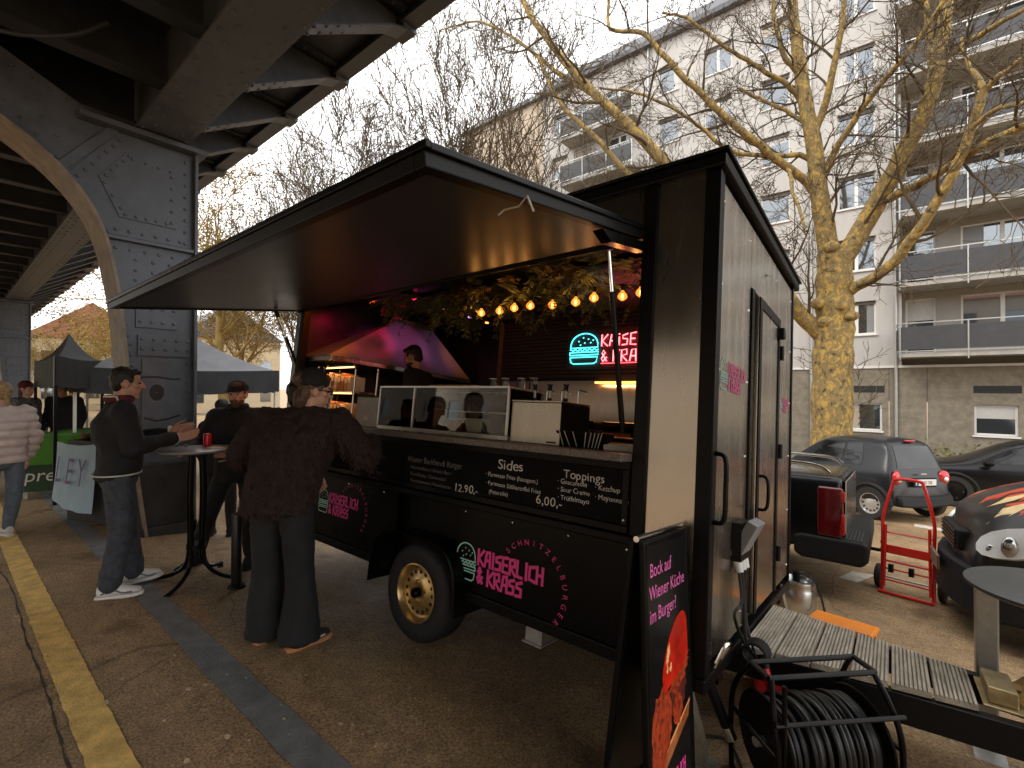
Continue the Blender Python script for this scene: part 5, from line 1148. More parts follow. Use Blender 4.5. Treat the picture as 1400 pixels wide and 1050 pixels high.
# --- black pickup bed behind the trailer
t = thing('pickup_truck', 'glossy black pickup bed with chrome side rails behind the trailer', 'car', at(-.38, 5.62, gz(5.62)) @ RX(-.065) @ RZ(pi))
PWD = 1.78
def pk_sec(x, dz=0, ins=0.): return (x, [(0, .42), (PWD/2 - .06 - ins, .42), (PWD/2 - .01 - ins, .55), (PWD/2 - ins, .80), (PWD/2 - .01 - ins, 1.02), (PWD/2 - .05 - ins, 1.20 + dz), (PWD/2 - .14 - ins, 1.24 + dz), (0, 1.24 + dz)])
bd = car_loft('bed', [pk_sec(.0, 0, .015), pk_sec(.03), pk_sec(.3), pk_sec(1.4), pk_sec(1.9), pk_sec(1.95, 0, .01)], CARB, t, 2); bd.location = (0, -PWD/2, 0)
e = bpy.data.objects.new('cab', None); COL.objects.link(e); e.parent = t
cb = car_loft('cab_body', [(1.97, [(0, .42), (.84, .42), (.89, .8), (.87, 1.22), (.70, 1.80), (.5, 1.84), (0, 1.85)]), (2.1, [(0, .42), (.84, .42), (.89, .8), (.87, 1.22), (.70, 1.82), (.5, 1.86), (0, 1.87)]), (3.6, [(0, .42), (.84, .42), (.89, .8), (.87, 1.22), (.70, 1.82), (.5, 1.86), (0, 1.87)]), (4.1, [(0, .42), (.84, .42), (.89, .8), (.87, 1.18), (.80, 1.24), (.5, 1.26), (0, 1.27)]), (5.2, [(0, .42), (.80, .42), (.85, .8), (.82, 1.06), (.7, 1.12), (.5, 1.14), (0, 1.15)])], CARB, e, 1); cb.location = (0, -PWD/2, 0)
for y in (-.07, -PWD + .07):
    MB().tube(smoothpath([V((.12, y, 1.25)), V((.22, y, 1.315)), V((.5, y, 1.335)), V((1.5, y, 1.335)), V((1.75, y, 1.25))], 5), .02, 8).build('chrome_rail', CHRM, t, smooth=True)
for y in (-.01, -PWD + .01):
    s_ = MB().box((.0, y - .035, .62), (.22, y + .02, 1.12)).build('tail_lamp', mat('dark_tail_lamp', (.10, .004, .006), .1, var=.2, coat=.8), t, bevel=.03, seg=3); MB().box((-.012, y - .04, .66), (.018, y + .022, .86)).build('lit_lens', TAIL, s_, bevel=.006); MB().box((-.012, y - .04, .98), (.018, y + .022, 1.08)).build('lit_lens', TAIL, s_, bevel=.006)
mb = MB(); mb.box((-.02, -PWD + .12, .56), (-.002, -.12, 1.18)); mb.build('tailgate', CHRM, t, bevel=.01)
mb = MB(); mb.loft([[V((x, .03, z)), V((x, -PWD - .03, z)), V((x, -PWD - .03, z + h)), V((x, .03, z + h))] for x, z, h in ((-.20, .44, .16), (-.15, .38, .24), (.35, .38, .24), (.42, .42, .18))]); bmp = mb.build('rear_bumper', TRIM, t, bevel=.03, seg=3)
for k in range(5): MB().box((-.15 + .03 * k, -.60, .621), (-.135 + .03 * k, .0, .627)).build('tread_rib', RUB, bmp)
mb = MB(); mb.tube([V((-.15, -.9, .40)), V((-.28, -.9, .40)), V((-.30, -.9, .46))], .02, 8); mb.ball((-.30, -.9, .49), .028); mb.build('tow_ball', BLKM, t, smooth=True)
for y in (-.16, -PWD + .16): wheel(t, .95, (y if y > -.5 else y), .36, .24, mat('dark_wheel', (.05, .05, .05), .4, metal=.5), 10); wheel(t, 4.3, y, .36, .24, MATS['dark_wheel'], 10)
# --- van with flame decal on its bonnet
t = thing('flame_van', 'matt black van with flame decal on its bonnet beside the hand truck', 'van', at(.52, 5.25, gz(5.3)) @ RX(-.065) @ RZ(RAD(3)) @ TR(0, 1.74, 0) @ Matrix.Diagonal((1, 1, 1.13, 1)))
def vs_(ins, lo, zb, ztop, rt, rz): return [(0, lo), (.80 - ins, lo), (.86 - ins, lo + .14), (.87 - ins, .62), (.85 - ins, zb), (.76 - ins * 1.0, zb + .12), (.5, ztop), (0, ztop + .03)]
V0 = [([-.02, .00, .00, .0, .06, .12, .10, .10][:8], vs_(.26, .30, .72, .84, 0, 0)), ([-.14, -.10, -.10, -.06, .06, .22, .22, .20][:8], vs_(.10, .26, .78, .96, 0, 0)), (.45, vs_(.02, .26, .86, 1.13, 0, 0)), (1.0, vs_(0, .26, .92, 1.26, 0, 0))]
V0[0] = ([-.10, -.02, -.02, -.02, .0, .05, .0, -.02], V0[0][1]); V0[1] = ([-.16, .0, .0, .02, .10, .22, .14, .12], vs_(.06, .26, .80, .98, 0, 0))
nose = car_loft('nose', V0, CARM, t, 2); nose.location = (0, -.86, 0)
hb = car_loft('cabin', [(.98, [(0, .26), (.86, .26), (.87, .9), (.85, 1.06), (.76, 1.26), (0, 1.30)]), (1.7, [(0, .26), (.86, .26), (.87, .9), (.86, 1.06), (.74, 1.78), (0, 1.84)]), (2.0, [(0, .26), (.86, .26), (.87, .9), (.86, 1.06), (.72, 1.88), (0, 1.94)]), (4.4, [(0, .26), (.86, .26), (.87, .9), (.86, 1.06), (.72, 1.9), (0, 1.96)])], CARM, t, 1); hb.location = (0, -.86, 0)
for sy in (1, -1):
    pts_ = [(.02, .72, .66), (.10, .80, .63), (.36, .862, .68), (.56, .868, .80), (.46, .83, .91), (.20, .74, .86), (.06, .66, .77)]
    mb = MB(); inn = [V((a, sy * b, c)) for a, b, c in pts_]; cc = sum(inn, V((0, 0, 0))) / len(inn); out_ = [p + V((-.02, sy * .030, .012)) for p in inn]
    mb.loft([inn, out_], cap=False); mb.add(out_ + [cc + V((-.035, sy * .050, .02))], [(i, (i + 1) % 7, 7) for i in range(7)]); hl = mb.build('headlight', LENS, t, smooth=True, subsurf=1); hl.location = (0, -.86, 0)
    for a, b, c, r in ((.20, .815, .745, .075), (.38, .865, .80, .06), (.10, .76, .70, .04)):
        o = MB().ball((a, sy * (b + .02), c), (r * .7, r * .45, r), 14, 8).build('lamp_bowl', mat('lamp_bowl', (.35, .35, .34), .12, metal=.9, var=.3, scale=30), hl, smooth=True)
gr = MB().box((-.055, -.40, .60), (.06, .40, .77)).build('grille', TRIM, t, bevel=.03, seg=3); gr.location = (0, -.86, 0)
for k in range(5): MB().box((-.065, -.38, .615 + .03 * k), (-.056, .38, .631 + .03 * k)).build('grille_bar', BLK, gr)
mb = MB(); mb.loft([[V((x - .0, y, .22)), V((x + .25, y * .98, .22)), V((x + .25, y * .98, .54)), V((x + .03, y, .54))] for x, y in ((.34, -.90), (.10, -.87), (-.06, -.66), (-.13, -.3), (-.15, 0), (-.13, .3), (-.06, .66), (.10, .87), (.34, .90))]); bmp = mb.build('front_bumper', TRIM, t, smooth=True, bevel=.02); bmp.location = (0, -.86, 0)
o = MB().box((-.17, -.26, .40), (-.15, .26, .51)).build('licence_plate', mat('dusty_plate', (.22, .15, .10), .5, var=.2), t); o.location = (0, -.86, 0)
FLA = mat('flame_red', (.55, .06, .02), .5, var=.2, scale=9); FLY = mat('flame_cream', (.70, .52, .25), .5, var=.2, scale=9)
from mathutils.bvhtree import BVHTree
def drape(o, polys, m, name, par, lift=.004):
    dg = bpy.context.evaluated_depsgraph_get(); ev = o.evaluated_get(dg); bv = BVHTree.FromObject(ev, dg); mb = MB()
    for poly in polys:
        # fine strip subdivision so that the decal follows the bonnet
        c = (sum(p[0] for p in poly) / len(poly), sum(p[1] for p in poly) / len(poly)); N = 4; rings = []
        for k in range(N + 1):
            rings.append([])
            for p in poly:
                x, y = c[0] + (p[0] - c[0]) * k / N, c[1] + (p[1] - c[1]) * k / N; h = bv.ray_cast(V((x, y, 3)), V((0, 0, -1)))
                rings[-1].append((h[0] if h[0] else V((x, y, 1))) + V((0, 0, lift)))
        mb.loft(rings, cap=False)
    x = mb.build(name, m, par, smooth=True); x.location = o.location; return tag(x, kind='stuff')
def flame(x0, y0, L_, w_, k=0):
    return [(x0, y0), (x0 + L_*.25, y0 + w_*.5), (x0 + L_*.6, y0 + w_*.42), (x0 + L_, y0 + w_*.8), (x0 + L_*.72, y0 + w_*.1), (x0 + L_*.85, y0 - w_*.25), (x0 + L_*.5, y0 - w_*.12), (x0 + L_*.3, y0 - w_*.42)]
bpy.context.view_layer.update()
for sg in (1, -1):
    drape(nose, [flame(.10, sg * .58, .62, .20), flame(.14, sg * .40, .66, .2), flame(.06, sg * .24, .5, .16)], FLA, 'flame_decal', t, .003); drape(nose, [flame(.11, sg * .59, .45, .12), flame(.16, sg * .41, .46, .11)], FLY, 'flame_decal', t, .005)
for y in (-.12, -1.60): wheel(t, .72, y, .33, .21, MATS['dark_wheel'], 8); wheel(t, 3.6, y, .33, .21, MATS['dark_wheel'], 8)
# --- dark SUV parked by the kerb
sv = G(1303, 692); t = thing('parked_suv', 'dark SUV with black wheels parked by the stone plinth', 'car', at(sv.x, sv.y, gz(sv.y)) @ RX(-.04) @ RZ(RAD(4)) @ TR(-.82, 1.74, 0))
def sv_(w0, lo, zb, zt, wt): return [(0, lo), (w0 * .97, lo), (w0, lo + .15), (w0, .75), (w0 * .97, zb), (wt, zb + (zt - zb) * .8), (wt * .85, zt), (0, zt + .02)]
c_ = car_loft('body', [(.0, sv_(.70, .34, .72, .82, .6)), (.12, sv_(.84, .28, .84, .92, .7)), (.6, sv_(.90, .28, .92, 1.0, .76)), (1.15, sv_(.91, .28, .97, 1.06, .76)), (1.85, sv_(.91, .28, .99, 1.52, .64)), (2.2, sv_(.91, .28, 1.0, 1.60, .64)), (3.4, sv_(.91, .28, 1.02, 1.60, .64)), (4.1, sv_(.88, .30, 1.04, 1.40, .62)), (4.4, sv_(.80, .34, .95, 1.05, .62))], CARB, t, 2); c_.location = (0, -.92, 0)
for sg in (0, -1.84):
    s1 = 1 if sg == 0 else -1
    for q in ([(1.45, 1.06), (2.3, 1.07), (2.3, 1.50), (1.95, 1.48)], [(2.37, 1.07), (3.3, 1.09), (3.15, 1.49), (2.37, 1.50)]): skin_patch(t, c_, 'side_window', q, (0, -s1, 0), CGL)
    MB().ball((1.38, sg + .12 * s1, 1.06), (.10, .11, .075), 12, 8).build('mirror', BLK, t, smooth=True)
    wheel(t, .82, sg - .10 * s1, .36, .23, BLK, 5); wheel(t, 3.5, sg - .10 * s1, .36, .23, BLK, 5)
    MB().tube([V((.82 + .42*cos(a), sg - .0 * s1, .36 + .42*sin(a))) for a in [pi*k/10 for k in range(11)]], .04, 6).build('wheel_arch', TRIM, t, smooth=True)
    MB().box((.4, sg - .02 * s1 - .01, .62), (1.1, sg - .02 * s1 + .0, .64)).build('side_strip', TRIM, t)
# ================================================================== people
def remesh(mb, voxel, smooth=6, wrinkle=0., wscale=9., seed=0):
    me = mb.mesh('tmp', []); o = bpy.data.objects.new('tmp', me); COL.objects.link(o)
    d = o.modifiers.new('r', 'REMESH'); d.mode = 'VOXEL'; d.voxel_size = voxel; d.use_smooth_shade = True
    if smooth: d = o.modifiers.new('s', 'SMOOTH'); d.factor = .5; d.iterations = smooth
    out = bpy.data.meshes.new_from_object(o.evaluated_get(bpy.context.evaluated_depsgraph_get()))
    bpy.data.objects.remove(o); bpy.data.meshes.remove(me)
    if wrinkle:
        ns = [v.normal.copy() for v in out.vertices]; off = V((seed * 3.7, seed * 1.3, 0))
        for v, n_ in zip(out.vertices, ns):
            q = v.co * wscale + off; v.co += n_ * wrinkle * (noise.noise(V((q.x, q.y, q.z * .6))) + .6 * noise.noise(q * 2.3))
    return out
def piece(name, mb, m, par, voxel=.014, smooth=6, wrinkle=0., wscale=9., seed=0):
    me = remesh(mb, voxel, smooth, wrinkle, wscale, seed); me.name = name
    for x in (m if isinstance(m, list) else [m]): me.materials.append(x)
    me.polygons.foreach_set('use_smooth', [True] * len(me.polygons)); o = bpy.data.objects.new(name, me); COL.objects.link(o); o.parent = par; return o
def ell(c, rx, ry, n=20, ux=V((1, 0, 0)), uy=V((0, 1, 0)), sq=.0):
    out = []
    for k in range(n):
        a = 2*pi*k/n; ca, sa = cos(a), sin(a); f = 1 + sq * (1 - abs(abs(ca) - abs(sa))); out.append(V(c) + ux * rx * ca * f + uy * ry * sa * f)
    return out
SKIN = mat('skin', (.50, .27, .18), .55, var=.12, scale=25); SKIN2 = mat('pale_skin', (.56, .33, .24), .55, var=.12, scale=25)
HAIRB = mat('black_hair', (.012, .009, .008), .5, var=.4, scale=60, bump=.6, bscale=140); HAIRBR = mat('brown_hair', (.085, .045, .022), .5, var=.6, scale=30, bump=.6, bscale=120); HAIRBL = mat('blond_hair', (.36, .24, .12), .5, var=.5, scale=30, bump=.6, bscale=120)
EYE = mat('eye_dark', (.02, .014, .012), .2, var=0)
def hand(mb, w_, d, n_, side, curl=.35, s=1., spread=.0):
    """palm, four jointed fingers of unequal length and a thumb; d fingers' direction, n_ palm-side normal, side towards the thumb"""
    d, n_, side = V(d).normalized(), V(n_).normalized(), V(side).normalized(); pc = w_ + d * .05 * s
    for u in (-.028, -.01, .01, .028): mb.limb(w_ + d * .012 * s + side * u * .8 * s, w_ + d * .088 * s + side * u * s, .014 * s, .0125 * s, 8)
    for k, (u, ln) in enumerate(((.030, .074), (.010, .082), (-.011, .076), (-.031, .060))):
        p = w_ + d * .09 * s + side * u * s; a = curl * (.5 + .12 * k); dd = (d + side * (u * 4 * spread)).normalized()
        for j, f in enumerate((.45, .32, .23)):
            a2 = a * (j + .6); q = p + (dd * cos(a2) + n_ * sin(a2)) * ln * f * s; mb.limb(p, q, (.0095 - .0008 * j) * s, (.0088 - .0009 * j) * s, 8); p = q
    p = w_ + d * .025 * s + side * .030 * s
    for j, (f, a) in enumerate(((.040, .75), (.032, .35), (.024, .15))): q = p + (d * cos(a) + side * sin(a) + n_ * (.2 + .25 * curl)).normalized() * f * s; mb.limb(p, q, (.0125 - .0015 * j) * s, (.011 - .0015 * j) * s, 8); p = q
def person(label, M, J, wear, H=1.78, vox=.015, group=None):
    """J in metres for a 1.78 m figure, local frame: x right, y forward, z up"""
    t = thing('person', label, 'person', M @ Matrix.Scale(H / 1.78, 4), group)
    D = dict(hipL=(-.095, 0, .92), hipR=(.095, 0, .92), kneeL=(-.11, .02, .50), kneeR=(.11, .02, .50), ankL=(-.12, -.02, .09), ankR=(.12, -.02, .09), toeL=(-.15, .16, .04), toeR=(.15, .16, .04), pel=(0, 0, .98), waist=(0, 0, 1.12), chest=(0, 0, 1.32), neck=(0, .0, 1.49), shL=(-.19, 0, 1.44), shR=(.19, 0, 1.44), elL=(-.26, -.03, 1.16), elR=(.26, -.03, 1.16), wrL=(-.25, .12, .94), wrR=(.25, .12, .94), head=(0, .03, 1.66), face=(0, 1, 0), hdL=(0, .3, -1), hdR=(0, .3, -1))
    D.update(J); D = {k: V(v) for k, v in D.items()}; W = wear
    sk = W.get('skin', SKIN); f = D['face'].normalized(); u = (D['head'] - D['neck']).normalized() * .35 + V((0, 0, 1)); u = (u - f * u.dot(f)).normalized(); r = f.cross(u).normalized(); hc = D['head']
    RM = Matrix((r, f, u)).transposed().to_4x4()
    hp = lambda a, b, c: hc + r * a + f * b + u * c
    mb = MB(); mb.ball(hp(0, -.012, .03), (.076, .094, .098), 20, 14, RM); mb.ball(hp(0, .018, -.045), (.058, .072, .068), 16, 12, RM); mb.ball(hp(0, .062, -.098), (.026, .022, .022), 10, 8); mb.limb(hp(0, .086, .02), hp(0, .108, -.022), .009, .0145); mb.limb(hp(-.013, .092, -.026), hp(.013, .092, -.026), .010, .010); mb.limb(hp(-.034, .074, .036), hp(.034, .074, .036), .011, .011); mb.limb(hp(-.02, .082, -.062), hp(.02, .082, -.062), .008, .008)
    for sg in (-1, 1): mb.ball(hp(sg * .077, -.008, -.008), (.011, .022, .032), 10, 8, RM); mb.ball(hp(sg * .045, .055, -.012), (.022, .022, .02), 10, 8)
    mb.limb(D['neck'] - V((0, 0, .04)), hp(0, -.015, -.05), .062, .055)
    # slim body under the clothes keeps the figure one continuous surface
    mb.loft([ell(D['pel'], .13, .09), ell(D['waist'], .125, .085), ell(D['chest'], .15, .10), ell(D['neck'] - V((0, 0, .05)), .09, .06)])
    for s_ in 'LR':
        mb.limb(D['sh' + s_], D['el' + s_], .047, .038); mb.limb(D['el' + s_], D['wr' + s_], .038, .026); mb.limb(D['sh' + s_], D['chest'], .05, .07); mb.limb(D['hip' + s_], D['knee' + s_], .07, .052); mb.limb(D['knee' + s_], D['ank' + s_], .05, .036); mb.limb(D['hip' + s_], D['pel'], .075, .1)
        hd = D['hd' + s_]; inward = V((1 if s_ == 'L' else -1, 0, 0)); nrm_ = J.get('pn' + s_); nrm_ = V(nrm_) if nrm_ else (inward - hd.normalized() * inward.dot(hd.normalized())); sd = J.get('th' + s_); sd = V(sd) if sd else hd.cross(nrm_) * (1 if s_ == 'L' else -1)
        hand(mb, D['wr' + s_], hd, nrm_, sd, W.get('curl', .6), 1.05)
    piece('body', mb, sk, t, W.get('bvox', .0075), 2)
    for sg in (-1, 1): MB().ball(hp(sg * .031, .080, .010), (.011, .008, .007), 8, 6, RM).build('eye', EYE, t, smooth=True)
    # hair
    hm = W.get('hair', HAIRB); hs = W.get('hairstyle', 'short')
    if hs != 'none':
        mb = MB(); mb.ball(hp(0, -.026, .052), (.083, .092, .088), 18, 12, RM); mb.ball(hp(0, -.055, .0), (.072, .055, .075), 14, 10, RM); mb.ball(hp(0, .045, .098), (.058, .042, .028), 12, 8, RM)
        for sg in (-1, 1): mb.ball(hp(sg * .066, .012, .03), (.016, .03, .03), 8, 6, RM)
        if hs == 'bun': mb.ball(hp(0, -.105, .07), (.055, .05, .05), 12, 8, RM); mb.ball(hp(.0, -.085, -.06), (.075, .05, .08), 12, 8, RM)
        if hs == 'long': mb.ball(hp(0, -.06, -.07), (.085, .06, .13), 12, 8, RM)
        if hs == 'ponytail': mb.ball(hp(0, -.10, .06), .04, 10, 8); mb.limb(hp(0, -.12, .05), hp(0, -.13, -.13), .035, .015)
        piece('hair', mb, hm, t, .009, 2, .006, 40)
    if W.get('beard'):
        mb = MB(); mb.ball(hp(0, .022, -.066), (.060, .070, .055), 16, 12, RM); mb.ball(hp(0, .064, -.098), (.030, .024, .026), 10, 8)
        mb.limb(hp(-.022, .088, -.048), hp(.022, .088, -.048), .007, .007); piece('beard', mb, hm, t, .007, 2, .002, 60)
    for sg in (-1, 1): MB().limb(hp(sg * .018, .087, .035), hp(sg * .046, .074, .036), .005, .004).build('eyebrow', hm, t, smooth=True)
    if 'cap' in W:
        mb = MB(); mb.ball(hp(0, -.015, .062), (.090, .104, .080), 18, 12, RM); mb.v = [p if (p - hc).dot(u) > .038 else p - u * ((p - hc).dot(u) - .038) for p in mb.v]; c_ = piece('cap', mb, W['cap'], t, .009, 2)
        bm_ = MB(); bm_.loft([[hp(sg * .075, .06 + a * .0, .045) for sg in (-1, -.5, 0, .5, 1) for a in (0,)] + [hp(sg * .06, .15 - .04 * abs(sg), .032 + .006 * (1 - abs(sg))) for sg in (1, .5, 0, -.5, -1)], [hp(sg * .075, .06, .052) for sg in (-1, -.5, 0, .5, 1)] + [hp(sg * .06, .15 - .04 * abs(sg), .039 + .006 * (1 - abs(sg))) for sg in (1, .5, 0, -.5, -1)]]); bm_.build('cap_peak', W['cap'], c_, bevel=.002)
    if 'beanie' in W:
        mb = MB(); mb.ball(hp(0, -.02, .065), (.092, .104, .098), 18, 12, RM); mb.v = [p if (p - hc).dot(u) > .03 else p - u * ((p - hc).dot(u) - .03) for p in mb.v]; piece('beanie', mb, W['beanie'], t, .010, 2, .003, 60)
    if W.get('glasses'):
        mb = MB()
        for sg in (-1, 1): mb.tube([hp(sg * .033 + .024 * cos(a), .098, .008 + .019 * sin(a)) for a in [j*pi/6 for j in range(13)]], .003, 5); mb.tube([hp(sg * .057, .096, .012), hp(sg * .08, .0, .012)], .003, 5)
        mb.tube([hp(-.01, .10, .012), hp(.01, .10, .012)], .003, 5); mb.build('glasses', BLKM, t)
    # jacket
    jm = W['jacket']; b_ = W.get('bulk', 1.); hem = W.get('hem', .92)
    mb = MB(); up_ = (D['neck'] - D['pel']).normalized(); hz = D['pel'] + (D['pel'] - D['waist']).normalized() * (.98 - hem)
    sx = (D['shR'] - D['shL']).normalized(); uy = up_.cross(sx).normalized() * -1
    if uy.dot(f) < -.99: uy = -uy
    rings = [ell(hz, .170 * b_, .125 * b_, 20, sx, uy, .03), ell(D['pel'] + (D['waist'] - D['pel']) * .2, .172 * b_, .130 * b_, 20, sx, uy, .03), ell(D['waist'], .172 * b_, .130 * b_, 20, sx, uy, .04), ell(D['waist'].lerp(D['chest'], .6), .190 * b_, .140 * b_, 20, sx, uy, .04), ell(D['chest'] + up_ * .03, .195 * b_, .135 * b_, 20, sx, uy, .04), ell(D['neck'] - up_ * .04, .115 * b_, .095 * b_, 20, sx, uy), ell(D['neck'] + up_ * .025, .078, .078, 20, sx, uy)]
    mb.loft(rings)
    ab_ = W.get('arm', 1.)
    for s_ in 'LR':
        mb.limb(D['sh' + s_], D['el' + s_], .075 * ab_, .060 * ab_); d_ = (D['wr' + s_] - D['el' + s_]); mb.limb(D['el' + s_], D['el' + s_] + d_ * .90, .060 * ab_, .046 * ab_); mb.limb(D['sh' + s_], D['chest'] + up_ * .06, .075 * b_, .10 * b_)
        mb.limb(D['sh' + s_], D['neck'] - up_ * .01, .065 * b_, .06 * b_)
    jo = piece('jacket', mb, jm, t, vox, 5, W.get('wr', .010), W.get('ws', 8.), len(label))
    if 'quilt' in W:   # stitched down channels
        for v_, n_ in [(v_, v_.normal.copy()) for v_ in jo.data.vertices]: v_.co += n_ * (.020 * abs(sin(pi * v_.co.z / W['quilt'])) - .010)
    if 'fur' in W:   # guard hairs over the whole jacket
        mb2 = MB(); rn = random.Random(6)
        for p in jo.data.polygons:
            if rn.random() < .55:
                c = p.center; n_ = p.normal; dn = (V((rn.uniform(-.5, .5), rn.uniform(-.5, .5), -1)) + n_ * .9).normalized(); sd2 = n_.cross(dn).normalized() * .004; l_ = rn.uniform(.018, .04)
                mb2.add([c - sd2, c + sd2, c + dn * l_], [(0, 1, 2)])
        tag(mb2.build('fur', W['fur'], jo, fixn=False), kind='stuff')
    if 'rib' in W:   # pale striped hem, cuffs and collar
        mb = MB(); mb.tube([p for p in ell(hz + up_ * .045, .179 * b_, .136 * b_, 24, sx, uy, .03)] + [ell(hz + up_ * .045, .179 * b_, .136 * b_, 24, sx, uy, .03)[0]], .0065, 6)
        mb.build('hem_stripe', W['rib'], jo, smooth=True)
        for s_ in 'LR':
            d_ = (D['wr' + s_] - D['el' + s_]); c_ = D['el' + s_] + d_ * .90; MB().tube([c_ + d_.normalized() * .025, c_ + d_.normalized() * .033], [.047 * ab_, .046 * ab_], 14).build('cuff_stripe', W['rib'], jo, smooth=True)
        mb = MB(); cr_ = ell(D['neck'] + up_ * .035, .090, .088, 24, sx, uy); cr_ = [p + up_ * .028 * (1 if (p - D['neck']).dot(f) < 0 else -1.4) for p in cr_]; mb.tube(cr_ + cr_[:1], .011, 6); mb.build('collar_stripe', W['rib'], jo, smooth=True)
    if 'scarf' in W: mb = MB(); mb.tube([p for p in ell(D['neck'] + up_ * .045, .070, .070, 16)] + [ell(D['neck'] + up_ * .045, .07, .07, 16)[0]], .034, 10); piece('collar', mb, W['scarf'], t, .010, 3, .004, 30)
    # trousers
    tm = W['trousers']; lw = W.get('leg', 1.); mb = MB(); mb.ball(D['pel'] - V((0, .0, .06)), (.165, .125, .13), 18, 12)
    for s_ in 'LR':
        fl = W.get('flare', 1.); mb.limb(D['hip' + s_], D['knee' + s_], .096 * lw, .074 * lw); mb.limb(D['knee' + s_], D['ank' + s_] + V((0, 0, .02)), .074 * lw, .062 * lw * fl, 14)
        if fl > 1.2: mb.tube([D['knee' + s_], D['ank' + s_] - V((0, 0, .04))], [.07 * lw, .072 * lw * fl], 14)
    piece('trousers', mb, tm, t, vox, 4, .012, 7., len(label) + 3)
    # shoes
    for s_ in 'LR':
        a, b2 = D['ank' + s_], D['toe' + s_]; d_ = (b2 - a); d_.z = 0; d_.normalize(); sd_ = V((-d_.y, d_.x, 0)); z0 = a.z - .09; a0 = V((a.x, a.y, z0))
        def ring(yy, w_, h0, h1): h1 *= 1.15; c = a0 + d_ * yy; return [c + sd_ * (w_ * cos(q)) + V((0, 0, h0 + (h1 - h0) * (.5 + .5 * sin(q)))) for q in [2*pi*k/12 for k in range(12)]]
        mb = MB(); mb.loft([ring(-.075, .022, .03, .085), ring(-.06, .036, .022, .105), ring(0, .040, .022, .125), ring(.05, .042, .022, .100), ring(.11, .048, .022, .072), ring(.17, .046, .022, .058), ring(.205, .028, .025, .048)]); sh = mb.build('shoe', W['shoes'], t, smooth=True, subsurf=1)
        mb = MB(); mb.loft([[p + V((0, 0, z)) for p in [a0 + d_ * yy + sd_ * ww * e for yy, ww, e in ((-.085, .022, 1), (-.04, .042, 1), (.05, .042, 1), (.12, .052, 1), (.18, .046, 1), (.215, .022, 1), (.215, .022, -1), (.18, .046, -1), (.12, .052, -1), (.05, .042, -1), (-.04, .042, -1), (-.085, .022, -1))]] for z in (.0, .028)]); mb.build('sole', W.get('sole', W['shoes']), sh, bevel=.006)
        if 'lace' in W:
            mb = MB()
            for k in range(5): c = a0 + d_ * (.035 + .022 * k) + V((0, 0, .118 - .011 * k)); mb.tube([c - sd_ * .03 - V((0, 0, .012)), c + V((0, 0, .003)), c + sd_ * .03 - V((0, 0, .012))], .004, 5)
            mb.build('laces', W['lace'], sh)
            for e in (-1, 1):
                mb = MB(); mb.tube(smoothpath([a0 + d_ * -.04 + sd_ * .040 * e + V((0, 0, .05)), a0 + d_ * .03 + sd_ * .044 * e + V((0, 0, .075)), a0 + d_ * .09 + sd_ * .046 * e + V((0, 0, .045)), a0 + d_ * .15 + sd_ * .046 * e + V((0, 0, .045))], 4), .006, 5); mb.build('grey_trim', W.get('trimm', W['lace']), sh)
    return t
def rz_to(dx, dy): return math.atan2(-dx, dy)            # heading so that local +y points along (dx, dy)
def cloth(name, c, var=.35, scale=10, bump=.35, bscale=120, rough=.85, **k): return mat(name, c, rough, var=var, scale=scale, bump=bump, bscale=bscale, **k)
JEANS = cloth('dark_denim', (.045, .050, .062), .45, 14); BLACKC = cloth('black_cloth', (.008, .008, .009)); BLACKD = cloth('black_trousers', (.010, .010, .011)); WOOL = cloth('black_wool', (.009, .009, .010)); NAVY = cloth('navy_cloth', (.016, .020, .035)); CREAM = cloth('cream_knit', (.62, .57, .50), .1); BURG = cloth('burgundy_knit', (.09, .012, .016)); FUR = cloth('brown_fur', (.014, .006, .0045), .7, 26, 1., 70); PUFF = cloth('pale_puffer', (.62, .54, .50), .08, 6, .1, rough=.5); WHS = cloth('white_shoe', (.68, .66, .62), .1); TANS = cloth('tan_sole', (.50, .22, .09), .15); GREYS = cloth('grey_trim', (.16, .16, .17)); LJEAN = cloth('blue_denim', (.13, .16, .20), .3, 14)
# --- man in varsity jacket, gesturing at the bar table
pf = G(152, 810); hd_ = rz_to(.12, .99)
person('man in black jacket with white trim, jeans and white trainers, gesturing', at(pf.x, pf.y + .04, None, hd_),
       dict(kneeL=(-.10, .05, .50), kneeR=(.11, .01, .50), ankL=(-.12, .10, .09), ankR=(.12, -.06, .09), toeL=(-.16, .28, .04), toeR=(.17, .11, .04), shL=(-.185, .02, 1.44), shR=(.185, .02, 1.44), elL=(-.27, .10, 1.17), elR=(.26, .06, 1.16), wrL=(-.13, .36, 1.24), wrR=(.07, .36, 1.20), hdL=(.10, 1, .30), hdR=(-.05, 1, .16), pnL=(.9, -.1, -.3), pnR=(-.5, 0, 1), thL=(.2, -.2, 1), thR=(-.2, -.2, 1), head=(0, .05, 1.655), face=(.05, 1, -.06), chest=(0, -.02, 1.32), waist=(0, .02, 1.12)),
       dict(jacket=WOOL, bulk=1.14, arm=1.18, hem=.90, rib=CREAM, scarf=BURG, trousers=JEANS, leg=1.1, flare=1.15, shoes=WHS, lace=WHS, trimm=GREYS, hair=HAIRB, curl=.28, bvox=.0065, wr=.018, ws=6.), H=1.79, vox=.012)
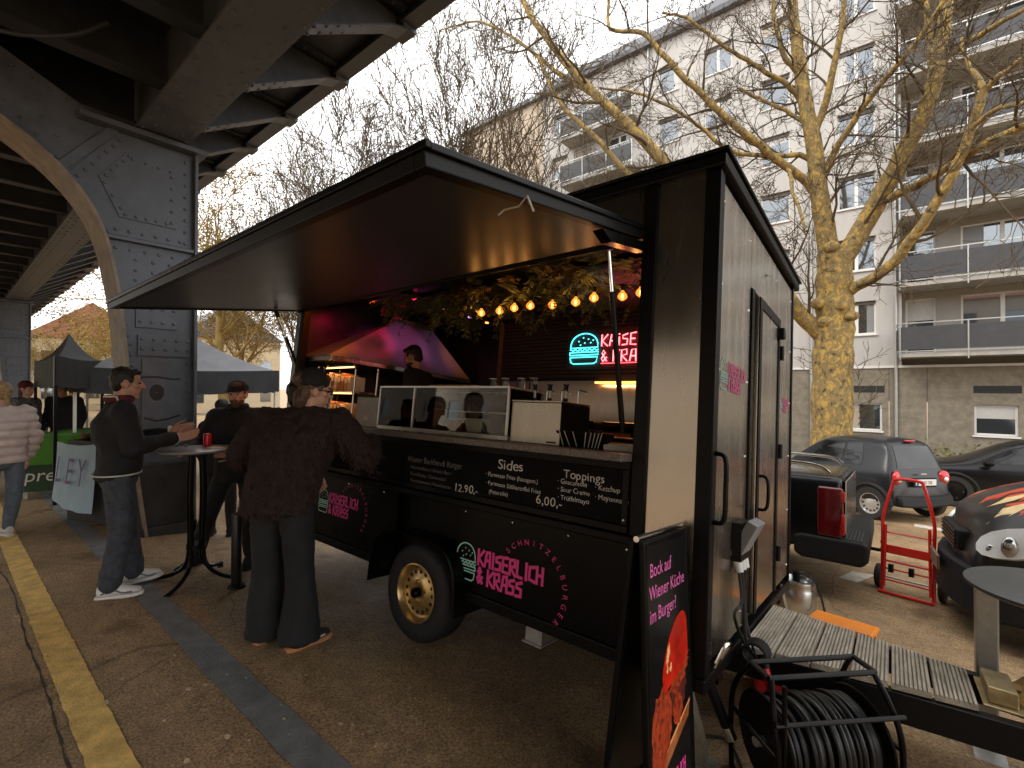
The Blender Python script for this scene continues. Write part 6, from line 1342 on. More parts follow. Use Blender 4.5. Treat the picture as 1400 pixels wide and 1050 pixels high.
# --- bearded man in black cap behind the table
pc = G(300, 772); person('bearded man in black cap and black jacket behind the bar table', at(pc.x + .07, pc.y + .13, None, rz_to(.72, -.69)),
       dict(hipL=(-.10, 0, .90), ankL=(-.12, 0, .09), toeL=(-.16, .18, .04), ankR=(.34, .08, .09), kneeR=(.24, .04, .49), toeR=(.42, .24, .04), elL=(-.30, .02, 1.16), wrL=(-.10, .30, 1.12), hdL=(.6, .8, .1), elR=(.29, .06, 1.16), wrR=(.30, .34, 1.15), hdR=(-.1, 1, .0), pnR=(-1, 0, 0), thR=(-.3, -.1, 1), head=(-.02, .05, 1.655), face=(-.05, 1, -.12)),
       dict(jacket=BLACKC, bulk=1.15, arm=1.2, hem=.82, trousers=BLACKD, leg=1.05, shoes=BLACKC, hair=cloth('ginger_beard', (.10, .055, .03), .4, 40), beard=True, cap=BLACKC, skin=SKIN2, curl=1.0, scarf=BLACKC), H=1.80)
# --- customer in brown fur jacket leaning to the counter
pw = G(376, 884); person('customer in dark brown fur jacket and wide black trousers at the counter', at(pw.x, pw.y + .05, None, rz_to(-.50, .86)),
       dict(hipL=(-.10, -.02, .95), hipR=(.10, -.02, .95), kneeL=(-.12, .0, .52), kneeR=(.12, .0, .52), ankL=(-.15, .02, .09), ankR=(.13, -.02, .09), toeL=(-.15, .20, .04), toeR=(.24, .15, .04), pel=(.0, -.02, 1.0), waist=(.03, .0, 1.14), chest=(.07, .03, 1.34), neck=(.11, .06, 1.50), shL=(-.15, .03, 1.44), shR=(.32, .08, 1.44), elL=(-.35, .04, 1.22), wrL=(-.20, .36, 1.20), elR=(.46, .22, 1.20), wrR=(.40, .48, 1.28), head=(.16, .10, 1.65), face=(.75, .62, -.12)),
       dict(jacket=FUR, fur=cloth('fur_hairs', (.034, .011, .007), .8, 20, 0), bulk=1.34, arm=1.5, hem=.84, beanie=BLACKC, trousers=BLACKD, leg=1.2, flare=1.5, shoes=cloth('black_suede', (.02, .017, .016)), sole=TANS, lace=WHS, hair=HAIRBR, hairstyle='bun', glasses=True, wr=.022, ws=13.), H=1.80)
# --- companion in navy behind
pn = G(352, 838); person('dark haired person in navy jacket behind the fur jacket customer', at(pn.x + .05, pn.y + .12, None, rz_to(.55, .83)),
       dict(chest=(.06, .06, 1.32), neck=(.12, .14, 1.47), shL=(-.10, .08, 1.42), shR=(.26, .12, 1.42), head=(.18, .20, 1.63), face=(.3, 1, 0), wrL=(-.2, .25, 1.0), wrR=(.3, .3, 1.1)), dict(jacket=NAVY, bulk=1.08, arm=1.1, trousers=BLACKD, shoes=BLACKC, sole=WHS, hair=HAIRB), H=1.80)
# --- cook inside the trailer
ck = Ty(572, 520, 2.30); person('cook in black shirt looking down inside the trailer', TRL @ Matrix.Translation((ck.x, 2.30, ZB + .06)) @ RZ(rz_to(-.92, -.40)),
       dict(head=(0, .09, 1.635), face=(0, 1, -.38), neck=(0, .03, 1.48), wrL=(-.15, .35, 1.02), wrR=(.15, .35, 1.02), hdL=(0, 1, -.3), hdR=(0, 1, -.3)), dict(jacket=BLACKC, bulk=.98, trousers=BLACKD, shoes=BLACKC, hair=HAIRB, beard=True, wr=.006), H=1.80)
# --- market visitors on the left
p1 = G(2, 738); person('person in pale puffer jacket and jeans walking under the viaduct', at(p1.x, p1.y, None, rz_to(-.9, -.25)), dict(ankR=(.1, .14, .09), toeR=(.1, .32, .04), wrR=(.26, .10, .92)), dict(jacket=PUFF, quilt=.095, bulk=1.2, arm=1.35, hem=.86, trousers=LJEAN, shoes=WHS, hair=HAIRBL, hairstyle='ponytail', skin=SKIN2, wr=.022, ws=5.), H=1.66)
p2 = G(33, 664); person('shopper in burgundy beanie and speckled black coat at the stall', at(p2.x, p2.y, None, rz_to(.7, .7)), dict(), dict(jacket=mat('speckled_coat', (.02, .02, .022), .85, var=.3, scale=30, col2=(.35, .33, .31)), bulk=1.12, arm=1.2, hem=.72, trousers=BLACKD, shoes=BLACKC, beanie=BURG, hair=HAIRBR, hairstyle='long', skin=SKIN2, bvox=.012), H=1.70, vox=.02)
p3 = G(52, 668); person('grey haired stallholder in black behind the green cloth', at(p3.x - .4, p3.y + .35, None, rz_to(.75, -.5)), dict(head=(0, .08, 1.63), face=(0, 1, -.35)), dict(jacket=BLACKC, bulk=1.1, trousers=BLACKD, shoes=BLACKC, hair=mat('grey_hair', (.2, .19, .18), .6, var=.3, scale=40), skin=SKIN2, bvox=.012), H=1.78, vox=.02)
p4 = G(268, 745); person('person in black coat turned away behind the viaduct column', at(p4.x - .3, p4.y + .35, None, rz_to(-.8, .6)), dict(), dict(jacket=BLACKC, bulk=1.1, arm=1.15, hem=.8, trousers=BLACKD, shoes=BLACKC, hair=HAIRB, bvox=.012), H=1.62, vox=.02)
# ------------------------------------------------------------ their table, drinks, bin
tbp = G(268, 796); TH = 1.16
t = thing('bistro_table', 'round high bar table on curved black tube legs beside the gesturing man', 'table', at(tbp.x, tbp.y, None, .3))
MB().lathe([(0, -.022), (.27, -.022), (.282, -.012), (.282, -.002), (.27, .002), (0, .002)], TR(0, 0, TH), 48).build('table_top', mat('worn_grey_top', (.26, .25, .24), .35, var=.3, scale=12), t, smooth=True)
for k in range(4):
    a = k * pi/2 + .4; d = V((cos(a), sin(a), 0)); MB().tube(smoothpath([d * .05 + V((0, 0, TH - .025)), d * .07 + V((0, 0, .8)), d * .06 + V((0, 0, .35)), d * .09 + V((0, 0, .16)), d * .20 + V((0, 0, .07)), d * .36 + V((0, 0, .035))], 6), .017, 8).build('leg', BLK, t, smooth=True); MB().cyl(d * .345 + V((0, 0, .0)), d * .345 + V((0, 0, .04)), .026, n=10).build('foot', RUB, t, smooth=True)
MB().cyl((0, 0, .30), (0, 0, .34), .075, n=16).build('leg_collar', BLKM, t, smooth=True)
ctop = V((tbp.x, tbp.y, gz(tbp.y) + TH + .0022)); 
rc = ctop + V((-.06, .10, 0)); t = thing('drink_can', 'red drink can on the high bar table', 'can', TR(rc.x, rc.y, ctop.z)); MB().lathe([(.026, 0), (.032, .006), (.033, .012), (.033, .105), (.027, .118), (.0, .117)], n=20).build('can', mat('red_can', (.50, .018, .02), .3, metal=.3, var=.1), t, smooth=True); MB().lathe([(.0265, .1172), (.028, .120), (.026, .1205), (0, .119)], n=20).build('lid', CHRM, t, smooth=True)
nc = ctop + V((.06, .12, 0)); t = thing('paper_napkin', 'white paper napkin lying on the high bar table', 'napkin', TR(nc.x, nc.y, ctop.z)); MB().box((-.07, -.05, 0), (.07, .05, .002)).build('sheet', mat('white_paper', (.75, .73, .70), .9), t); MB().box((-.06, -.045, .0025), (.05, .04, .004), RZ(.2)).build('fold', MATS['white_paper'], t)
bc = G(323, 803); t = thing('steel_bin', 'slim upright steel ash bin behind the fur jacket customer', 'bin', at(bc.x, bc.y, None)); MB().lathe([(.035, 0), (.04, .01), (.04, .62), (.035, .63), (.03, .63), (0, .60)], n=24).build('cylinder', mat('dark_bin_steel', (.05, .05, .05), .4, metal=.8, var=.2), t, smooth=True); MB().lathe([(.065, 0), (.075, .003), (.065, .02), (0, .02)], n=24).build('foot_ring', BLKM, t, smooth=True)
# ================================================================== trees
def bark_material(name, a, b, c, sc=5.):
    m = bpy.data.materials.new(name); m.use_nodes = True; t = m.node_tree; p = t.nodes['Principled BSDF']; p.inputs['Roughness'].default_value = .85
    co = t.nodes.new('ShaderNodeTexCoord'); mp = t.nodes.new('ShaderNodeMapping'); mp.inputs['Scale'].default_value = (1, 1, .7); t.links.new(co.outputs['Object'], mp.inputs[0])
    n = t.nodes.new('ShaderNodeTexNoise'); n.inputs['Scale'].default_value = sc; n.inputs['Detail'].default_value = 8; n.inputs['Roughness'].default_value = .7; n.inputs['Distortion'].default_value = .6; t.links.new(mp.outputs[0], n.inputs['Vector'])
    r = t.nodes.new('ShaderNodeValToRGB'); e = r.color_ramp.elements; e[0].position = .36; e[0].color = c + (1,); e[1].position = .64; e[1].color = a + (1,)
    k = e.new(.44); k.color = b + (1,); k = e.new(.53); k.color = b + (1,); k = e.new(.56); k.color = a + (1,); t.links.new(n.outputs[0], r.inputs[0]); t.links.new(r.outputs[0], p.inputs['Base Color'])
    bp = t.nodes.new('ShaderNodeBump'); bp.inputs['Strength'].default_value = .7; bp.inputs['Distance'].default_value = .03; t.links.new(n.outputs[0], bp.inputs['Height']); t.links.new(bp.outputs[0], p.inputs['Normal']); return m
BARK = bark_material('plane_bark', (.50, .32, .075), (.26, .185, .075), (.05, .035, .02), 8)
BARK2 = bark_material('grey_bark', (.20, .15, .09), (.12, .09, .055), (.05, .038, .025), 5)
TWIG = mat('twig_bark', (.10, .070, .036), .9, var=.4, scale=3); TWIGY = mat('ochre_twig', (.26, .17, .045), .9, var=.4, scale=2)
MINR = .0055
def branch(mb, p, d, ln, r, lv, mx, rnd, kids, spread, up=.12, tips=None):
    n = (6, 5, 4, 3, 3)[min(lv, 4)]; pts = [V(p)]; d = V(d).normalized(); rs = [r]
    for i in range(n):
        d = (d + V((rnd.uniform(-1, 1), rnd.uniform(-1, 1), rnd.uniform(-1, 1))) * (.20 + .05 * lv) + V((0, 0, up))).normalized()
        pts.append(pts[-1] + d * ln / n); rs.append(max(r * (1 - .78 * (i + 1) / n), MINR))
    mb.tube(pts, rs, (7, 6, 4, 3, 3)[min(lv, 4)], cap=False)
    if tips is not None and lv >= mx - 1: tips.append(pts[-1])
    if lv < mx:
        k = kids[min(lv, len(kids) - 1)]
        for j in range(k):
            u = rnd.uniform(.25, 1.) if lv else rnd.uniform(.3, 1.); q = u * n; i = min(int(q), n - 1); c = pts[i].lerp(pts[i + 1], q - i); t = (pts[i + 1] - pts[i]).normalized()
            o = t.orthogonal().normalized(); o.rotate(Matrix.Rotation(rnd.uniform(0, 2*pi), 3, t)); a = rnd.uniform(*spread)
            branch(mb, c, t * cos(a) + o * sin(a), ln * rnd.uniform(.42, .66), max(rs[i] * rnd.uniform(.5, .7), MINR), lv + 1, mx, rnd, kids, spread, up, tips)
# --- the big plane tree: limbs follow the photograph, at the tree's own distance
rnd = random.Random(3); TY = 15.0
pt = thing('plane_tree', 'large bare plane tree with mottled ochre bark by the kerb', 'tree', TR(0, 0, 0))
def pl_(pts): return smoothpath([atY(a, b, y) for a, b, y in pts], 5)
def taper(n, a, b): return [a + (b - a) * i / (n - 1) for i in range(n)]
mb = MB(); tp_ = pl_([(1136, 690, TY), (1137, 600, TY), (1138, 500, TY), (1141, 440, TY), (1140, 392, TY), (1142, 345, TY)])
rs_ = taper(len(tp_), .50, .40); rs_ = [r * (1 + .06 * sin(i * 1.9)) for i, r in enumerate(rs_)]; mb.tube(tp_, rs_, 18)
for a, b, r in ((1118, 415, .15), (1150, 418, .13), (1165, 432, .13), (1128, 440, .16), (1137, 338, .16)): mb.ball(atY(a, b, TY - .36), (r * 1.2, r, r), 12, 8)
LIMBS = [([(1138, 360, TY), (1124, 290, TY - .1), (1114, 210, TY - .3), (1098, 120, TY - .4), (1086, 40, TY - .2), (1078, -60, TY)], .235, .11),
 ([(1148, 360, TY), (1190, 295, TY + .1), (1232, 215, TY - .2), (1268, 140, TY - .5), (1288, 50, TY - .6), (1300, -60, TY - .4)], .225, .12),
 ([(1142, 412, TY), (1168, 394, TY - .1), (1212, 368, TY - .5), (1262, 305, TY - 1.0), (1302, 240, TY - 1.3), (1332, 165, TY - 1.6), (1345, 118, TY - 1.8)], .13, .07), ([(1335, 150, TY - 1.6), (1352, 118, TY - 1.8), (1400, 78, TY - 2.2), (1450, 30, TY - 2.4)], .06, .03), ([(1345, 120, TY - 1.8), (1322, 85, TY - 1.7), (1312, 50, TY - 1.6)], .05, .02), ([(1330, 175, TY - 1.6), (1360, 150, TY - 1.9), (1410, 138, TY - 2.3), (1460, 120, TY - 2.6)], .05, .03),
 ([(1205, 275, TY), (1232, 264, TY - .2), (1290, 232, TY - .8), (1350, 195, TY - 1.5), (1420, 165, TY - 2.2), (1480, 140, TY - 2.6)], .10, .05),
 ([(1128, 462, TY), (1098, 432, TY - .4), (1040, 365, TY - 1.4), (970, 285, TY - 2.4), (908, 222, TY - 3.2), (868, 178, TY - 3.6), (815, 130, TY - 4.0), (765, 75, TY - 4.3), (720, 10, TY - 4.5), (700, -50, TY - 4.5)], .20, .06),
 ([(985, 300, TY - 2.2), (950, 280, TY - 2.7), (905, 262, TY - 3.2), (860, 238, TY - 3.6), (812, 185, TY - 4.0), (765, 140, TY - 4.4), (735, 75, TY - 4.8)], .10, .04), ([(812, 130, TY - 4), (760, 98, TY - 4.2), (700, 50, TY - 4.2), (650, 30, TY - 4), (600, 42, TY - 3.8)], .06, .02),
 ([(1121, 276, TY - .1), (1104, 250, TY - .3), (1062, 218, TY - 1.0), (1010, 175, TY - 1.8), (960, 130, TY - 2.4), (908, 78, TY - 3.0), (880, 45, TY - 3.2), (835, 40, TY - 3.3), (832, 0, TY - 3.3)], .11, .04),
 ([(1116, 228, TY - .25), (1100, 214, TY - .3), (1060, 212, TY - .9), (1000, 206, TY - 1.8), (940, 160, TY - 2.6), (880, 130, TY - 3.1), (820, 120, TY - 3.6)], .07, .025), ([(1105, 160, TY - .35), (1096, 138, TY - .35), (1070, 112, TY - .8), (1030, 88, TY - 1.3), (985, 60, TY - 1.8), (940, 25, TY - 2.2), (905, 18, TY - 2.4)], .075, .03), ([(1097, 115, TY - .4), (1088, 95, TY - .45), (1072, 75, TY - .7), (1060, 30, TY - .9), (1055, -40, TY - 1.1)], .08, .04),
 ([(1119, 250, TY - .2), (1134, 222, TY - .3), (1160, 175, TY - .6), (1200, 120, TY - 1.0), (1246, 66, TY - 1.4), (1300, -10, TY - 1.8)], .09, .04), ([(1109, 192, TY - .32), (1122, 160, TY - .4), (1140, 95, TY - .7), (1152, 30, TY - .9), (1158, -40, TY - 1.0)], .095, .05),
 ([(1283, 85, TY - .55), (1312, 66, TY - .6), (1350, 42, TY - 1), (1410, 5, TY - 1.4)], .08, .04), ([(1278, 115, TY - .5), (1270, 40, TY - .3), (1264, -30, TY - .1)], .09, .05), ([(1074, 226, TY - .75), (1080, 238, TY - .85), (1084, 262, TY - 1.2), (1095, 290, TY - 1.5), (1100, 318, TY - 1.6)], .05, .03), ([(1107, 175, TY - .35), (1088, 160, TY - .4), (1050, 140, TY - .7), (1010, 120, TY - 1.)], .06, .03)]
tw = MB(); tips = []
for pts, ra, rb in LIMBS:
    q = pl_(pts); q = [p + V((rnd.uniform(-.02, .02), rnd.uniform(-.02, .02), rnd.uniform(-.02, .02))) * (1 if 0 < i < len(q) - 1 else 0) for i, p in enumerate(q)]; mb.tube(q, taper(len(q), ra * 1.12, rb * 1.0), 10, cap=True)
    acc = 0
    for i in range(2, len(q)):
        acc += (q[i] - q[i - 1]).length
        if acc > .44:
            acc = 0; t = (q[i] - q[i - 1]).normalized(); o = t.orthogonal().normalized(); o.rotate(Matrix.Rotation(rnd.uniform(0, 2*pi), 3, t)); a = rnd.uniform(.5, 1.2)
            r0 = ra + (rb - ra) * i / len(q); branch(tw, q[i], t * cos(a) + o * sin(a), rnd.uniform(.9, 2.2), min(r0 * .45, .045), 1, 4, rnd, (0, 5, 4, 3), (.4, 1.1), .05, tips)
mb.build('trunk', BARK, pt, smooth=True, fixn=True)
tag(tw.build('crown', TWIG, pt, fixn=False), kind='stuff')
sb = MB()
for p in rnd.sample(tips, min(420, len(tips))):
    sb.tube([p, p - V((0, 0, .07))], .003, 3, cap=False); sb.ball(p - V((0, 0, .09)), .021, 6, 4)
tag(sb.build('seed_balls', mat('seed_ball', (.05, .036, .022), .9, var=.3), pt, smooth=True, fixn=False), kind='stuff')
st = MB()   # water shoots on the trunk
for k in range(10):
    s0 = atY(1160, 500 + k * 9, TY - .1); branch(st, s0 + V((.2, 0, 0)), V((rnd.uniform(.3, 1), rnd.uniform(-.8, .2), rnd.uniform(.1, .9))), rnd.uniform(.4, .9), .011, 2, 3, rnd, (0, 0, 3), (.3, .9), .05)
for k in range(5):
    s0 = atY(1110, 480 + k * 8, TY - .1); branch(st, s0, V((-1, rnd.uniform(-.8, .2), rnd.uniform(-.1, .6))), rnd.uniform(.3, .6), .009, 2, 3, rnd, (0, 0, 3), (.3, .9), .05)
tag(st.build('water_shoots', TWIG, pt, fixn=False), kind='stuff')
# --- background trees: two bare prototypes, one ochre bushy one
def proto(seed, h, r, kids, mx, spread, up, leaf=0):
    rn = random.Random(seed); a = MB(); b = MB(); tips = []; pts = [V((0, 0, 0))]; d = V((0, 0, 1)); n = 6
    for i in range(n): d = (d + V((rn.uniform(-.12, .12), rn.uniform(-.12, .12), .1))).normalized(); pts.append(pts[-1] + d * h * .5 / n)
    a.tube(pts, taper(n + 1, r, r * .55), 10, cap=True)
    for j in range(9):
        i = rn.randint(2, n); az = 2*pi*j/9 + rn.uniform(-.3, .3); el = rn.uniform(.5, 1.15) if i < n else rn.uniform(.9, 1.4)
        branch(b, pts[i], V((cos(az) * cos(el), sin(az) * cos(el), sin(el))), h * rn.uniform(.36, .52), r * rn.uniform(.28, .42), 0, mx, rn, kids, spread, up, tips)
    lf = None
    if leaf:
        lf = MB()
        for p in tips:
            for q in range(leaf):
                c = p + V((rn.gauss(0, .22), rn.gauss(0, .22), rn.gauss(0, .18))); u = V((rn.uniform(-1, 1), rn.uniform(-1, 1), rn.uniform(-1, 1))).normalized() * .05; w_ = u.orthogonal().normalized() * .035; lf.add([c - u, c + w_, c + u, c - w_], [(0, 1, 2, 3)])
    return a, b, lf
MINR = .012
OCH = mat('ochre_leaf', (.30, .20, .03), .8, var=.4, scale=2); protos = []
for k, (sd_, h, kids, mx, spread, up, leaf) in enumerate(((5, 15, (7, 5, 4, 3), 4, (.35, .9), .10, 0), (8, 16, (7, 6, 4, 2), 4, (.3, .8), .14, 0), (12, 10, (7, 5, 4, 2), 3, (.5, 1.2), .04, 7))):
    a, b, lf = proto(sd_, h, .24, kids, mx, spread, up, leaf)
    protos.append((a.mesh('trunk', BARK2 if k < 2 else TWIGY, True), b.mesh('crown', TWIG if k < 2 else TWIGY, False), lf.mesh('leaves', OCH) if lf else None))
def tree(k, x, y, rz, sc, label, group='bare street trees beyond the trailer'):
    t = thing('street_tree', label, 'tree', at(x, y, None, rz) @ Matrix.Scale(sc, 4), group)
    for nm_, me in zip(('trunk', 'crown', 'leaves'), protos[k]):
        if me is None: continue
        o = bpy.data.objects.new(nm_, me); COL.objects.link(o); o.parent = t
        if nm_ != 'trunk': o['kind'] = 'stuff'
tree(0, -19.5, 13.0, 0, 1.06, 'tall bare tree rising behind the awning beside the viaduct edge')
tree(1, -14.0, 16.5, 1.3, 1.12, 'bare tree standing between the awning and the beige building')
tree(1, -26.0, 13.5, 2.6, .85, 'smaller bare tree next to the ochre bushy tree')
tree(2, -30.0, 10.4, .4, 1.30, 'ochre bushy tree just past the near viaduct column')
tree(2, -27.0, 15.5, 2.0, 1.15, 'ochre bushy tree half hidden behind the bare trees')
tree(2, -46.0, 3.2, 1.0, .52, 'low ochre tree behind the green stall canopy', 'ochre trees under the viaduct')
tree(2, -40.0, 5.2, 3.0, .50, 'low ochre tree in front of the red roofed house', 'ochre trees under the viaduct')
tree(0, -52.0, 2.2, 2.2, .50, 'bare tree beyond the farther viaduct column', 'ochre trees under the viaduct')
tree(2, -44.0, 8.0, 4.0, .68, 'ochre tree against the ochre house', 'ochre trees under the viaduct')
tree(2, -36.0, 13.5, 5.0, .95, 'ochre tree seen beneath the awning edge')
# hedge in front of the plinth
hb_ = MB(); rnd = random.Random(2)
for k in range(2600):
    c = V((rnd.uniform(-2, 12), 22.2 + rnd.gauss(0, .25), gz(22) + .12 + abs(rnd.gauss(0, .33)))); u = V((rnd.uniform(-1, 1), rnd.uniform(-1, 1), rnd.uniform(-1, 1))).normalized() * .07; w_ = u.orthogonal().normalized() * .045; hb_.add([c - u, c + w_, c + u, c - w_], [(0, 1, 2, 3)])
t = thing('hedge', 'low yellow green hedge along the stone plinth', 'hedge', TR(0, 0, 0)); tag(hb_.build('foliage', mat('hedge_leaf', (.13, .12, .025), .7, var=.5, scale=2), t, fixn=False), kind='stuff')
# ================================================================== market stalls on the left
GRN = mat('green_canvas', (.035, .050, .030), .8, var=.3, scale=6); CBK = mat('black_canvas', (.014, .015, .015), .75, var=.3, scale=5, bump=.2, bscale=20); CGY = mat('grey_canvas', (.22, .225, .24), .8, var=.12, scale=4, bump=.2, bscale=12); CDG = mat('dark_grey_canvas', (.045, .047, .052), .8, var=.2, scale=4)
def tent(label, corners, zv, ve, peak, mroof, mval, mleg, name='market_tent', colours=None):
    cx = sum(c[0] for c in corners) / 4; cy = sum(c[1] for c in corners) / 4; g0 = gz(cy)
    t = thing(name, label, 'tent', TR(cx, cy, g0)); P_ = [V((c[0] - cx, c[1] - cy, 0)) for c in corners]
    for k in range(4):
        a, b = P_[k], P_[(k + 1) % 4]; mb = MB(); rows = []
        n = 8
        for j in range(5):
            u = j / 4; sag = -.12 * sin(pi * u) * .8
            rows.append([a.lerp(b, i / n) * (1 - u) + V((0, 0, zv + (peak - zv) * u + sag - .04 * sin(pi * i / n) * (1 - u))) for i in range(n + 1)])
        mb.loft(rows, cap=False, closed=False); mb.build('roof_panel', mroof, t, smooth=True)
        mb = MB(); n = 16; o_ = (a + b).normalized() * .012
        mb.loft([[a.lerp(b, i / n) + o_ * (1 + .8 * sin(i * 2.1)) + V((0, 0, zv + .03 - q - (.02 * abs(sin(i * pi / 4)) if q else 0) - .04 * sin(pi * i / n))) for i in range(n + 1)] for q in (0, ve * .5, ve)], cap=False, closed=False); mb.build('valance', (colours or {}).get(k, mval), t, smooth=True)
        p = a * .97; MB().box((p.x - .02, p.y - .02, gz(cy + p.y) - g0), (p.x + .02, p.y + .02, zv)).build('pole', mleg, t)
    return t
A = G(74, 692); A = V((A.x, A.y, 0)); ab_ = V((-1.25, .72, 0)); ad_ = V((-.72, -1.25, 0)).normalized() * 2.5; ad_ = V((-2.2, .0, 0))
t = tent('black peaked tent with green front flap by the farther column', [(A.x, A.y), (A.x + ab_.x, A.y + ab_.y), (A.x + ab_.x + ad_.x, A.y + ab_.y + ad_.y), (A.x + ad_.x, A.y + ad_.y)], 2.10, .42, 2.58, CDG, CBK, BLKM, colours={3: GRN})
mb = MB(); mb.box((0, 0, 0), (.01, .05, .36)); 
# stall counter with green cloth and lettering
M = Matrix.Translation((A.x - .55, A.y + .12, 0)) @ RZ(RAD(150)); st_ = thing('stall_table', 'market table under a bright green cloth with white lettering', 'table', M)
GC = mat('green_cloth', (.07, .22, .02), .8, var=.2, scale=5, bump=.3, bscale=15); DKG = mat('dark_green_cloth', (.02, .05, .02), .8, var=.2, scale=5)
B('table_top', (0, -.45, .86), (1.5, .45, .90), mat('pine_board', (.35, .24, .13), .7, var=.2), st_)
for x in (.05, 1.45):
    for y in (-.4, .4): MB().box((x - .025, y - .025, 0), (x + .025, y + .025, .859)).build('leg', GALV, st_)
mb = MB(); n = 24
for (a, b) in ((V((-.01, -.46, 0)), V((1.51, -.46, 0))), (V((-.01, .46, 0)), V((-.01, -.46, 0))), (V((1.51, .46, 0)), V((-.01, .46, 0)))):
    o_ = V(((b - a).y, -(b - a).x, 0)).normalized(); mb.loft([[a.lerp(b, i / n) + o_ * (.004 + q * .03 * sin(i * 1.7)) + V((0, 0, .905 - q)) for i in range(n + 1)] for q in (0, .2, .42)], cap=False, closed=False)
mb.box((-.01, -.46, .901), (1.51, .46, .906)); mb.build('cloth', GC, st_, smooth=True)
mb = MB(); mb.loft([[V((x, .468, z)) for x in (1.5, 0)] for z in (.48, .10)], cap=False, closed=False); mb.loft([[V((-.018, y, z)) for y in (.46, -.46)] for z in (.48, .10)], cap=False, closed=False); dc = mb.build('lower_cloth', DKG, st_)
mb = MB(); write(mb, 'pre', Matrix.Translation((.75, .475, .25)) @ Matrix(((-1, 0, 0, 0), (0, 0, 1, 0), (0, 1, 0, 0), (0, 0, 0, 1))), .26, shear=.15); write(mb, 'pre', Matrix.Translation((-.024, .40, .25)) @ Matrix(((0, 0, -1, 0), (-1, 0, 0, 0), (0, 1, 0, 0), (0, 0, 0, 1))), .26, shear=.15); tag(mb.build('lettering', PALE, dc, fixn=False), kind='stuff')
# glass counter with clear curtain behind the banner
pa, pb = G(92, 712), G(140, 722); dv = (pb - pa); dv.z = 0; L_ = 1.15; dv.normalize(); rz_ = math.atan2(dv.y, dv.x)
sc_ = thing('stall_counter', 'stall counter with slanted glass front over a pale blue banner', 'counter', at(pa.x, pa.y, None, rz_)); B('cabinet', (-.10, .05, .0), (.95, .70, .98), mat('dark_counter', (.03, .028, .028), .6), sc_)
mb = MB(); mb.loft([[V((-.10, .06, .98)), V((-.10, .68, .98)), V((-.10, .68, 1.42)), V((-.10, .28, 1.42))], [V((.95, .06, .98)), V((.95, .68, .98)), V((.95, .68, 1.42)), V((.95, .28, 1.42))]]); mb.build('glass_cover', GLASS, sc_)
rnd = random.Random(31)
for k in range(26):
    o = MB().ball((rnd.uniform(-.05, .9), rnd.uniform(.14, .6), 1.0 + rnd.uniform(0, .12)), (rnd.uniform(.03, .07), rnd.uniform(.03, .06), rnd.uniform(.02, .05)), 8, 6).build('baked_goods', mat('goods_%d' % (k % 3), ((.20, .12, .06), (.05, .04, .035), (.32, .26, .2))[k % 3], .7, var=.3, scale=20), sc_, smooth=True)
mb = MB(); mb.loft([[V((-.2 + 1.1 * i / 30, .70 + .025 * sin(i * 1.9), z)) for i in range(31)] for z in (1.0, 1.5, 2.02)], cap=False, closed=False); mb.build('clear_curtain', mat('clear_film', (.42, .38, .34), .25, var=.2, scale=8, alpha=.35), sc_, smooth=True)
# pale blue banner
q = [atX(a, b, -8.05) for a, b in ((84, 588), (129, 598), (116, 702), (69, 664))]
q = [G(84, 715), G(132, 727)]
bn = thing('banner', 'pale blue cloth banner with purple hand lettering hung on the stall', 'banner', at(pa.x, pa.y, None, rz_)); mb = MB(); n = 14; zt_, zb_ = .97, .18
rows = []
for j in range(9):
    v = j / 8; rows.append([V((-.14 + (.74 + .0 * v) * i / n - .10 * v, -.035 - .05 * sin(pi * i / n) * v + .012 * sin(i * 1.3 + v * 3), zt_ - (zt_ - zb_) * v * (1 + .18 * (i / n) - .12) - .03 * sin(pi * i / n))) for i in range(n + 1)])
mb.loft(rows, cap=False, closed=False); mb.build('cloth', mat('pale_blue_cloth', (.42, .56, .63), .8, var=.1, scale=4, bump=.25, bscale=9), bn, smooth=True)
mb = MB(); LT = mat('purple_marker', (.20, .15, .32), .8, var=.2)
for ch, x, sz in (('L', -.04, .44), ('E', .15, .44), ('Y', .35, .46)):
    write(mb, ch, Matrix.Translation((x, -.115, .50 - x * .08)) @ Matrix(((1, 0, 0, 0), (0, .12, -1, 0), (0, 1, 0, 0), (0, 0, 0, 1))), sz, sx=.55)
tag(mb.build('lettering', LT, bn, fixn=False), kind='stuff')
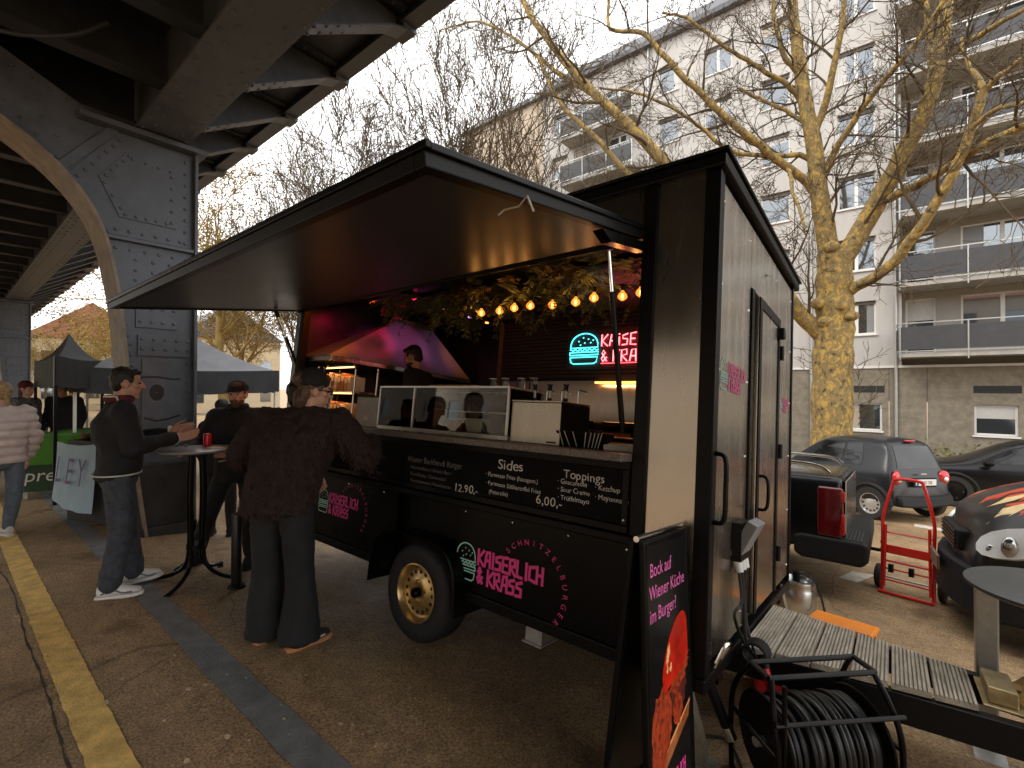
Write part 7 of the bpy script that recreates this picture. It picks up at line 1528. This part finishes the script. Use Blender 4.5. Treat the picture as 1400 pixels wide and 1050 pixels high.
# white board with round stickers
wb0, wb1 = G(108, 722), G(138, 730); wbm = (wb0 + wb1) / 2; t = thing('sticker_board', 'tall white board dotted with round yellow stickers beside the column', 'board', at(wbm.x - .25, wbm.y + .36, None, rz_to(-.75, .66)))
MB().box((-.18, -.012, 0), (.18, .012, 2.02), RX(RAD(-3))).build('board', mat('white_board', (.62, .60, .56), .5, var=.1, scale=3), t, bevel=.004); SY = [mat('yellow_sticker', (.62, .42, .05), .5, var=.3, scale=40), mat('brown_sticker', (.22, .11, .03), .5, var=.3, scale=40), mat('pink_sticker', (.5, .2, .22), .5, var=.3, scale=40)]
rnd = random.Random(14)
for k in range(16): x, z, r = rnd.uniform(-.12, .12), .15 + k * .115, rnd.uniform(.03, .055); MB().cyl((x, -.0125, z), (x, -.015, z), r, n=20).xf(RX(RAD(-3))).build('sticker', SY[k % 3 if z > .3 else 2], t, smooth=False)
for z in (0.02,): MB().box((-.26, -.12, 0), (.26, .12, .02)).build('foot', CHRM, t)
# grey tent beyond the near column, white-legged
tent('grey peaked tent with dark valance beyond the iron column', [(-9.2, 4.15), (-12.2, 4.75), (-12.9, 1.9), (-9.9, 1.3)], 2.16, .40, 3.05, CGY, CDG, WFR)
t = thing('stall_crate', 'dark folding table under the grey tent', 'table', at(-11.2, 3.0, None, .2)); B('top', (-.7, -.35, .74), (.7, .35, .77), BLKM, t); [MB().box((x - .02, y - .02, 0), (x + .02, y + .02, .739)).build('leg', GALV, t) for x in (-.62, .62) for y in (-.3, .3)]
# silver car beyond the tents
t = thing('silver_car', 'silver hatchback parked beyond the grey tent', 'car', at(-14.5, 5.6, None, RAD(8))); SIL = mat('silver_paint', (.55, .56, .55), .3, metal=.4, var=.05, coat=.4)
c_ = car_loft('body', [(.0, sv_(.70, .30, .66, .74, .6)), (.12, sv_(.80, .26, .76, .82, .7)), (.9, sv_(.84, .26, .88, .96, .72)), (1.7, sv_(.84, .26, .93, 1.42, .60)), (3.2, sv_(.84, .26, .95, 1.46, .60)), (3.8, sv_(.80, .28, .95, 1.2, .60)), (4.0, sv_(.72, .32, .85, .95, .6))], SIL, t, 2)
for s1 in (1, -1):
    for q in ([(1.35, .98), (2.1, .99), (2.1, 1.36), (1.75, 1.34)], [(2.17, .99), (3.0, 1.0), (2.9, 1.36), (2.17, 1.37)]): skin_patch(t, c_, 'side_window', q, (0, -s1, 0), CGL)
    wheel(t, .75, .78 * s1, .31, .2, MATS['silver_wheel'], 8); wheel(t, 3.2, .78 * s1, .31, .2, MATS['silver_wheel'], 8)
